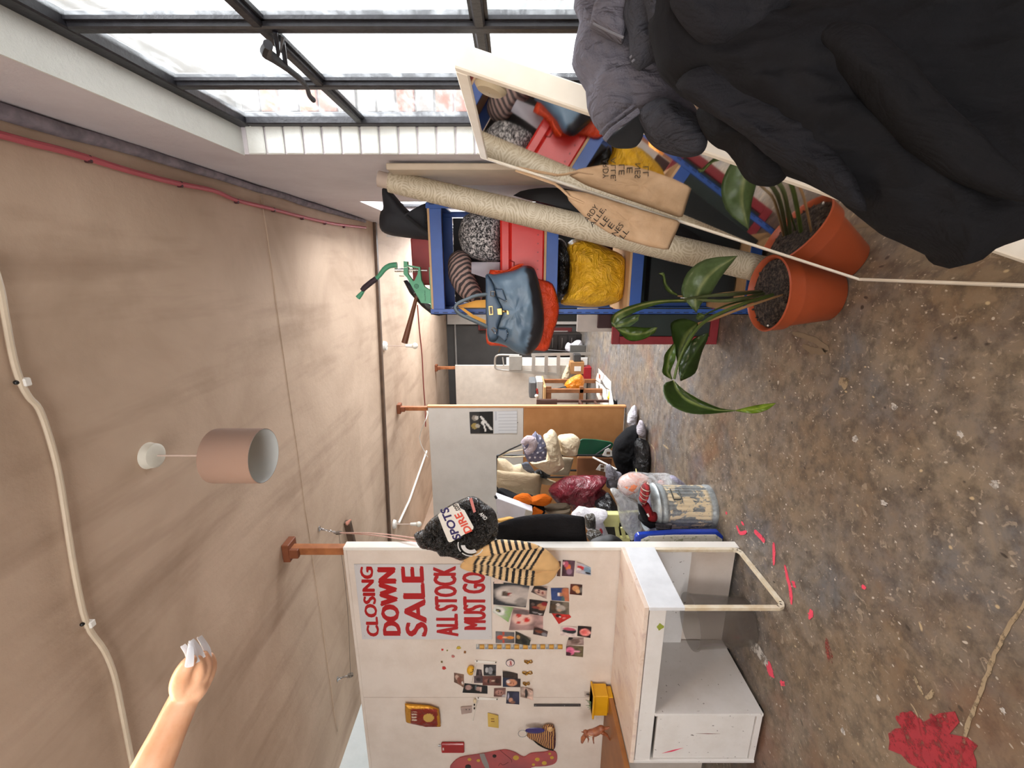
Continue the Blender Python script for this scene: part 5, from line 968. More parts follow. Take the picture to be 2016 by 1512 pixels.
def striped(off, tilt, lo, hi, y0):
    def f(v):
        px, py = pix(v); x, y = (px - 800) * 6.503, (py - 960) * 6.503
        s = (x - off + tilt * (y - y0)) / 84; n_ = noise.noise(v * 30) * .1; ok = lo <= s < hi
        c = hx('#17161a') if ok and (s % 1) < .46 else (hx('#e0c294') if ok else hx('#d6ae78')); return tuple(k * (1 + n_) for k in c)
    return f
sbt = thing('striped_bag', onY(1080, 1110, 2.2), 'beige knitted bag with black stripes hung by the partition corner', 'bag')
for pts, yy, d, args, ct_, sd in (([(690, 1022), (740, 945), (860, 940), (1200, 1000), (1600, 1045), (1958, 1010), (1945, 1060), (1895, 1150), (1800, 1225), (1640, 1248), (1440, 1222), (1200, 1160), (1000, 1105), (850, 1062)], 2.245, .035, (850, .12, 0, 9.45, 1100), (1350, 1100), 31), ([(740, 950), (785, 860), (900, 800), (1150, 780), (1450, 740), (1650, 735), (1800, 800), (1900, 895), (1958, 965), (1940, 1040), (1750, 1050), (1450, 1020), (1150, 985), (900, 945)], 2.215, .045, (870, .62, 0, 9.45, 950), (1420, 900), 33), ([(900, 795), (1050, 725), (1100, 682), (1280, 680), (1450, 695), (1600, 715), (1700, 760), (1560, 750), (1400, 765), (1250, 820), (1080, 850), (920, 868)], 2.170, .028, (1060, -.25, 0, 6.45, 760), (1300, 760), 35)):
    o = pf('fold', [q6(*p) for p in pts], yy, d, printmat('woven_print', .8, .3), None, None, sbt, db=.03, wr=.006, ws=(9, 9, 20), flat=2.4, seed=sd, ctr=q6(*ct_), rings=34, seg=230); colour(o, striped(*args))
qs = Z_(970, 940, 7.75)
pf('black_skirt', [qs(*p) for p in ((40, 720), (250, 640), (450, 600), (700, 572), (1000, 565), (1230, 582), (1402, 602), (1415, 800), (1445, 1002), (1100, 1010), (700, 1005), (100, 985), (30, 900))], 2.44, .035, cloth_mat('black_felt', '#171618', '#1f1e20', .25), 'black felt skirt hanging below the black vinyl bag', 'skirt', wr=.010, ws=(24, 24, 3), flat=4, seed=5, rings=14, seg=80, smooth=False)
# ================================================================== SECOND BAY (between the two partitions)
q1 = Z_(820, 780, 3.055); qa = Z_(970, 830, 10.08); qb = Z_(970, 940, 7.75); qc = Z_(1160, 790, 8.894); qd = Z_(1180, 920, 7.754)
def L(qf, *p): return [qf(*c) for c in p]
# calendar on the far partition
def cal(corn, y, fn, name, parent):
    tr, br, bl, tl = [onY(*c, y) for c in corn]; b = B(); n = 28; grid(b, n, n, lambda u, v: tl.lerp(tr, u).lerp(bl.lerp(br, u), v)); o = mk(name, b, PRINT, parent, smooth=True)
    at = o.data.color_attributes.new('print', 'FLOAT_COLOR', 'POINT')
    for i in range((n + 1) ** 2): at.data[i].color = (*fn((i // (n + 1)) / n, (i % (n + 1)) / n), 1)
def cal_top(u, v):
    c = hx('#2c2b2c') if v < .4 else hx('#0f0f10')
    for x, y, r_, k in ((.72, .22, .13, '#8c8378'), (.35, .2, .14, '#a08a4c'), (.35, .33, .1, '#b3aa9c'), (.72, .30, .09, '#c8c2ba'), (.5, .55, .08, '#d8d6d2')):
        if ((u - x) ** 2 + (v - y) ** 2) < r_ * r_: c = hx(k)
    if abs(v - (.45 + (1 - u) * .25)) < .035 and .1 < u < .55: c = hx('#e4e2de')
    if abs((v - .5) - (.75 - u) * .75) < .06 and .15 < u < .8 and v > .45: c = hx('#dcdad6')
    return c
cl = thing('wall_calendar', onY(970, 832, 5.024), 'wall calendar with a black photo page and a pale grid page', 'calendar')
cal(L(qa, (-465, -190), (5, -200), (10, 250), (-440, 230)) if False else [(924, 811), (970.5, 810), (971, 853.5), (926, 853.5)], 5.024, cal_top, 'picture_page', cl)
cal([(972, 810), (1018, 809), (1018, 853), (972.5, 853.5)], 5.022, lambda u, v: hx('#b9bcc2') if (v > .2 and (abs((u * 7) % 1 - .5) > .44 or abs(((v - .2) * 7) % 1 - .5) > .42)) or abs(v - .1) < .03 and u > .6 else hx('#d3d6da'), 'grid_page', cl)
for py in (811, 852):
    pass
b = B(); ball(b, onY(1019, 832, 5.02), .006, 8); mk('pin', b, BLK, cl, smooth=True)
# black clothes rail with hung things
BM = M('black_metal', '#161618', .4)
rail = thing('clothes_rail', onZ(1235, 897, 0), 'black metal clothes rail in the middle bay, loaded with cloth bags', 'rail')
yr = 4.5
for (x0, yy, x1, r_) in ((979, 896.5, 1215, .012), (1055, 926, 1190, .012), (1050, 939.5, 1190, .011)):
    b = B(); p = onY(x0, yy, yr + (.0 if yy < 900 else .25)); tube(b, [p, V((p.x, p.y, .03))], r_, 10); mk('pole', b, BM, rail, smooth=True)
b = B(); p = onY(979, 896.5, yr); q_ = onY(980, 1010, yr); tube(b, [p, V((q_.x, p.y, p.z))], .011, 10); mk('top_bar', b, BM, rail, smooth=True)
b = B(); box(b, (onY(1200, 960, yr).x - .1, yr - .05, .004), (p.x + .03, yr + .30, .03), .006); mk('base', b, BM, rail)
CRM = cloth_mat('cream_calico', '#d9c9ad', '#cdbb9c', .3); CRM2 = cloth_mat('ecru_twill', '#bfae92', '#b19f84', .2)
ct = thing('cream_coat', onY(1020, 930, 4.3), 'pale ecru coat folded over the top of the clothes rail', 'coat')
pf('body', L(qa, (92, 730), (230, 745), (400, 885), (560, 850), (625, 930), (750, 1030), (945, 1050), (990, 1130), (935, 1470), (700, 1420), (480, 1480), (250, 1390), (75, 1280), (85, 980)), 4.3, .10, CRM2, None, None, ct, wr=.012, ws=(9, 9, 4), flat=3, seed=41, rings=13, seg=80, smooth=False)
pf('sleeve', L(qa, (85, 965), (400, 1000), (940, 1045), (950, 1200), (925, 1460), (600, 1370), (90, 1250)), 4.2, .05, CRM2, None, None, ct, wr=.008, ws=(9, 9, 4), flat=3.5, seed=43, smooth=False)
pf('tail', L(qa, (945, 1050), (1030, 1110), (1385, 1245), (1340, 1282), (1050, 1255), (940, 1230)), 4.32, .02, CRM2, None, None, ct, wr=.004, smooth=False)
pf('cream_hat_bag', L(qa, (735, 800), (860, 790), (1060, 740), (1082, 560), (1000, 300), (1080, 230), (1170, 152), (1250, 215), (1295, 330), (1385, 730), (1422, 885), (1270, 980), (1120, 1032), (950, 950)), 4.2, .12, CRM, 'gathered cream calico bag below the polka dot cloth on the rail', 'bag', wr=.036, ws=(20, 20, 6), flat=2.6, seed=44, rings=14, seg=90)
pf('cream_cushion', L(qa, (1290, 300), (1450, 268), (1620, 262), (1738, 375), (1700, 520), (1650, 652), (1370, 655), (1340, 500)), 4.34, .11, CRM, 'plump cream cloth bundle lower on the rail', 'cushion', wr=.030, ws=(9, 9, 9), seed=45)
pf('grey_canvas_bag', L(qa, (1375, 700), (1610, 720), (1545, 960), (1505, 1075), (1130, 1050), (1280, 990), (1420, 900)), 4.46, .03, cloth_mat('greige_canvas', '#a79c88', '#9a8f7b', .2), 'flat greige canvas bag hanging behind the cream bags', 'bag', wr=.005, flat=4, smooth=False)
def dots(v):
    px, py = pix(v); x, y = (px - 970) * 10.08, (py - 830) * 10.08; i, j = x / 105, y / 95; i += .5 * (math.floor(j) % 2); d = ((i % 1 - .5) ** 2 + (j % 1 - .5) ** 2) ** .5
    return hx('#d8d5dc') if d < .20 else lerp3(hx('#5c5c70'), hx('#74748c'), noise.noise(v * 14) * .5 + .5)
pk = thing('polka_dot_bag', onY(1055, 880, 4.05), 'blue-grey cloth bag with white polka dots at the top of the rail', 'bag')
o = pf('body', L(qa, (590, 470), (640, 370), (740, 335), (850, 198), (905, 262), (960, 280), (1050, 430), (1082, 600), (1060, 742), (860, 792), (690, 780), (628, 650)), 4.05, .10, printmat('woven_print', .8, .3), None, None, pk, wr=.016, ws=(12, 12, 12), seed=46, rings=26, seg=130, smooth=False); colour(o, dots)
b = B(); tube(b, [onY(*qa(*p), 3.96) for p in ((600, 440), (700, 350), (790, 400), (800, 480), (740, 570), (660, 620))], [.03, .045, .04, .03], 12, smoothpath=3); mk('rolled_brim', b, cloth_mat('pale_lilac', '#a9a0ae', '#c4b4b4', .3), pk, smooth=True)
for pts, m_ in (([(100, 690), (330, 560), (570, 450)], BM), ([(110, 690), (340, 600), (600, 560)], CRM), ([(110, 695), (400, 705), (640, 690)], CRM)):
    b = B(); tube(b, [onY(*qa(*p), 4.1) for p in pts], .008, 6); mk('strap', b, m_, pk, smooth=True)
pf('blue_grey_cloth', L(qa, (570, 840), (640, 800), (705, 800), (840, 990), (780, 1030), (690, 1000), (600, 930)), 4.26, .02, cloth_mat('slate_cloth', '#6f7480', '#4a4c56', .2), 'small slate cloth tucked under the polka dot bag', 'cloth', smooth=False)
pf('black_pouch', L(qa, (800, 1020), (950, 955), (1125, 1045), (1140, 1080), (1040, 1125)), 4.3, .04, BLKP, 'black pouch hanging between cream bag and cream coat', 'bag')
# chairs, burgundy bag, black and orange cloth, boxes
gc = thing('green_chair', onZ(1290, 905, 0), 'dark green curved-back chair tipped behind the black bin bags', 'chair')
GR = M('bottle_green', '#0f5236', .45, col2='#0c4630')
b = B(); O = [onY(*c, 4.62) for c in ((1141, 868), (1160, 865), (1184, 867.5), (1207, 873), (1199, 887), (1172, 897.5), (1138, 897))]; prism(b, spline(O, 3, True), V((0, 1, 0)), .02, .003); mk('backrest', b, GR, gc)
for pts in ([(1171, 897), (1190, 884), (1203, 876)], [(1172, 898), (1210, 899), (1290, 900)]):
    b = B(); tube(b, [onY(*c, 4.58) for c in pts], .012, 8); mk('leg', b, BM, gc, smooth=True)
b = B(); a, c_ = onY(1138, 899, 4.60), onY(1200, 899, 4.60); box(b, (a.x - .02, 4.6, c_.z), (a.x + .0, 4.64, a.z), .003); mk('edge_rail', b, M('pale_pine', '#c98d5c'), gc)
b = B(); a, c_ = onY(1135, 945, 4.68), onY(1205, 902, 4.68); box(b, (a.x, 4.68, c_.z), (c_.x, 4.72, a.z), .004); mk('brown_board', b, M('brown_ply', '#8a5836', .6), None, 'brown board seen through the clothes rail behind the chair', 'board')
MAR = m_poly('burgundy_poly', '#7c1f2f', '#55141f', .25, 9, .9)
pf('burgundy_bag', L(qb, (850, 200), (950, 100), (1100, 20), (1400, -5), (1720, -5), (1722, 60), (1650, 170), (1760, 260), (1560, 400), (1400, 480), (1200, 505), (1180, 380), (1000, 370), (930, 340)), 3.95, .14, MAR, 'big shiny burgundy plastic garment bag in the middle bay', 'bag', wr=.030, ws=(6, 6, 6), seed=51, rings=16, seg=90)
pf('black_cloth', L(qb, (95, 165), (300, 270), (520, 255), (700, 330), (850, 390), (760, 592), (600, 605), (450, 440), (270, 375), (100, 270)), 3.86, .08, KJ, 'black cloth hung behind the orange scarf', 'cloth', wr=.010, seed=52)
ORC = cloth_mat('orange_felt', '#c8641a', '#b85713', .3)
pf('orange_scarf', L(qb, (270, 382), (330, 288), (440, 243), (525, 250), (600, 318), (700, 292), (820, 253), (915, 320), (885, 392), (800, 428), (680, 412), (560, 390), (460, 442)), 3.74, .05, ORC, 'bright orange felt scarf draped on the black cloth', 'scarf', wr=.012, ws=(14, 14, 14), seed=53, smooth=False)
pf('orange_square', L(qb, (590, 500), (632, 435), (778, 520), (722, 602), (610, 605)), 3.70, .02, ORC, 'square orange felt piece below the orange scarf', 'cloth', wr=.003, flat=5, smooth=False)
for i, pts in enumerate((((780, 440), (1140, 400), (1190, 440), (1190, 470), (850, 490), (790, 470)), ((790, 510), (1190, 480), (1195, 540), (860, 560)))):
    pf('folded_cloth', L(qb, *pts), 3.80 - i * .04, .05, cloth_mat('taupe_cloth%d' % i, ('#4f4438', '#6a5d4d')[i], ('#5a4e40', '#5d5144')[i], .2), ('dark taupe folded cloth just under the burgundy bag', 'lighter taupe folded cloth above the black skirt')[i], 'cloth', wr=.005, flat=4, smooth=False)
b = B(); prism(b, [onY(*c, 3.60) for c in L(qb, (45, 310), (610, 515), (590, 608), (335, 625), (75, 615))], V((0, 1, 0)), .10, .004); t = mk('white_box', b, M('white_card', '#d3d1da', .6), None, 'white folded cardboard carton lying by the black cloth', 'box')
b = B(); prism(b, [onY(*c, 3.598) for c in L(qb, (505, 487), (612, 517), (590, 605), (485, 575))], V((0, -1, 0)), .004); mk('flap', b, M('grey_card', '#b9b2a6', .6), t)
b = B(); tube(b, [onY(*c, 3.58) for c in L(qb, (35, 280), (60, 320))], .012, 6); mk('corner_clip', b, BLK, t, smooth=True)
pf('amber_envelope', L(qb, (75, 640), (270, 600), (340, 628), (200, 665), (78, 682)), 3.50, .02, M('amber_paper', '#d3a052', .6), 'amber padded envelope between carton and skirt', 'envelope', flat=4, smooth=False)
WP = m_poly('white_poly', '#dcdade', '#c9c6cc', .4, 12, .6)
pf('white_carrier_bag', L(qb, (1190, 572), (1310, 460), (1400, 468), (1480, 490), (1640, 500), (1765, 530), (1680, 570), (1690, 700), (1772, 885), (1700, 892), (1560, 830), (1420, 770), (1400, 600), (1250, 565)), 3.0, .09, WP, 'white carrier bag with a red mark beside the black skirt', 'bag', wr=.016, ws=(14, 14, 14), seed=55, smooth=False, rings=14, seg=80)
b = B(); pf('red_label', L(qb, (1630, 790), (1660, 780), (1680, 830), (1665, 865), (1640, 830)), 2.90, .01, M('label_red', '#a82a2c'), 'small red tag on the white carrier bag', 'tag', wr=0); b.free()
CAMO = m_poly('smoky_poly', '#4a443c', '#2a2723', .25, 14, .9)
pf('smoky_bag', L(qb, (1405, 600), (1480, 580), (1560, 580), (1565, 770), (1490, 765), (1420, 750)), 2.75, .05, CAMO, 'smoky dark plastic bag just below the skirt hem', 'bag', wr=.012, ws=(20, 20, 20), seed=56)
pf('smoky_bag', L(qb, (1440, 850), (1550, 825), (1640, 830), (1695, 930), (1580, 985), (1450, 930)), 2.62, .05, CAMO, 'smoky dark plastic bag nearest the partition edge', 'bag', wr=.012, ws=(20, 20, 20), seed=57)
pf('black_shoe', L(qb, (1480, 990), (1600, 940), (1700, 918), (1850, 900), (1985, 970), (1920, 1005), (1700, 1018), (1540, 1015)), 2.48, .05, M('black_suede', '#0f0f10', .6), 'black suede shoe resting on the partition edge by the desk', 'shoe', wr=.004)
pf('black_bin_bag', L(qb, (1560, 400), (1690, 330), (1770, 250), (1850, 350), (1905, 460), (1900, 550), (1780, 530), (1600, 480)), 3.75, .12, BLKP, 'small black bin bag between burgundy and clear bags', 'bag', wr=.02, ws=(9, 9, 9), seed=58)
# pale lime chair
LIME = M('pale_lime', '#d3d08a', .45); lc = thing('lime_chair', onZ(1330, 1010, 0), 'pale lime slatted chair behind the clear plastic bags', 'chair')
for pts, w_ in (([(1186, 1016), (1218, 1012)], .06), ([(1187, 1028), (1218, 1024)], .045)):
    b = B(); p, r2 = [onY(*c, 3.05) for c in pts]; box(b, (p.x - .035 * w_ / .06, 3.02, r2.z), (p.x + .03 * w_ / .06, 3.08, p.z), .004); mk('back_rail', b, LIME, lc)
for pts in ([(1212, 1026), (1217, 1058)], [(1225, 1038), (1229, 1058)], [(1212, 1060), (1240, 1062)], [(1216, 1014), (1219, 1028)]):
    b = B(); p, r2 = [onY(*c, 3.05) for c in pts]; beam(b, p, r2, .022, .03, None, .002); mk('slat', b, LIME, lc)
for yy in (1012, 1060):
    b = B(); p = onY(1216, yy, 3.08); beam(b, p, V((p.x, 3.15, 0)), .03, .03); mk('leg', b, LIME, lc)
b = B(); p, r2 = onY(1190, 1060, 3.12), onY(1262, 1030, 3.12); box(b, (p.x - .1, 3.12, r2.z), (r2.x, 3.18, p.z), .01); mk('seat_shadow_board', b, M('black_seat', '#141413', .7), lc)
# clear bags with orange and lilac stuffing, behind the dustbin
def m_clear(name, col, a_, rough=.18):
    t = NT(name); co = t.coord(); t.base(hx(col)); t.set(Roughness=rough); t.l(t.ramp(t.noise(co, 11, 5, .65, 1.3), [(.35, a_ * .45), (.7, min(1, a_ * 1.5))]), t.b.inputs['Alpha']); h = t.math('ABSOLUTE', t.math('SUBTRACT', t.noise(co, 9, 4, .6, 1.5), .5)); t.bump(h, .8, .03); return t.m
CLR = m_clear('clear_poly', '#d9dcde', .5)
cb = thing('clear_bag', onY(1240, 990, 2.98), 'clear plastic bag stuffed with orange cloth behind the dustbin', 'bag')
pf('film', L(qd, (275, 300), (300, 200), (400, 140), (520, 108), (700, 120), (900, 135), (1100, 128), (1230, 185), (1330, 275), (1250, 330), (1000, 420), (640, 520), (500, 450), (330, 400)), 3.02, .13, CLR, None, None, cb, wr=.016, ws=(10, 10, 10), seed=61, rings=14, seg=80)
pf('orange_stuffing', L(qd, (295, 235), (400, 152), (540, 125), (700, 128), (762, 182), (640, 240), (540, 330), (400, 400), (330, 370)), 3.02, .10, cloth_mat('coral_cloth', '#e08a62', '#cf7a58', .3), None, None, cb, wr=.012, seed=62)
pf('lilac_stuffing', L(qd, (560, 260), (700, 220), (780, 210), (790, 330), (620, 380)), 3.00, .10, cloth_mat('lilac_cloth', '#aeb0cc', '#9a9cb8', .3), None, None, cb, wr=.012, seed=63)
pf('pink_stuffing', L(qd, (890, 270), (940, 215), (1000, 225), (1020, 275)), 3.0, .05, cloth_mat('pale_pink_cloth', '#cfa09a', '#bb908a', .3), None, None, cb, wr=.006, seed=64)
pf('lavender_stuffing', L(qd, (1080, 145), (1150, 140), (1240, 200), (1310, 275), (1180, 275), (1090, 200)), 3.0, .05, cloth_mat('lavender_cloth', '#a9a6b8', '#9894a8', .3), None, None, cb, wr=.006, seed=65)
pf('clear_bag', L(qd, (165, 335), (280, 340), (420, 450), (590, 540), (610, 620), (650, 900), (560, 1000), (480, 1105), (430, 1020), (340, 900), (290, 700), (275, 600), (220, 450)), 2.93, .09, m_clear('milky_poly', '#c9cccc', .8), 'milky clear plastic bag slumped left of the dustbin mouth', 'bag', wr=.018, ws=(11, 11, 11), seed=66, rings=14, seg=80)
# galvanised dustbin with peeling cream paint
def m_peel():
    t = NT('peeling_galvanised'); co = t.coord('Object', (1, 1, .42)); n_ = t.noise(t.coord('Object', (1.3, 1.3, .8)), 13, 8, .66, .8); z_ = t.n('ShaderNodeSeparateXYZ'); t.l(t.coord(), z_.inputs[0])
    k = t.math('MULTIPLY', t.ramp(n_, [(.49, 0.), (.505, 1.)]), t.math('MULTIPLY', t.ramp(z_.outputs[2], [(.325, 1.), (.345, 0.)]), t.ramp(z_.outputs[2], [(.035, 0.), (.055, 1.)])))
    zi = t.mix(t.ramp(t.noise(t.coord(), 24, 5, .7), [(.4, 0.), (.6, 1.)]), hx('#8b9295'), hx('#a9b0b2')); t.base(t.mix(k, zi, hx('#e2d2b2'))); t.l(t.math('MULTIPLY', t.math('SUBTRACT', 1.0, k), .4), t.b.inputs['Metallic']); t.set(Roughness=.42); t.bump(k, .6, .004); return t.m
bc = V((-1.655, 2.735, 0)); db_ = thing('dustbin', bc, 'galvanised dustbin with peeling cream paint, full of clothes', 'bin'); PEEL = m_peel(); b = B()
prof = [(.001, .012), (.150, .012), (.150, .0), (.156, .0), (.158, .022), (.150, .035), (.150, .05), (.150, .33), (.160, .338), (.166, .352), (.158, .366), (.158, .378), (.170, .392), (.158, .408), (.160, .440), (.168, .446), (.168, .456), (.158, .458), (.155, .44), (.145, .10), (.001, .09)]
seg = 192; b = B(); rings = []
for r_, h in prof:
    ring = []
    for k in range(seg):
        rr = r_ + (.0042 * cos(k * 2 * pi / seg * 32) if .05 <= h <= .33 and r_ > .148 else 0) if r_ > .01 else r_
        ring.append(b.verts.new(bc + V((rr * cos(2 * pi * k / seg), rr * sin(2 * pi * k / seg), h))))
    rings.append(ring)
# two extra rings so that the flutes run straight up the body
for A, Bq in zip(rings, rings[1:]):
    for k in range(seg): b.faces.new((A[k], A[(k + 1) % seg], Bq[(k + 1) % seg], Bq[k]))
mk('body', b, PEEL, db_, smooth=True, sharp=60)
b = B(); 
def onbin(px, py, r_=.162):
    d = ray(px, py); d2 = V((d.x, d.y, 0)); o2 = CAM - bc; o2 = V((o2.x, o2.y, 0)); A_ = d2.dot(d2); B_ = 2 * d2.dot(o2); C_ = o2.dot(o2) - r_ * r_; D_ = B_ * B_ - 4 * A_ * C_
    return CAM + d * ((-B_ - sqrt(max(0, D_))) / (2 * A_))
tube(b, [onbin(*c, .160) for c in L(qd, (1080, 330), (1130, 470), (1135, 490), (1240, 490), (1250, 465), (1200, 350))], .0045, 8); mk('handle', b, M('dark_wire', '#5a5c58', .4, .8), db_, smooth=True)
def m_tartan(name, a_, b_, c_, s=60):
    t = NT(name); co = t.coord(); k = []
    for dr in ('X', 'Z'):
        wv = t.n('ShaderNodeTexWave', Scale=s / 6.28, Distortion=.6); wv.bands_direction = dr; t.l(co, wv.inputs['Vector']); k.append(wv.outputs[0])
    c = t.mix(t.ramp(k[0], [(.5, 0.), (.55, .6)]), hx(a_), hx(b_)); c = t.mix(t.ramp(k[1], [(.5, 0.), (.55, .6)]), c, hx(b_)); c = t.mix(t.ramp(k[0], [(.93, 0.), (.96, .8)]), c, hx(c_)); t.base(c); t.set(Roughness=.85); return t.m
TAR = m_tartan('red_tartan', '#9a1f24', '#3a1416', '#c9b8a8')
pf('tartan_shirt', L(qd, (640, 300), (690, 260), (755, 230), (775, 330), (740, 420), (720, 490), (660, 585), (608, 510), (630, 400)), 2.62, .05, TAR, 'red tartan shirt spilling from the dustbin top', 'shirt', wr=.008, seed=71, smooth=False)
pf('lilac_shirt', L(qd, (740, 420), (800, 400), (860, 500), (880, 640), (880, 950), (840, 1010), (760, 1000), (740, 920), (790, 800), (760, 560), (700, 520)), 2.70, .08, cloth_mat('pale_lilac_cloth', '#b4b2cc', '#a3a1ba', .3), 'pale lilac shirt lining the dustbin mouth', 'shirt', wr=.010, seed=72, smooth=False)
pf('dark_red_cloth', L(qd, (650, 620), (740, 540), (800, 640), (870, 680), (870, 780), (800, 800), (700, 790), (640, 730)), 2.60, .06, cloth_mat('oxblood', '#7a1c20', '#5c1518', .3), 'oxblood red cloth in the dustbin beside the tartan', 'cloth', wr=.010, seed=73)
pf('black_jacket', L(qd, (590, 560), (640, 580), (720, 680), (700, 760), (860, 830), (880, 900), (760, 920), (660, 860), (585, 780), (640, 760), (600, 660)), 2.58, .05, KJ, 'black jacket bunched at the lower dustbin rim', 'jacket', wr=.010, seed=74, smooth=False)
pf('plaid_cuff', L(qd, (850, 862), (980, 868), (1115, 855), (1095, 975), (970, 1000), (870, 960)), 2.54, .02, m_tartan('black_plaid', '#1b1a1d', '#2c2a30', '#6a666c', 90), 'black plaid cuff hanging over the dustbin side', 'cloth', wr=.004, seed=75, smooth=False)
b = B(); tube(b, [onY(*c, 2.55) for c in L(qd, (730, 710), (800, 810))], .008, 8); mk('white_strap', b, WHT, None, 'short white strap among the clothes in the dustbin', 'strap', smooth=True)
# blue tray lid on edge between dustbin and partition, patterned sheet in front
bt = thing('blue_tray', onZ(1425, 1050, 0), 'bright blue plastic tray standing on edge beside the dustbin', 'tray')
b = B(); y0 = 2.47; O = [onY(*c, y0) for c in L(qd, (555, 1072), (600, 1030), (700, 1022), (1150, 990), (1820, 982), (1895, 1060))]; x0 = onY(1260, 1078, y0).x - .3
O2 = [V((x0, y0, O[-1].z)), V((x0, y0, O[0].z))]; prism(b, O + O2, V((0, 1, 0)), .035, .004); mk('tray', b, M('cobalt_plastic', '#1d3fae', .3), bt)
b = B(); O = [onY(*c, y0 - .012) for c in L(qd, (640, 1110), (760, 1060), (1150, 1040), (1780, 1035), (1880, 1105))]; prism(b, O + [V((x0, y0 - .012, O[-1].z)), V((x0, y0 - .012, O[0].z))], V((0, 1, 0)), .011, .002)
def m_leafprint():
    t = NT('leaf_print_sheet'); co = t.coord(); t.base(t.mix(t.ramp(t.noise(co, 22, 4, .6, 2), [(.56, 0.), (.62, 1.)]), hx('#cfcbc0'), hx('#8f9478'))); t.set(Roughness=.5); return t.m
mk('lining', b, m_leafprint(), bt)
# black bags on the floor
pf('black_garment_heap', L(qc, (610, 545), (700, 460), (850, 420), (850, 560), (800, 700), (800, 900), (800, 1100), (790, 1300), (600, 1310), (490, 1200), (410, 1000), (410, 880), (450, 700)), 4.25, .14, KJ, 'matt black clothes heaped beside the shiny bin bag', 'clothes', wr=.03, ws=(8, 8, 8), seed=81, rings=14, seg=80)
pf('black_bin_bag', L(qc, (800, 700), (880, 640), (960, 672), (1030, 720), (1072, 950), (1062, 1275), (1000, 1312), (800, 1300), (740, 1150), (770, 900)), 4.12, .15, BLKP, 'tall glossy black bin bag standing on the floor', 'bag', wr=.026, ws=(8, 8, 4), seed=82, rings=14, seg=80, zmin=.004)
pf('grey_cloth', L(qc, (800, 540), (870, 400), (900, 335), (950, 360), (992, 480), (985, 600), (950, 640), (870, 610)), 4.2, .07, cloth_mat('pale_grey_cloth', '#b4aeb6', '#4a484c', .3), 'pale grey cloth on top of the glossy bin bag', 'cloth', wr=.014, seed=83)
pf('white_cloth', L(qc, (760, 90), (795, 63), (830, 95), (838, 240), (832, 350), (815, 430), (720, 455), (660, 365), (680, 250), (705, 190)), 4.55, .06, cloth_mat('white_cotton', '#d8d6de', '#b9b7c2', .4), 'scrunched white cloth on the floor at the end of the bags', 'cloth', wr=.02, ws=(14, 14, 14), seed=84, smooth=False)
pf('grey_jacket', L(qc, (300, 1130), (370, 1110), (430, 1180), (500, 1250), (575, 1268), (520, 1400), (480, 1500), (380, 1520), (300, 1500), (285, 1300)), 4.0, .08, cloth_mat('mid_grey_cloth', '#86848c', '#3a383c', .4), 'grey jacket slumped below the chair', 'jacket', wr=.016, seed=85, smooth=False)
for pts, lb in (([(230, 950), (280, 850), (340, 820), (410, 880), (410, 960), (330, 972)], 'white photo sheet with one brown picture by the green chair'), ([(118, 1200), (190, 1100), (330, 1142), (282, 1240)], 'white contact sheet with small grey pictures by the rail')):
    t = thing('photo_sheet', onY(*qc(*pts[0]), 4.5), lb, 'paper'); b = B(); P_ = [onY(*qc(*c), 4.42) for c in pts]; prism(b, P_, V((0, 1, 0)), .004); mk('sheet', b, WHT, t); c0 = sum(P_, V()) / len(P_)
    for dx, dz in ((0, 0),) if len(pts) > 4 else ((-.022, 0), (.022, .002)):
        b = B(); box(b, c0 + V((dx - .016, -.0026, dz - .02)), c0 + V((dx + .016, -.0016, dz + .02))); mk('picture', b, M('sepia_pic', '#6f5640'), t)
b = B(); tube(b, [onY(*qc(60, 980), 4.3), onY(*qc(480, 1195), 4.15)], .010, 8); mk('white_stick', b, WHT, None, 'thin white stick poking from the black clothes heap', 'stick', smooth=True)
b = B(); tube(b, [onY(1252, 923, 3.3), onY(1254, 938, 3.2)], [.003, .009], 6); mk('yellow_brush', b, M('pale_yellow', '#d3c46a', .5), None, 'pale yellow pointed stick above the clear bags', 'stick', smooth=True)

# ================================================================== FAR BAY
q9 = Z_(860, 610, 6.72)
lad = thing('step_ladder', onZ(1162, 720, 0), 'aluminium step ladder with a hooped top at the far partition', 'ladder')
ALU = M('aluminium', '#b9b5ae', .35, .7); yl = 7.60
P9 = lambda l, y: [onY(*q9(*p), y) for p in l]
b = B(); tube(b, P9([(1090, 600), (860, 595), (800, 605), (772, 640), (770, 740), (800, 785), (950, 802)], yl), .018, 8, smoothpath=2); mk('hoop', b, ALU, lad, smooth=True)
for pts in ([(1250, 595), (1600, 585), (1955, 578)], [(950, 802), (1280, 838), (1640, 866), (1955, 885)]):
    b = B(); p = P9(pts, yl); beam(b, p[0], V((p[-1].x, yl, .0)), .03, .05); mk('stile', b, ALU, lad)
for x, y0, y1 in ((1282, 590, 838), (1450, 590, 852), (1610, 590, 868), (1785, 580, 880)):
    b = B(); p, r2 = P9([(x, y0), (x - 8, y1)], yl); beam(b, p, r2, .045, .06, UP); mk('tread', b, ALU, lad)
b = B(); p, r2 = P9([(955, 608), (1128, 802)], yl - .03); box(b, (r2.x, yl - .05, r2.z), (p.x, yl - .01, p.z), .01); mk('platform', b, M('dusty_platform', '#8f8a82', .7), lad)
for pts in ([(870, 625), (885, 740)], ):
    b = B(); beam(b, *P9(pts, yl), .02, .02); mk('brace', b, ALU, lad)
b = B(); p, r2 = P9([(920, 632), (1750, 660)], 7.78); box(b, (r2.x - .10, 7.76, .01), (p.x, 7.80, p.z), .004); mk('white_board', b, WHT, None, 'narrow white board standing behind the step ladder', 'board')
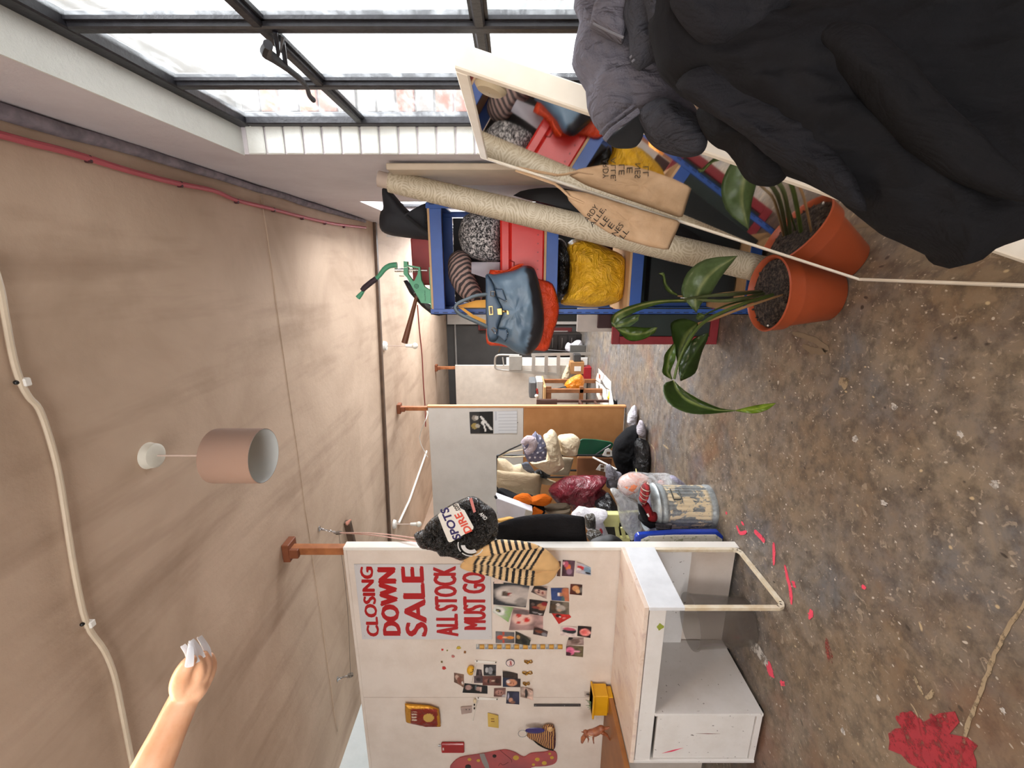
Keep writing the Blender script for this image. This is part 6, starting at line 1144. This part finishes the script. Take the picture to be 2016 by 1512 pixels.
b = B(); p, r2 = P9([(1130, 655), (1740, 745)], 7.84); box(b, (r2.x, 7.84, .01), (p.x, 7.88, p.z), .004); mk('raw_board', b, M('raw_ply', '#a08d72', .7), None, 'raw plywood board seen between the ladder treads', 'board')
cbx = thing('cardboard_box', onY(*q9(1850, 770), 7.45), 'brown cardboard box with a white label under the ladder', 'box')
b = B(); p, r2 = P9([(1765, 692), (1945, 852)], 7.40); box(b, (r2.x, 7.40, r2.z), (p.x, 7.56, p.z), .004); mk('carton', b, M('kraft_card', '#a87a4c', .8), cbx)
b = B(); p, r2 = P9([(1820, 748), (1905, 812)], 7.395); box(b, (r2.x, 7.394, r2.z), (p.x, 7.399, p.z)); mk('paper_label', b, WHT, cbx)
b = B(); p, r2 = P9([(1946, 760), (1990, 925)], 7.38); box(b, (r2.x, 7.38, .004), (p.x, 7.57, p.z - .002), .005); mk('red_tray', b, M('red_tray', '#a3212a', .4), None, 'red tray on the floor beneath the cardboard box', 'tray')
b = B(); p, r2 = P9([(1815, 590), (1905, 690)], 7.42); box(b, (r2.x, 7.42, r2.z), (p.x, 7.54, p.z), .01); mk('dark_pot', b, M('dark_grey_pot', '#3b3a3a', .4), None, 'dark grey tin standing on the cardboard box', 'tin')
pf('cream_sack', [q9(*p) for p in ((1650, 920), (1690, 800), (1735, 715), (1760, 760), (1765, 860), (1740, 930), (1690, 990))], 7.45, .08, cloth_mat('cream_sack', '#cbb99c', '#bba98a', .3), 'cream sack leaning on the cardboard box', 'sack', wr=.02)
ob = thing('orange_bag', onY(*q9(1850, 980), 6.6), 'orange carrier bag with silver rods on a wooden table', 'bag')
pf('body', [q9(*p) for p in ((1690, 985), (1760, 910), (1900, 850), (1955, 950), (1905, 1060), (1800, 1072), (1710, 1050))], 6.6, .10, m_poly('orange_poly', '#e28a1c', '#cc7510', .35, 12, .8), None, None, ob, wr=.02, ws=(8, 8, 8), seed=91)
for k in range(4):
    b = B(); p, r2 = P9([(1705, 1015 + k * 12), (1540, 1055 + k * 8)], 6.55); tube(b, [p, r2], .012, 8); mk('silver_rod', b, STEEL if k % 2 else M('dark_steel', '#4a4644', .4, 1), ob, smooth=True)
tbl = thing('work_table', onZ(1160, 770, 0), 'brown wooden work table carrying the grey machine', 'table')
TBW = M('table_wood', '#8c5a34', .55, col2='#7a4c2b'); a = P9([(1395, 945), (1440, 1085), (1930, 1100)], 6.7); xr2, xl2 = a[0].x, a[0].x - 1.0; zt = a[0].z
b = B(); box(b, (xl2, 6.35, zt - .035), (xr2, 7.05, zt), .003); mk('tabletop', b, M('pale_ply_top', '#c39a68', .5), tbl)
for x in (xl2 + .05, xr2 - .07):
    for y in (6.40, 6.98):
        b = B(); box(b, (x - .03, y - .03, 0), (x + .03, y + .03, zt - .035), .003); mk('leg', b, TBW, tbl)
b = B(); box(b, (xl2, 6.37, .30), (xr2, 6.43, .36), .003); mk('stretcher', b, TBW, tbl); b = B(); box(b, (xl2, 6.38, zt - .12), (xr2, 6.40, zt - .035), .002); mk('apron', b, TBW, tbl)
mc = thing('grey_machine', V((a[0].x - .2, 6.6, zt)), 'grey machine with a dark lid on the wooden table', 'machine'); p, r2 = P9([(1225, 945), (1388, 1182)], 6.5)
b = B(); box(b, (r2.x, 6.5, zt + .001), (p.x, 6.85, zt + .10), .01); mk('base', b, M('machine_pale', '#b4b2ae', .5), mc); b = B(); box(b, (r2.x + .01, 6.51, zt + .10), (p.x - .01, 6.84, p.z), .02); mk('lid', b, M('machine_grey', '#5c5d5e', .5), mc)
for k, (x, y) in enumerate(((1325, 1060), (1330, 1095))):
    b = B(); ball(b, onY(*q9(x, y), 6.495), .018, 8, sc=(1.6, .4, 1)); mk('red_knob', b, M('knob_red', '#9a2a22'), mc, smooth=True)
b = B(); ball(b, onY(*q9(1318, 1140), 6.48), .03, 10); mk('dial', b, WHT, mc, smooth=True)
dc = thing('brown_chair', onZ(1180, 795, 0), 'dark brown wooden chair half hidden behind the hardboard partition', 'chair'); DBW = M('dark_chair_wood', '#4a2b20', .5); a = P9([(1320, 1185), (1590, 1300)], 5.9)
b = B(); box(b, (a[0].x - .40, 5.9, a[1].z), (a[0].x, 5.93, a[0].z), .006); mk('backrest', b, DBW, dc)
b = B(); box(b, (a[0].x - .42, 5.5, .42), (a[0].x + .0, 5.9, .45), .006); mk('seat', b, DBW, dc)
for x in (a[0].x - .38, a[0].x - .03):
    for y, z1 in ((5.54, .42), (5.915, a[0].z - .05)):
        b = B(); box(b, (x - .018, y - .018, 0), (x + .018, y + .018, z1), .003); mk('leg', b, DBW, dc)
    b = B(); box(b, (x - .01, 5.54, .2), (x + .01, 5.9, .23), .002); mk('stretcher', b, DBW, dc)
pf('white_crumpled_bag', [q9(*p) for p in ((1695, 500), (1730, 430), (1780, 445), (1850, 400), (1920, 420), (1925, 560), (1780, 565), (1720, 545))], 8.3, .10, WP, 'crumpled white bag by the foot of the ladder', 'bag', wr=.03, ws=(10, 10, 10), seed=95, zmin=.004)
b = B(); p, r2 = P9([(1765, 470), (1920, 560)], 8.1); box(b, (r2.x, 8.08, .003), (p.x, 8.14, p.z), .006); mk('dark_tin_stack', b, M('dark_tin', '#55534f', .5), None, 'dark grey flat tin in front of the crumpled white bag', 'tin')
fr = thing('framed_picture', onY(*q9(1680, 310), 9.0), 'dark red picture frame with a white mount leaning far back', 'frame'); p, r2 = P9([(1500, 238), (1785, 395)], 9.0)
b = B(); box(b, (r2.x, 9.0, r2.z), (p.x, 9.04, p.z), .006); mk('frame', b, M('maroon_frame', '#5c1c1c', .5), fr); b = B(); p, r2 = P9([(1520, 278), (1728, 358)], 8.995); box(b, (r2.x, 8.99, r2.z), (p.x, 9.0, p.z)); mk('mount', b, M('mount_grey', '#b0aaa4', .6), fr)
fr = thing('framed_picture', onY(*q9(600, 230), 9.2), 'red frame hanging high on the far wall behind the handbag', 'frame'); p, r2 = P9([(548, 188), (760, 270)], 9.18)
b = B(); box(b, (r2.x, 9.18, r2.z), (p.x, 9.22, p.z), .006); mk('frame', b, M('red_frame2', '#7c1e1c', .5), fr); b = B(); p, r2 = P9([(566, 200), (745, 256)], 9.175); box(b, (r2.x, 9.17, r2.z), (p.x, 9.18, p.z)); mk('print', b, M('dark_print', '#3a1412', .4), fr)
dr = thing('drawer_cabinet', V((onY(*q9(1620, 460), 8.7).x, 8.7, 0)), 'black drawer cabinet far back behind the orange nylon bag', 'cabinet'); p, r2 = P9([(1440, 390), (1745, 540)], 8.6)
b = B(); box(b, (r2.x, 8.6, .0), (p.x + .1, 9.0, p.z), .006); mk('carcass', b, M('black_cabinet', '#1a1615', .4), dr)
for k in range(3):
    b = B(); zz = p.z - .08 - k * .19; box(b, (r2.x + .02, 8.58, zz - .16), (p.x + .08, 8.6, zz), .004); d_ = mk('drawer', b, M('black_drawer', '#221d1b', .35), dr)
    b = B(); tube(b, [V(((r2.x + p.x) / 2 - .05, 8.57, zz - .06)), V(((r2.x + p.x) / 2 + .15, 8.57, zz - .06))], .007, 6); mk('pull', b, STEEL, d_, smooth=True)
b = B(); tube(b, P9([(1470, 530), (1690, 545), (1950, 557)], 8.3), .012, 6); mk('metal_rod', b, STEEL, None, 'thin metal rod leaning by the black drawers', 'rod', smooth=True)
b = B(); c0, c1 = onY(*q9(1850, 262), 6.0), onY(*q9(1990, 245), 6.0); c0.z = .05; c1.z = .03; tube(b, [c0, c0.lerp(c1, .35), c0.lerp(c1, 1.0)], [.050, .032, .020], 14); mk('paper_cone', b, M('cream_paper', '#e0cfb4', .6), None, 'rolled cream paper cone standing on the floor behind the shelf', 'paper', smooth=True)
# papers on the floor beyond the hardboard partition
qp = Z_(1140, 610, 7.56); NEWS = M('newsprint', '#d6cfc4', .8)
for i, (pts, lb, m_) in enumerate((([(290, 870), (375, 960), (330, 1100), (250, 1040)], 'newspaper sheet with a grey picture, farthest of the floor papers', NEWS), ([(380, 965), (480, 1070), (478, 1200), (400, 1150), (350, 1060)], 'plain white sheet in the middle of the floor papers', WHT), ([(250, 1060), (340, 1110), (400, 1180), (440, 1425), (330, 1425), (262, 1270)], 'large open newspaper lying on the floor', NEWS), ([(410, 1180), (480, 1200), (515, 1400), (510, 1425), (440, 1425)], 'white sheet nearest the hardboard partition', WHT))):
    t = thing('floor_paper', onZ(*qp(*pts[0]), .003), lb, 'paper', 'papers on the floor'); b = B(); prism(b, [onZ(*qp(*c), .002 + i * .0025) for c in pts], UP, .002); mk('sheet', b, m_, t)
    if i in (0, 2):
        c0 = sum((onZ(*qp(*c), 0) for c in pts), V()) / len(pts)
        for k in range(3):
            b = B(); d = V((.05 * (k - 1), .16 * (k - 1), .0045 + i * .0025)); box(b, c0 + d - V((.035, .06, 0)), c0 + d + V((.035, .06, .0006))); mk('printed_picture', b, M('news_grey%d' % (k % 2), ('#6f6a66', '#9a5a3c')[k % 2]), t)
pf('yellow_glove', [qp(*p) for p in ((420, 1310), (440, 1280), (480, 1210), (503, 1215), (500, 1270), (470, 1310), (450, 1355))], 5.92, .03, M('yellow_rubber2', '#e0bd12', .5), 'yellow rubber glove lying on the floor papers', 'glove', zmin=.012)
pf('dark_scrap', [qp(*p) for p in ((510, 1330), (560, 1370), (580, 1330), (585, 1420), (520, 1425))], 5.5, .03, KJ, 'dark rag on the floor at the hardboard partition corner', 'rag', zmin=.004, smooth=False)
# ================================================================== CEILING FITTINGS
zc_ = HC - .006
pts = [onZ(x, y, HC - .014) for x, y in ((-40, 258), (0, 265), (60, 281), (118, 295), (170, 310), (250, 335), (345, 360), (420, 375), (465, 394), (530, 410), (600, 428), (660, 441), (720, 448))]
cab = thing('red_cable', pts[4], 'red cable clipped along the ceiling by the window wall', 'cable'); b = B(); tube(b, pts, [.011, .011, .010, .010], 8, smoothpath=3); mk('cable', b, M('red_sheath', '#b5545c', .5), cab, smooth=True)
for x, y in ((168, 311), (350, 361), (462, 394), (535, 411), (592, 427), (637, 437), (675, 444)):
    b = B(); p = onZ(x, y + 2, HC - .003); box(b, p - V((.012, .007, .020)), p + V((.012, .007, .002)), .003); mk('clip', b, M('dark_red_clip', '#4a2228', .5), cab)
pts = [onZ(x, y, HC - .014) for x, y in ((-20, 500), (0, 565), (10, 620), (25, 700), (40, 750), (57, 782), (77, 805), (97, 860), (115, 930), (130, 1020), (146, 1120), (170, 1226), (205, 1280), (225, 1330), (240, 1400), (262, 1512), (275, 1580))]
cab = thing('white_cable', pts[5], 'thick off-white cable snaking across the near ceiling', 'cable'); b = B(); tube(b, pts, .0085, 8, smoothpath=4); mk('cable', b, M('ivory_sheath', '#cdbca4', .5), cab, smooth=True)
for x, y in ((40, 752), (170, 1228)):
    b = B(); p = onZ(x, y, HC - .003); box(b, p - V((.012, .010, .024)), p + V((.012, .010, .002)), .003); mk('clip', b, WHT, cab); b = B(); p2 = onZ(x - 8, y + 1, HC - .012); ball(b, p2, .007, 8); mk('nail', b, BLK, cab, smooth=True)
b = B(); tube(b, [onZ(x, y, HC - .008) for x, y in ((822, 600), (826, 650), (831, 700), (834, 760), (837, 800), (838, 840))], .008, 6, smoothpath=3); mk('red_wire', b, M('red_wire', '#8c3c38', .5), None, 'thin red wire crossing the far ceiling', 'cable', smooth=True)
b = B(); tube(b, [onZ(785, 1030, HC - .012), onZ(806, 985, HC - .012), onZ(840, 888, HC - .012)], .014, 8); mk('white_conduit', b, WHT, None, 'white conduit running from the farther bulb holder along the ceiling', 'conduit', smooth=True)
b = B(); pts = [onZ(836, 808, HC - .01), onY(842, 815, 4.99), onY(826, 862, 5.0), onY(842, 900, 5.0)]; tube(b, pts, .005, 6, smoothpath=4); mk('white_flex', b, WHT, None, 'loop of thin white flex hanging at the post of the hardboard partition', 'cable', smooth=True)
# pendant with drum shade
lc_ = onZ(293, 897, HC); pd_ = thing('pendant_lamp', lc_, 'ceiling pendant with a dusty pink drum shade', 'lamp')
b = B(); lathe(b, [(.001, -.034), (.036, -.034), (.047, -.028), (.050, -.004), (.052, 0)], lc_, 28); mk('ceiling_rose', b, M('rose_white', '#d8d4c6', .5), pd_, smooth=True)
b = B(); tube(b, [lc_ + V((0, 0, -.03)), lc_ + V((0, 0, -.30))], .0035, 8); mk('cord', b, M('cord_pink', '#cdb7aa', .5), pd_, smooth=True)
zt_, zb_ = 2.550, 2.362; c0 = V((lc_.x, lc_.y, 0)); SH = NT('pink_linen_shade'); SH.base(hx('#93796b')); SH.set(Roughness=.85); SH.bump(SH.noise(SH.coord('Object', (1, 1, 4)), 240, 2), .2, .002); SHI = M('shade_lining', '#c9cbc8', .7, var=.03)
b = B(); lathe(b, [(.104, zt_), (.1055, zt_ - .01), (.1055, zb_ + .01), (.1045, zb_)], c0, 48); sh_ = mk('shade', b, SH.m, pd_, smooth=True)
b = B(); lathe(b, [(.1030, zt_), (.1030, zb_)], c0, 48); mk('shade_lining', b, SHI, sh_, smooth=True)
b = B()
for k in range(3): a = k * 2.094; tube(b, [c0 + V((.015 * cos(a), .015 * sin(a), zt_ - .02)), c0 + V((.103 * cos(a), .103 * sin(a), zt_ - .006))], .0018, 6)
mk('spider', b, STEEL, pd_, smooth=True, kind='stuff')
b = B(); lathe(b, [(.001, zt_ + .01), (.014, zt_ + .008), (.018, zt_ - .05), (.001, zt_ - .05)], c0, 14); mk('bulb_holder', b, WHT, pd_, smooth=True)
for (x, y, dl, lb) in ((756, 681, .34, 'bare bulb holder on the far ceiling beyond the batten'), (775, 1032, .30, 'bare bulb holder hanging behind the black vinyl bag')):
    p = onZ(x, y, HC); t = thing('bulb_pendant', p, lb, 'lamp', 'bare bulb pendants')
    b = B(); lathe(b, [(.001, -.035), (.045, -.03), (.055, 0)], p, 18); mk('ceiling_rose', b, WHT, t, smooth=True)
    b = B(); tube(b, [p, p - V((0, 0, dl - .09))], .005, 6); mk('cord', b, M('cord_pink', '#cdb7aa', .5), t, smooth=True)
    b = B(); tube(b, [p - V((0, 0, dl - .10)), p - V((0, 0, dl - .03))], [.016, .022], 12); mk('bulb_holder', b, WHT, t, smooth=True)
    b = B(); ball(b, p - V((0, 0, dl)), .034, 14); mk('bulb', b, M('opal_glass', '#e6e2d6', .15), t, smooth=True)
# pulleys and washing line
def pulley(hx_, hy_, bx_, by_, lb):
    p = onZ(hx_, hy_, HC); zc = (p - CAM).dot(FW); q_ = onD(bx_, by_, zc); t = thing('pulley', p, lb, 'pulley', 'ceiling pulleys')
    b = B(); box(b, p - V((.018, .012, .006)), p + V((.018, .012, 0)), .002); tube(b, [p - V((0, 0, .004)), p - V((.008, 0, .014)), p - V((0, 0, .026)), p - V((-.006, 0, .016))], .0035, 6); mk('hook_plate', b, STEEL, t, smooth=True)
    d = (q_ - p); n_ = 4; 
    for k in range(n_):
        c0 = p.lerp(q_, (k + .9) / (n_ + 1.2)); a_, b_ = frame_of(d); e_ = a_ if k % 2 else b_; b = B(); dd = d.normalized() * .014; tube(b, [c0 + dd * cos(i * .785) + e_ * .007 * sin(i * .785) for i in range(8)], .0026, 5, closed=True); mk('chain_link', b, STEEL, t, smooth=True)
    b = B(); lathe(b, [(.001, -.008), (.022, -.008), (.016, 0), (.022, .008), (.001, .008)], q_, 16, V((1, .3, 0))); mk('wheel', b, M('worn_steel', '#7d756c', .4, .9), t, smooth=True)
    b = B(); tube(b, [p.lerp(q_, .78) + V((0, -.012, 0)), q_ + V((.004, -.016, -.010))], .006, 6); mk('block', b, STEEL, t, smooth=True); return q_
qa1 = pulley(628, 1041, 667, 1049, 'steel pulley on a short chain by the end post of the sign partition'); qa2 = pulley(664, 1337, 690, 1329, 'steel pulley at the ceiling behind the sign partition')
rp = thing('pulley_rope', qa1, 'pink and white rope running from the pulley to the black vinyl bag', 'rope')
for dy in (0, 7):
    b = B(); tube(b, [qa1, onY(740, 1050 + dy * .6, 2.45), onY(822, 1060 + dy, 2.33)], .0035, 6, smoothpath=4); mk('strand', b, m_stripe('rope_twist', '#c97a72', '#e0d2c4', 60, (.5, .5, .5), 0), rp, smooth=True)
b = B(); tube(b, [qa1, qa1.lerp(qa2, .5) - V((0, 0, .02)), qa2], .0015, 5, smoothpath=4); mk('thin_cord', b, M('dark_cord', '#4a3f38', .7), None, 'thin dark cord strung between the two pulleys', 'cord', smooth=True)
b = B(); p, r2 = onZ(684, 1027, HC - .026), onZ(693, 1066, HC - .026); beam(b, p, r2 + (r2 - p) * .8, .045, .05, UP, .003); bst = mk('wood_batten_stub', b, DARKWOOD, None, 'short dark batten on the ceiling beside the pulley rope', 'batten')
b = B(); p = onZ(684, 1033, HC - .06); tube(b, [p, p + V((.03, -.02, -.01)), p + V((.05, .0, -.035))], [.006, .016, .004], 8, smoothpath=3); mk('pink_tape_tag', b, M('pink_tape', '#d0907c', .6), bst, smooth=True)
# wall pipes seen on the right wall edge and a white card at the far corner
b = B(); box(b, (.30, 4.86, 2.46), (.425, 4.88, 2.74)); mk('white_card', b, WHT, None, 'white card fixed at the end of the dark batten above the backpack', 'card')

# ================================================================== PAINT ON THE FLOOR

def worn(name, c1, c2, lo=.40, hi=.52, sc=26):
    t = NT(name); co = t.coord(); t.base(t.mix(t.noise(co, 14, 5, .7), hx(c1), hx(c2))); t.set(Roughness=.5); t.l(t.ramp(t.noise(co, sc, 7, .72), [(lo, 0.0), (hi, .95)]), t.b.inputs['Alpha']); return t.m
FP = worn('neon_pink_paint', '#ea5068', '#d8445a', .34, .42, 40); FR_ = worn('red_floor_paint', '#a83038', '#8a2a34', .36, .52, 22); CRKM = worn('cream_filler', '#a8977c', '#8d7a60', .38, .50, 30); FW_ = worn('white_floor_paint', '#cfcac4', '#b2aca4', .40, .55, 30)
def splash(px, py, r_, el, ang, m_, name='paint_splash', jag=.35, k=18):
    c0 = onZ(px, py, .0012); b = B(); O = []; sd = random.random() * 20
    for i in range(k):
        a = 2 * pi * i / k; rr = r_ * (1 + jag * noise.noise(V((cos(a) * 1.9 + sd, sin(a) * 1.9, sd))) * 2); x, y = rr * cos(a) * el, rr * sin(a); O.append(c0 + V((x * cos(ang) - y * sin(ang), x * sin(ang) + y * cos(ang), 0)))
    prism(b, O, UP, .0008); return mk(name, b, m_, floor)
def streak(pts, wd, m_, name='paint_streak', jag=.5):
    P_ = spline([onZ(*p, .0012) for p in pts], 5); b = B(); Lf, Rt = [], []
    for i, p in enumerate(P_):
        d = (P_[min(i + 1, len(P_) - 1)] - P_[max(i - 1, 0)]).normalized(); s = V((-d.y, d.x, 0)); ww = wd * (1 - .6 * abs(2 * i / (len(P_) - 1) - 1) ** 3)
        Lf.append(p + s * ww * (1 + jag * noise.noise(p * 31))); Rt.append(p - s * ww * (1 + jag * noise.noise(p * 29 + V((5, 0, 0)))))
    for i in range(len(P_) - 1):
        v = [b.verts.new(q_) for q_ in (Lf[i], Lf[i + 1], Rt[i + 1], Rt[i])]; b.faces.new(v)
    bmesh.ops.remove_doubles(b, verts=b.verts, dist=1e-5); bmesh.ops.solidify(b, geom=list(b.faces), thickness=.0008); return mk(name, b, m_, floor)
streak([(1523, 1068), (1524, 1090), (1523, 1113)], .012, FP); streak([(1545, 1112), (1550, 1135), (1556, 1160), (1558, 1190)], .012, FP); streak([(1485, 1045), (1496, 1056), (1506, 1066)], .016, FP); streak([(1450, 1035), (1458, 1050), (1470, 1046)], .012, FP)
for x, y, r_ in ((1430, 1010, .010), (1563, 1150, .012), (1462, 1030, .010), (1596, 1210, .014), (1516, 1318, .030), (1540, 1345, .012), (1700, 1155, .010)): splash(x, y, r_, random.uniform(1, 1.8), random.random() * 3, FP)
streak([(1476, 1265), (1495, 1285), (1512, 1310)], .030, FW_); splash(1830, 1455, .075, 2.3, 2.55, FR_, k=26, jag=.35); splash(1780, 1420, .022, 1.6, 2.4, FR_); splash(1843, 1423, .018, 1.5, 2.3, FR_); splash(1632, 1285, .022, 2.0, .4, worn('faded_red_paint', '#96463f', '#7a4038', .42, .6))
streak([(2020, 1180), (2000, 1215), (1975, 1255), (1950, 1310), (1930, 1365), (1905, 1430), (1890, 1500), (1880, 1540)], .0055, CRKM, 'floor_crack', 1.2)
streak([(1800, 1330), (1808, 1350), (1818, 1368)], .006, CRKM); streak([(1838, 1358), (1832, 1370), (1822, 1376)], .006, CRKM); streak([(1793, 1385), (1805, 1405), (1815, 1450)], .004, CRKM)
for x, y, r_ in ((1684, 864, .012), (1958, 955, .011), (1740, 990, .009), (1660, 752, .022), (1890, 854, .009), (1975, 1400, .008), (1660, 1440, .012), (1730, 1375, .010), (1760, 800, .012)): splash(x, y, r_, random.uniform(1, 1.7), random.random() * 3, FW_ if r_ != .022 else CRKM)
for pts in ([(1226, 808), (1240, 822), (1252, 840)], [(1273, 868), (1290, 892), (1284, 960)], [(1210, 828), (1222, 860)], [(1306, 876), (1316, 884)]): streak(pts, .008, CRKM, 'tape_line', .1)
# spilled stain by the pot
streak([(1560, 655), (1600, 668), (1628, 690), (1600, 690), (1580, 680)], .016, M('dry_stain', '#8a7a66', .8), 'dry_stain', .8)

# ================================================================== THE PERSON REACHING UP BESIDE THE CAMERA
def pc(xc, zz, zc): return RT * xc + FW * zc + V((0, 0, zz))
def pp(px, py, zc): return onD(px, py, zc)
SKIN = NT('warm_skin'); co = SKIN.coord(); SKIN.base(SKIN.mix(SKIN.ramp(SKIN.noise(co, 16, 5, .6), [(.4, 0.), (.7, 1.)]), hx('#efbd98'), hx('#e3a67c'))); SKIN.set(Roughness=.45, Subsurface_Weight=.12, Subsurface_Radius=(.02, .008, .004), Subsurface_Scale=.5); SKIN.bump(SKIN.noise(SKIN.coord('Object', (1, 1, 3)), 45, 5), .12, .004)
FT = .22
man = thing('person', pc(-1.0, FT, .40), 'person at the left edge reaching up with one bare arm and long white nails', 'person')
b = B(); el = pc(-.735, 1.985, .58); wr_ = pp(366, 1368, .70); shd = pc(-.885, 1.72, .46); hip = pc(-1.02, FT + .95, .38); nk = pc(-1.00, 1.80, .40); hd = pc(-.99, 1.96, .42)
tube(b, [shd, shd.lerp(el, .5), el], [.052, .046, .040], 12, smoothpath=3)
fa = [el, el.lerp(wr_, .35), el.lerp(wr_, .75), wr_]; tube(b, fa, [.034, .035, .027, .019], 14, smoothpath=3)
# metacarpals and fingers: wrist -> knuckle -> middle joint -> tip
FING = [([(386, 1364, .705), (407, 1334, .715), (416, 1312, .722), (412, 1293, .716)], .0090, [(412, 1295, .716), (409, 1275, .712), (394, 1251, .706)]),
        ([(378, 1362, .698), (399, 1331, .704), (405, 1309, .706), (400, 1290, .700)], .0092, [(400, 1292, .699), (390, 1273, .695), (378, 1258, .690)]),
        ([(370, 1362, .692), (389, 1333, .694), (393, 1313, .692), (388, 1298, .688)], .0088, [(389, 1300, .687), (382, 1282, .683), (377, 1262, .679)]),
        ([(362, 1362, .700), (374, 1334, .704), (380, 1312, .704), (377, 1296, .700)], .0080, [(378, 1298, .699), (373, 1282, .694), (362, 1268, .690)])]
for ch, r_, nl in FING: tube(b, [wr_] + [pp(*c) for c in ch], [.018, .0145, r_ * 1.2, r_ * 1.02, r_ * .85], 10, smoothpath=3); ball(b, pp(*ch[-1]), r_ * .85, 8); ball(b, pp(*ch[1]), r_ * 1.22, 8)
tube(b, [wr_, pp(356, 1348, .684), pp(360, 1325, .676), pp(370, 1306, .672), pp(376, 1300, .672)], [.018, .0165, .0135, .0105, .009], 10, smoothpath=3); ball(b, pp(376, 1300, .672), .009, 8)
ball(b, (wr_ + pp(390, 1335, .70)) / 2, .0235, 12, sc=(1, .8, 1)); tube(b, [fa[2], wr_, pp(378, 1345, .698)], [.0265, .0225, .0215], 14, smoothpath=4)
# trunk, head, other arm and legs, all outside the frame
tube(b, [hip - V((0, 0, .05)), hip + V((0, 0, .10)), pc(-1.01, FT + 1.25, .39), pc(-1.0, FT + 1.42, .40), pc(-1.0, FT + 1.50, .40)], [.15, .13, .155, .15, .07], 18, smoothpath=3)
tube(b, [shd, pc(-1.0, 1.70, .40), pc(-1.14, 1.68, .34), pc(-1.20, 1.42, .30), pc(-1.19, 1.16, .36), pc(-1.18, 1.06, .40)], [.055, .07, .055, .045, .036, .03], 12, smoothpath=3)
tube(b, [pc(-1.18, 1.07, .40), pc(-1.18, .98, .42)], [.03, .036], 10); tube(b, [nk - V((0, 0, .10)), nk + V((0, 0, .06))], .055, 12)
for s in (-1, 1): tube(b, [hip + RT * .09 * s, hip + RT * .10 * s - V((0, 0, .45)), V((hip.x, hip.y, FT + .08)) + RT * .10 * s, V((hip.x, hip.y, FT + .03)) + RT * .10 * s + FW * .02, V((hip.x, hip.y, FT + .035)) + RT * .11 * s + FW * .16], [.085, .062, .045, .045, .038], 12, smoothpath=3)
ball(b, hd + V((0, 0, .03)), .095, 18, sc=(.85, 1.0, 1.2)); ball(b, hd + FW * .088 + V((0, 0, .01)), .016, 8, sc=(.8, 1, 1.5))
for s in (-1, 1): ball(b, hd + RT * .082 * s + V((0, 0, .02)), .022, 8, sc=(.5, .8, 1.4))
body = mk('body', b, SKIN.m, man, smooth=True, sharp=180)
rm = body.modifiers.new('one_skin', 'REMESH'); rm.mode = 'VOXEL'; rm.voxel_size = .0032; rm.use_smooth_shade = True; sm = body.modifiers.new('soft', 'SMOOTH'); sm.iterations = 3; sm.factor = .5
NAIL = M('white_nail_gloss', '#eef0f4', .25, var=.02)
for (ch, r_, nl) in FING + [(None, .009, [(376, 1306, .668), (377, 1288, .664), (377, 1270, .660)])]:
    P_ = spline([pp(*c) for c in nl], 4); nv = -FW; b = B(); w0 = r_ * .78
    def fn(s, t_):
        i = min(int(s * (len(P_) - 1)), len(P_) - 2); f = s * (len(P_) - 1) - i; p = P_[i].lerp(P_[i + 1], f); d = (P_[i + 1] - P_[i]).normalized(); sd_ = d.cross(nv).normalized(); k = t_ * 2 - 1
        return p + sd_ * w0 * k * (1 - .5 * s * s) + nv * (.010 - .006 * k * k - .003 * s)
    grid(b, 10, 6, fn, 0, .0016); mk('nail', b, NAIL, man, smooth=True, label='long white false nail')
for s in (-1, 1):
    b = B(); ball(b, hd + RT * .032 * s + FW * .083 + V((0, 0, .035)), .011, 10, sc=(1.2, .6, .7)); mk('eye', b, M('eye_white', '#e8e4e0', .2), man, smooth=True)
b = B(); ball(b, hd + FW * .088 - V((0, 0, .035)), .024, 10, sc=(1.1, .35, .4)); mk('mouth', b, M('lip', '#a5544c', .4), man, smooth=True)
b = B(); ball(b, hd + V((0, 0, .055)) - FW * .018, .108, 18, sc=(.9, .95, 1.1)); mk('hair', b, M('dark_hair', '#2a1c16', .6), man, smooth=True)
b = B(); tube(b, [hip - V((0, 0, .02)), hip + V((0, 0, .12)), pc(-1.01, FT + 1.25, .39), pc(-1.0, FT + 1.42, .40), pc(-1.0, FT + 1.49, .40)], [.165, .15, .172, .165, .09], 20, smoothpath=3); mk('vest', b, M('white_vest', '#cfcac4', .8), man, smooth=True)
for s in (-1, 1):
    b = B(); tube(b, [hip + RT * .08 * s + V((0, 0, .06)), hip + RT * .10 * s - V((0, 0, .42)), V((hip.x, hip.y, FT + .10)) + RT * .10 * s], [.115, .085, .068], 14, smoothpath=3); mk('trouser_leg', b, M('indigo_denim', '#2b3448', .8), man, smooth=True)
sx, sy = hip.x, hip.y; st = thing('step_stool', V((sx, sy + .04, 0)), 'low wooden step stool the person stands on, outside the picture', 'stool')
b = B(); box(b, (sx - .24, sy - .16, FT - .03), (sx + .24, sy + .26, FT - .006), .004); mk('top', b, WOOD, st)
for dx in (-.20, .20):
    for dy in (-.12, .22):
        b = B(); box(b, (sx + dx - .02, sy + dy - .02, 0), (sx + dx + .02, sy + dy + .02, FT - .03), .002); mk('leg', b, WOOD, st)
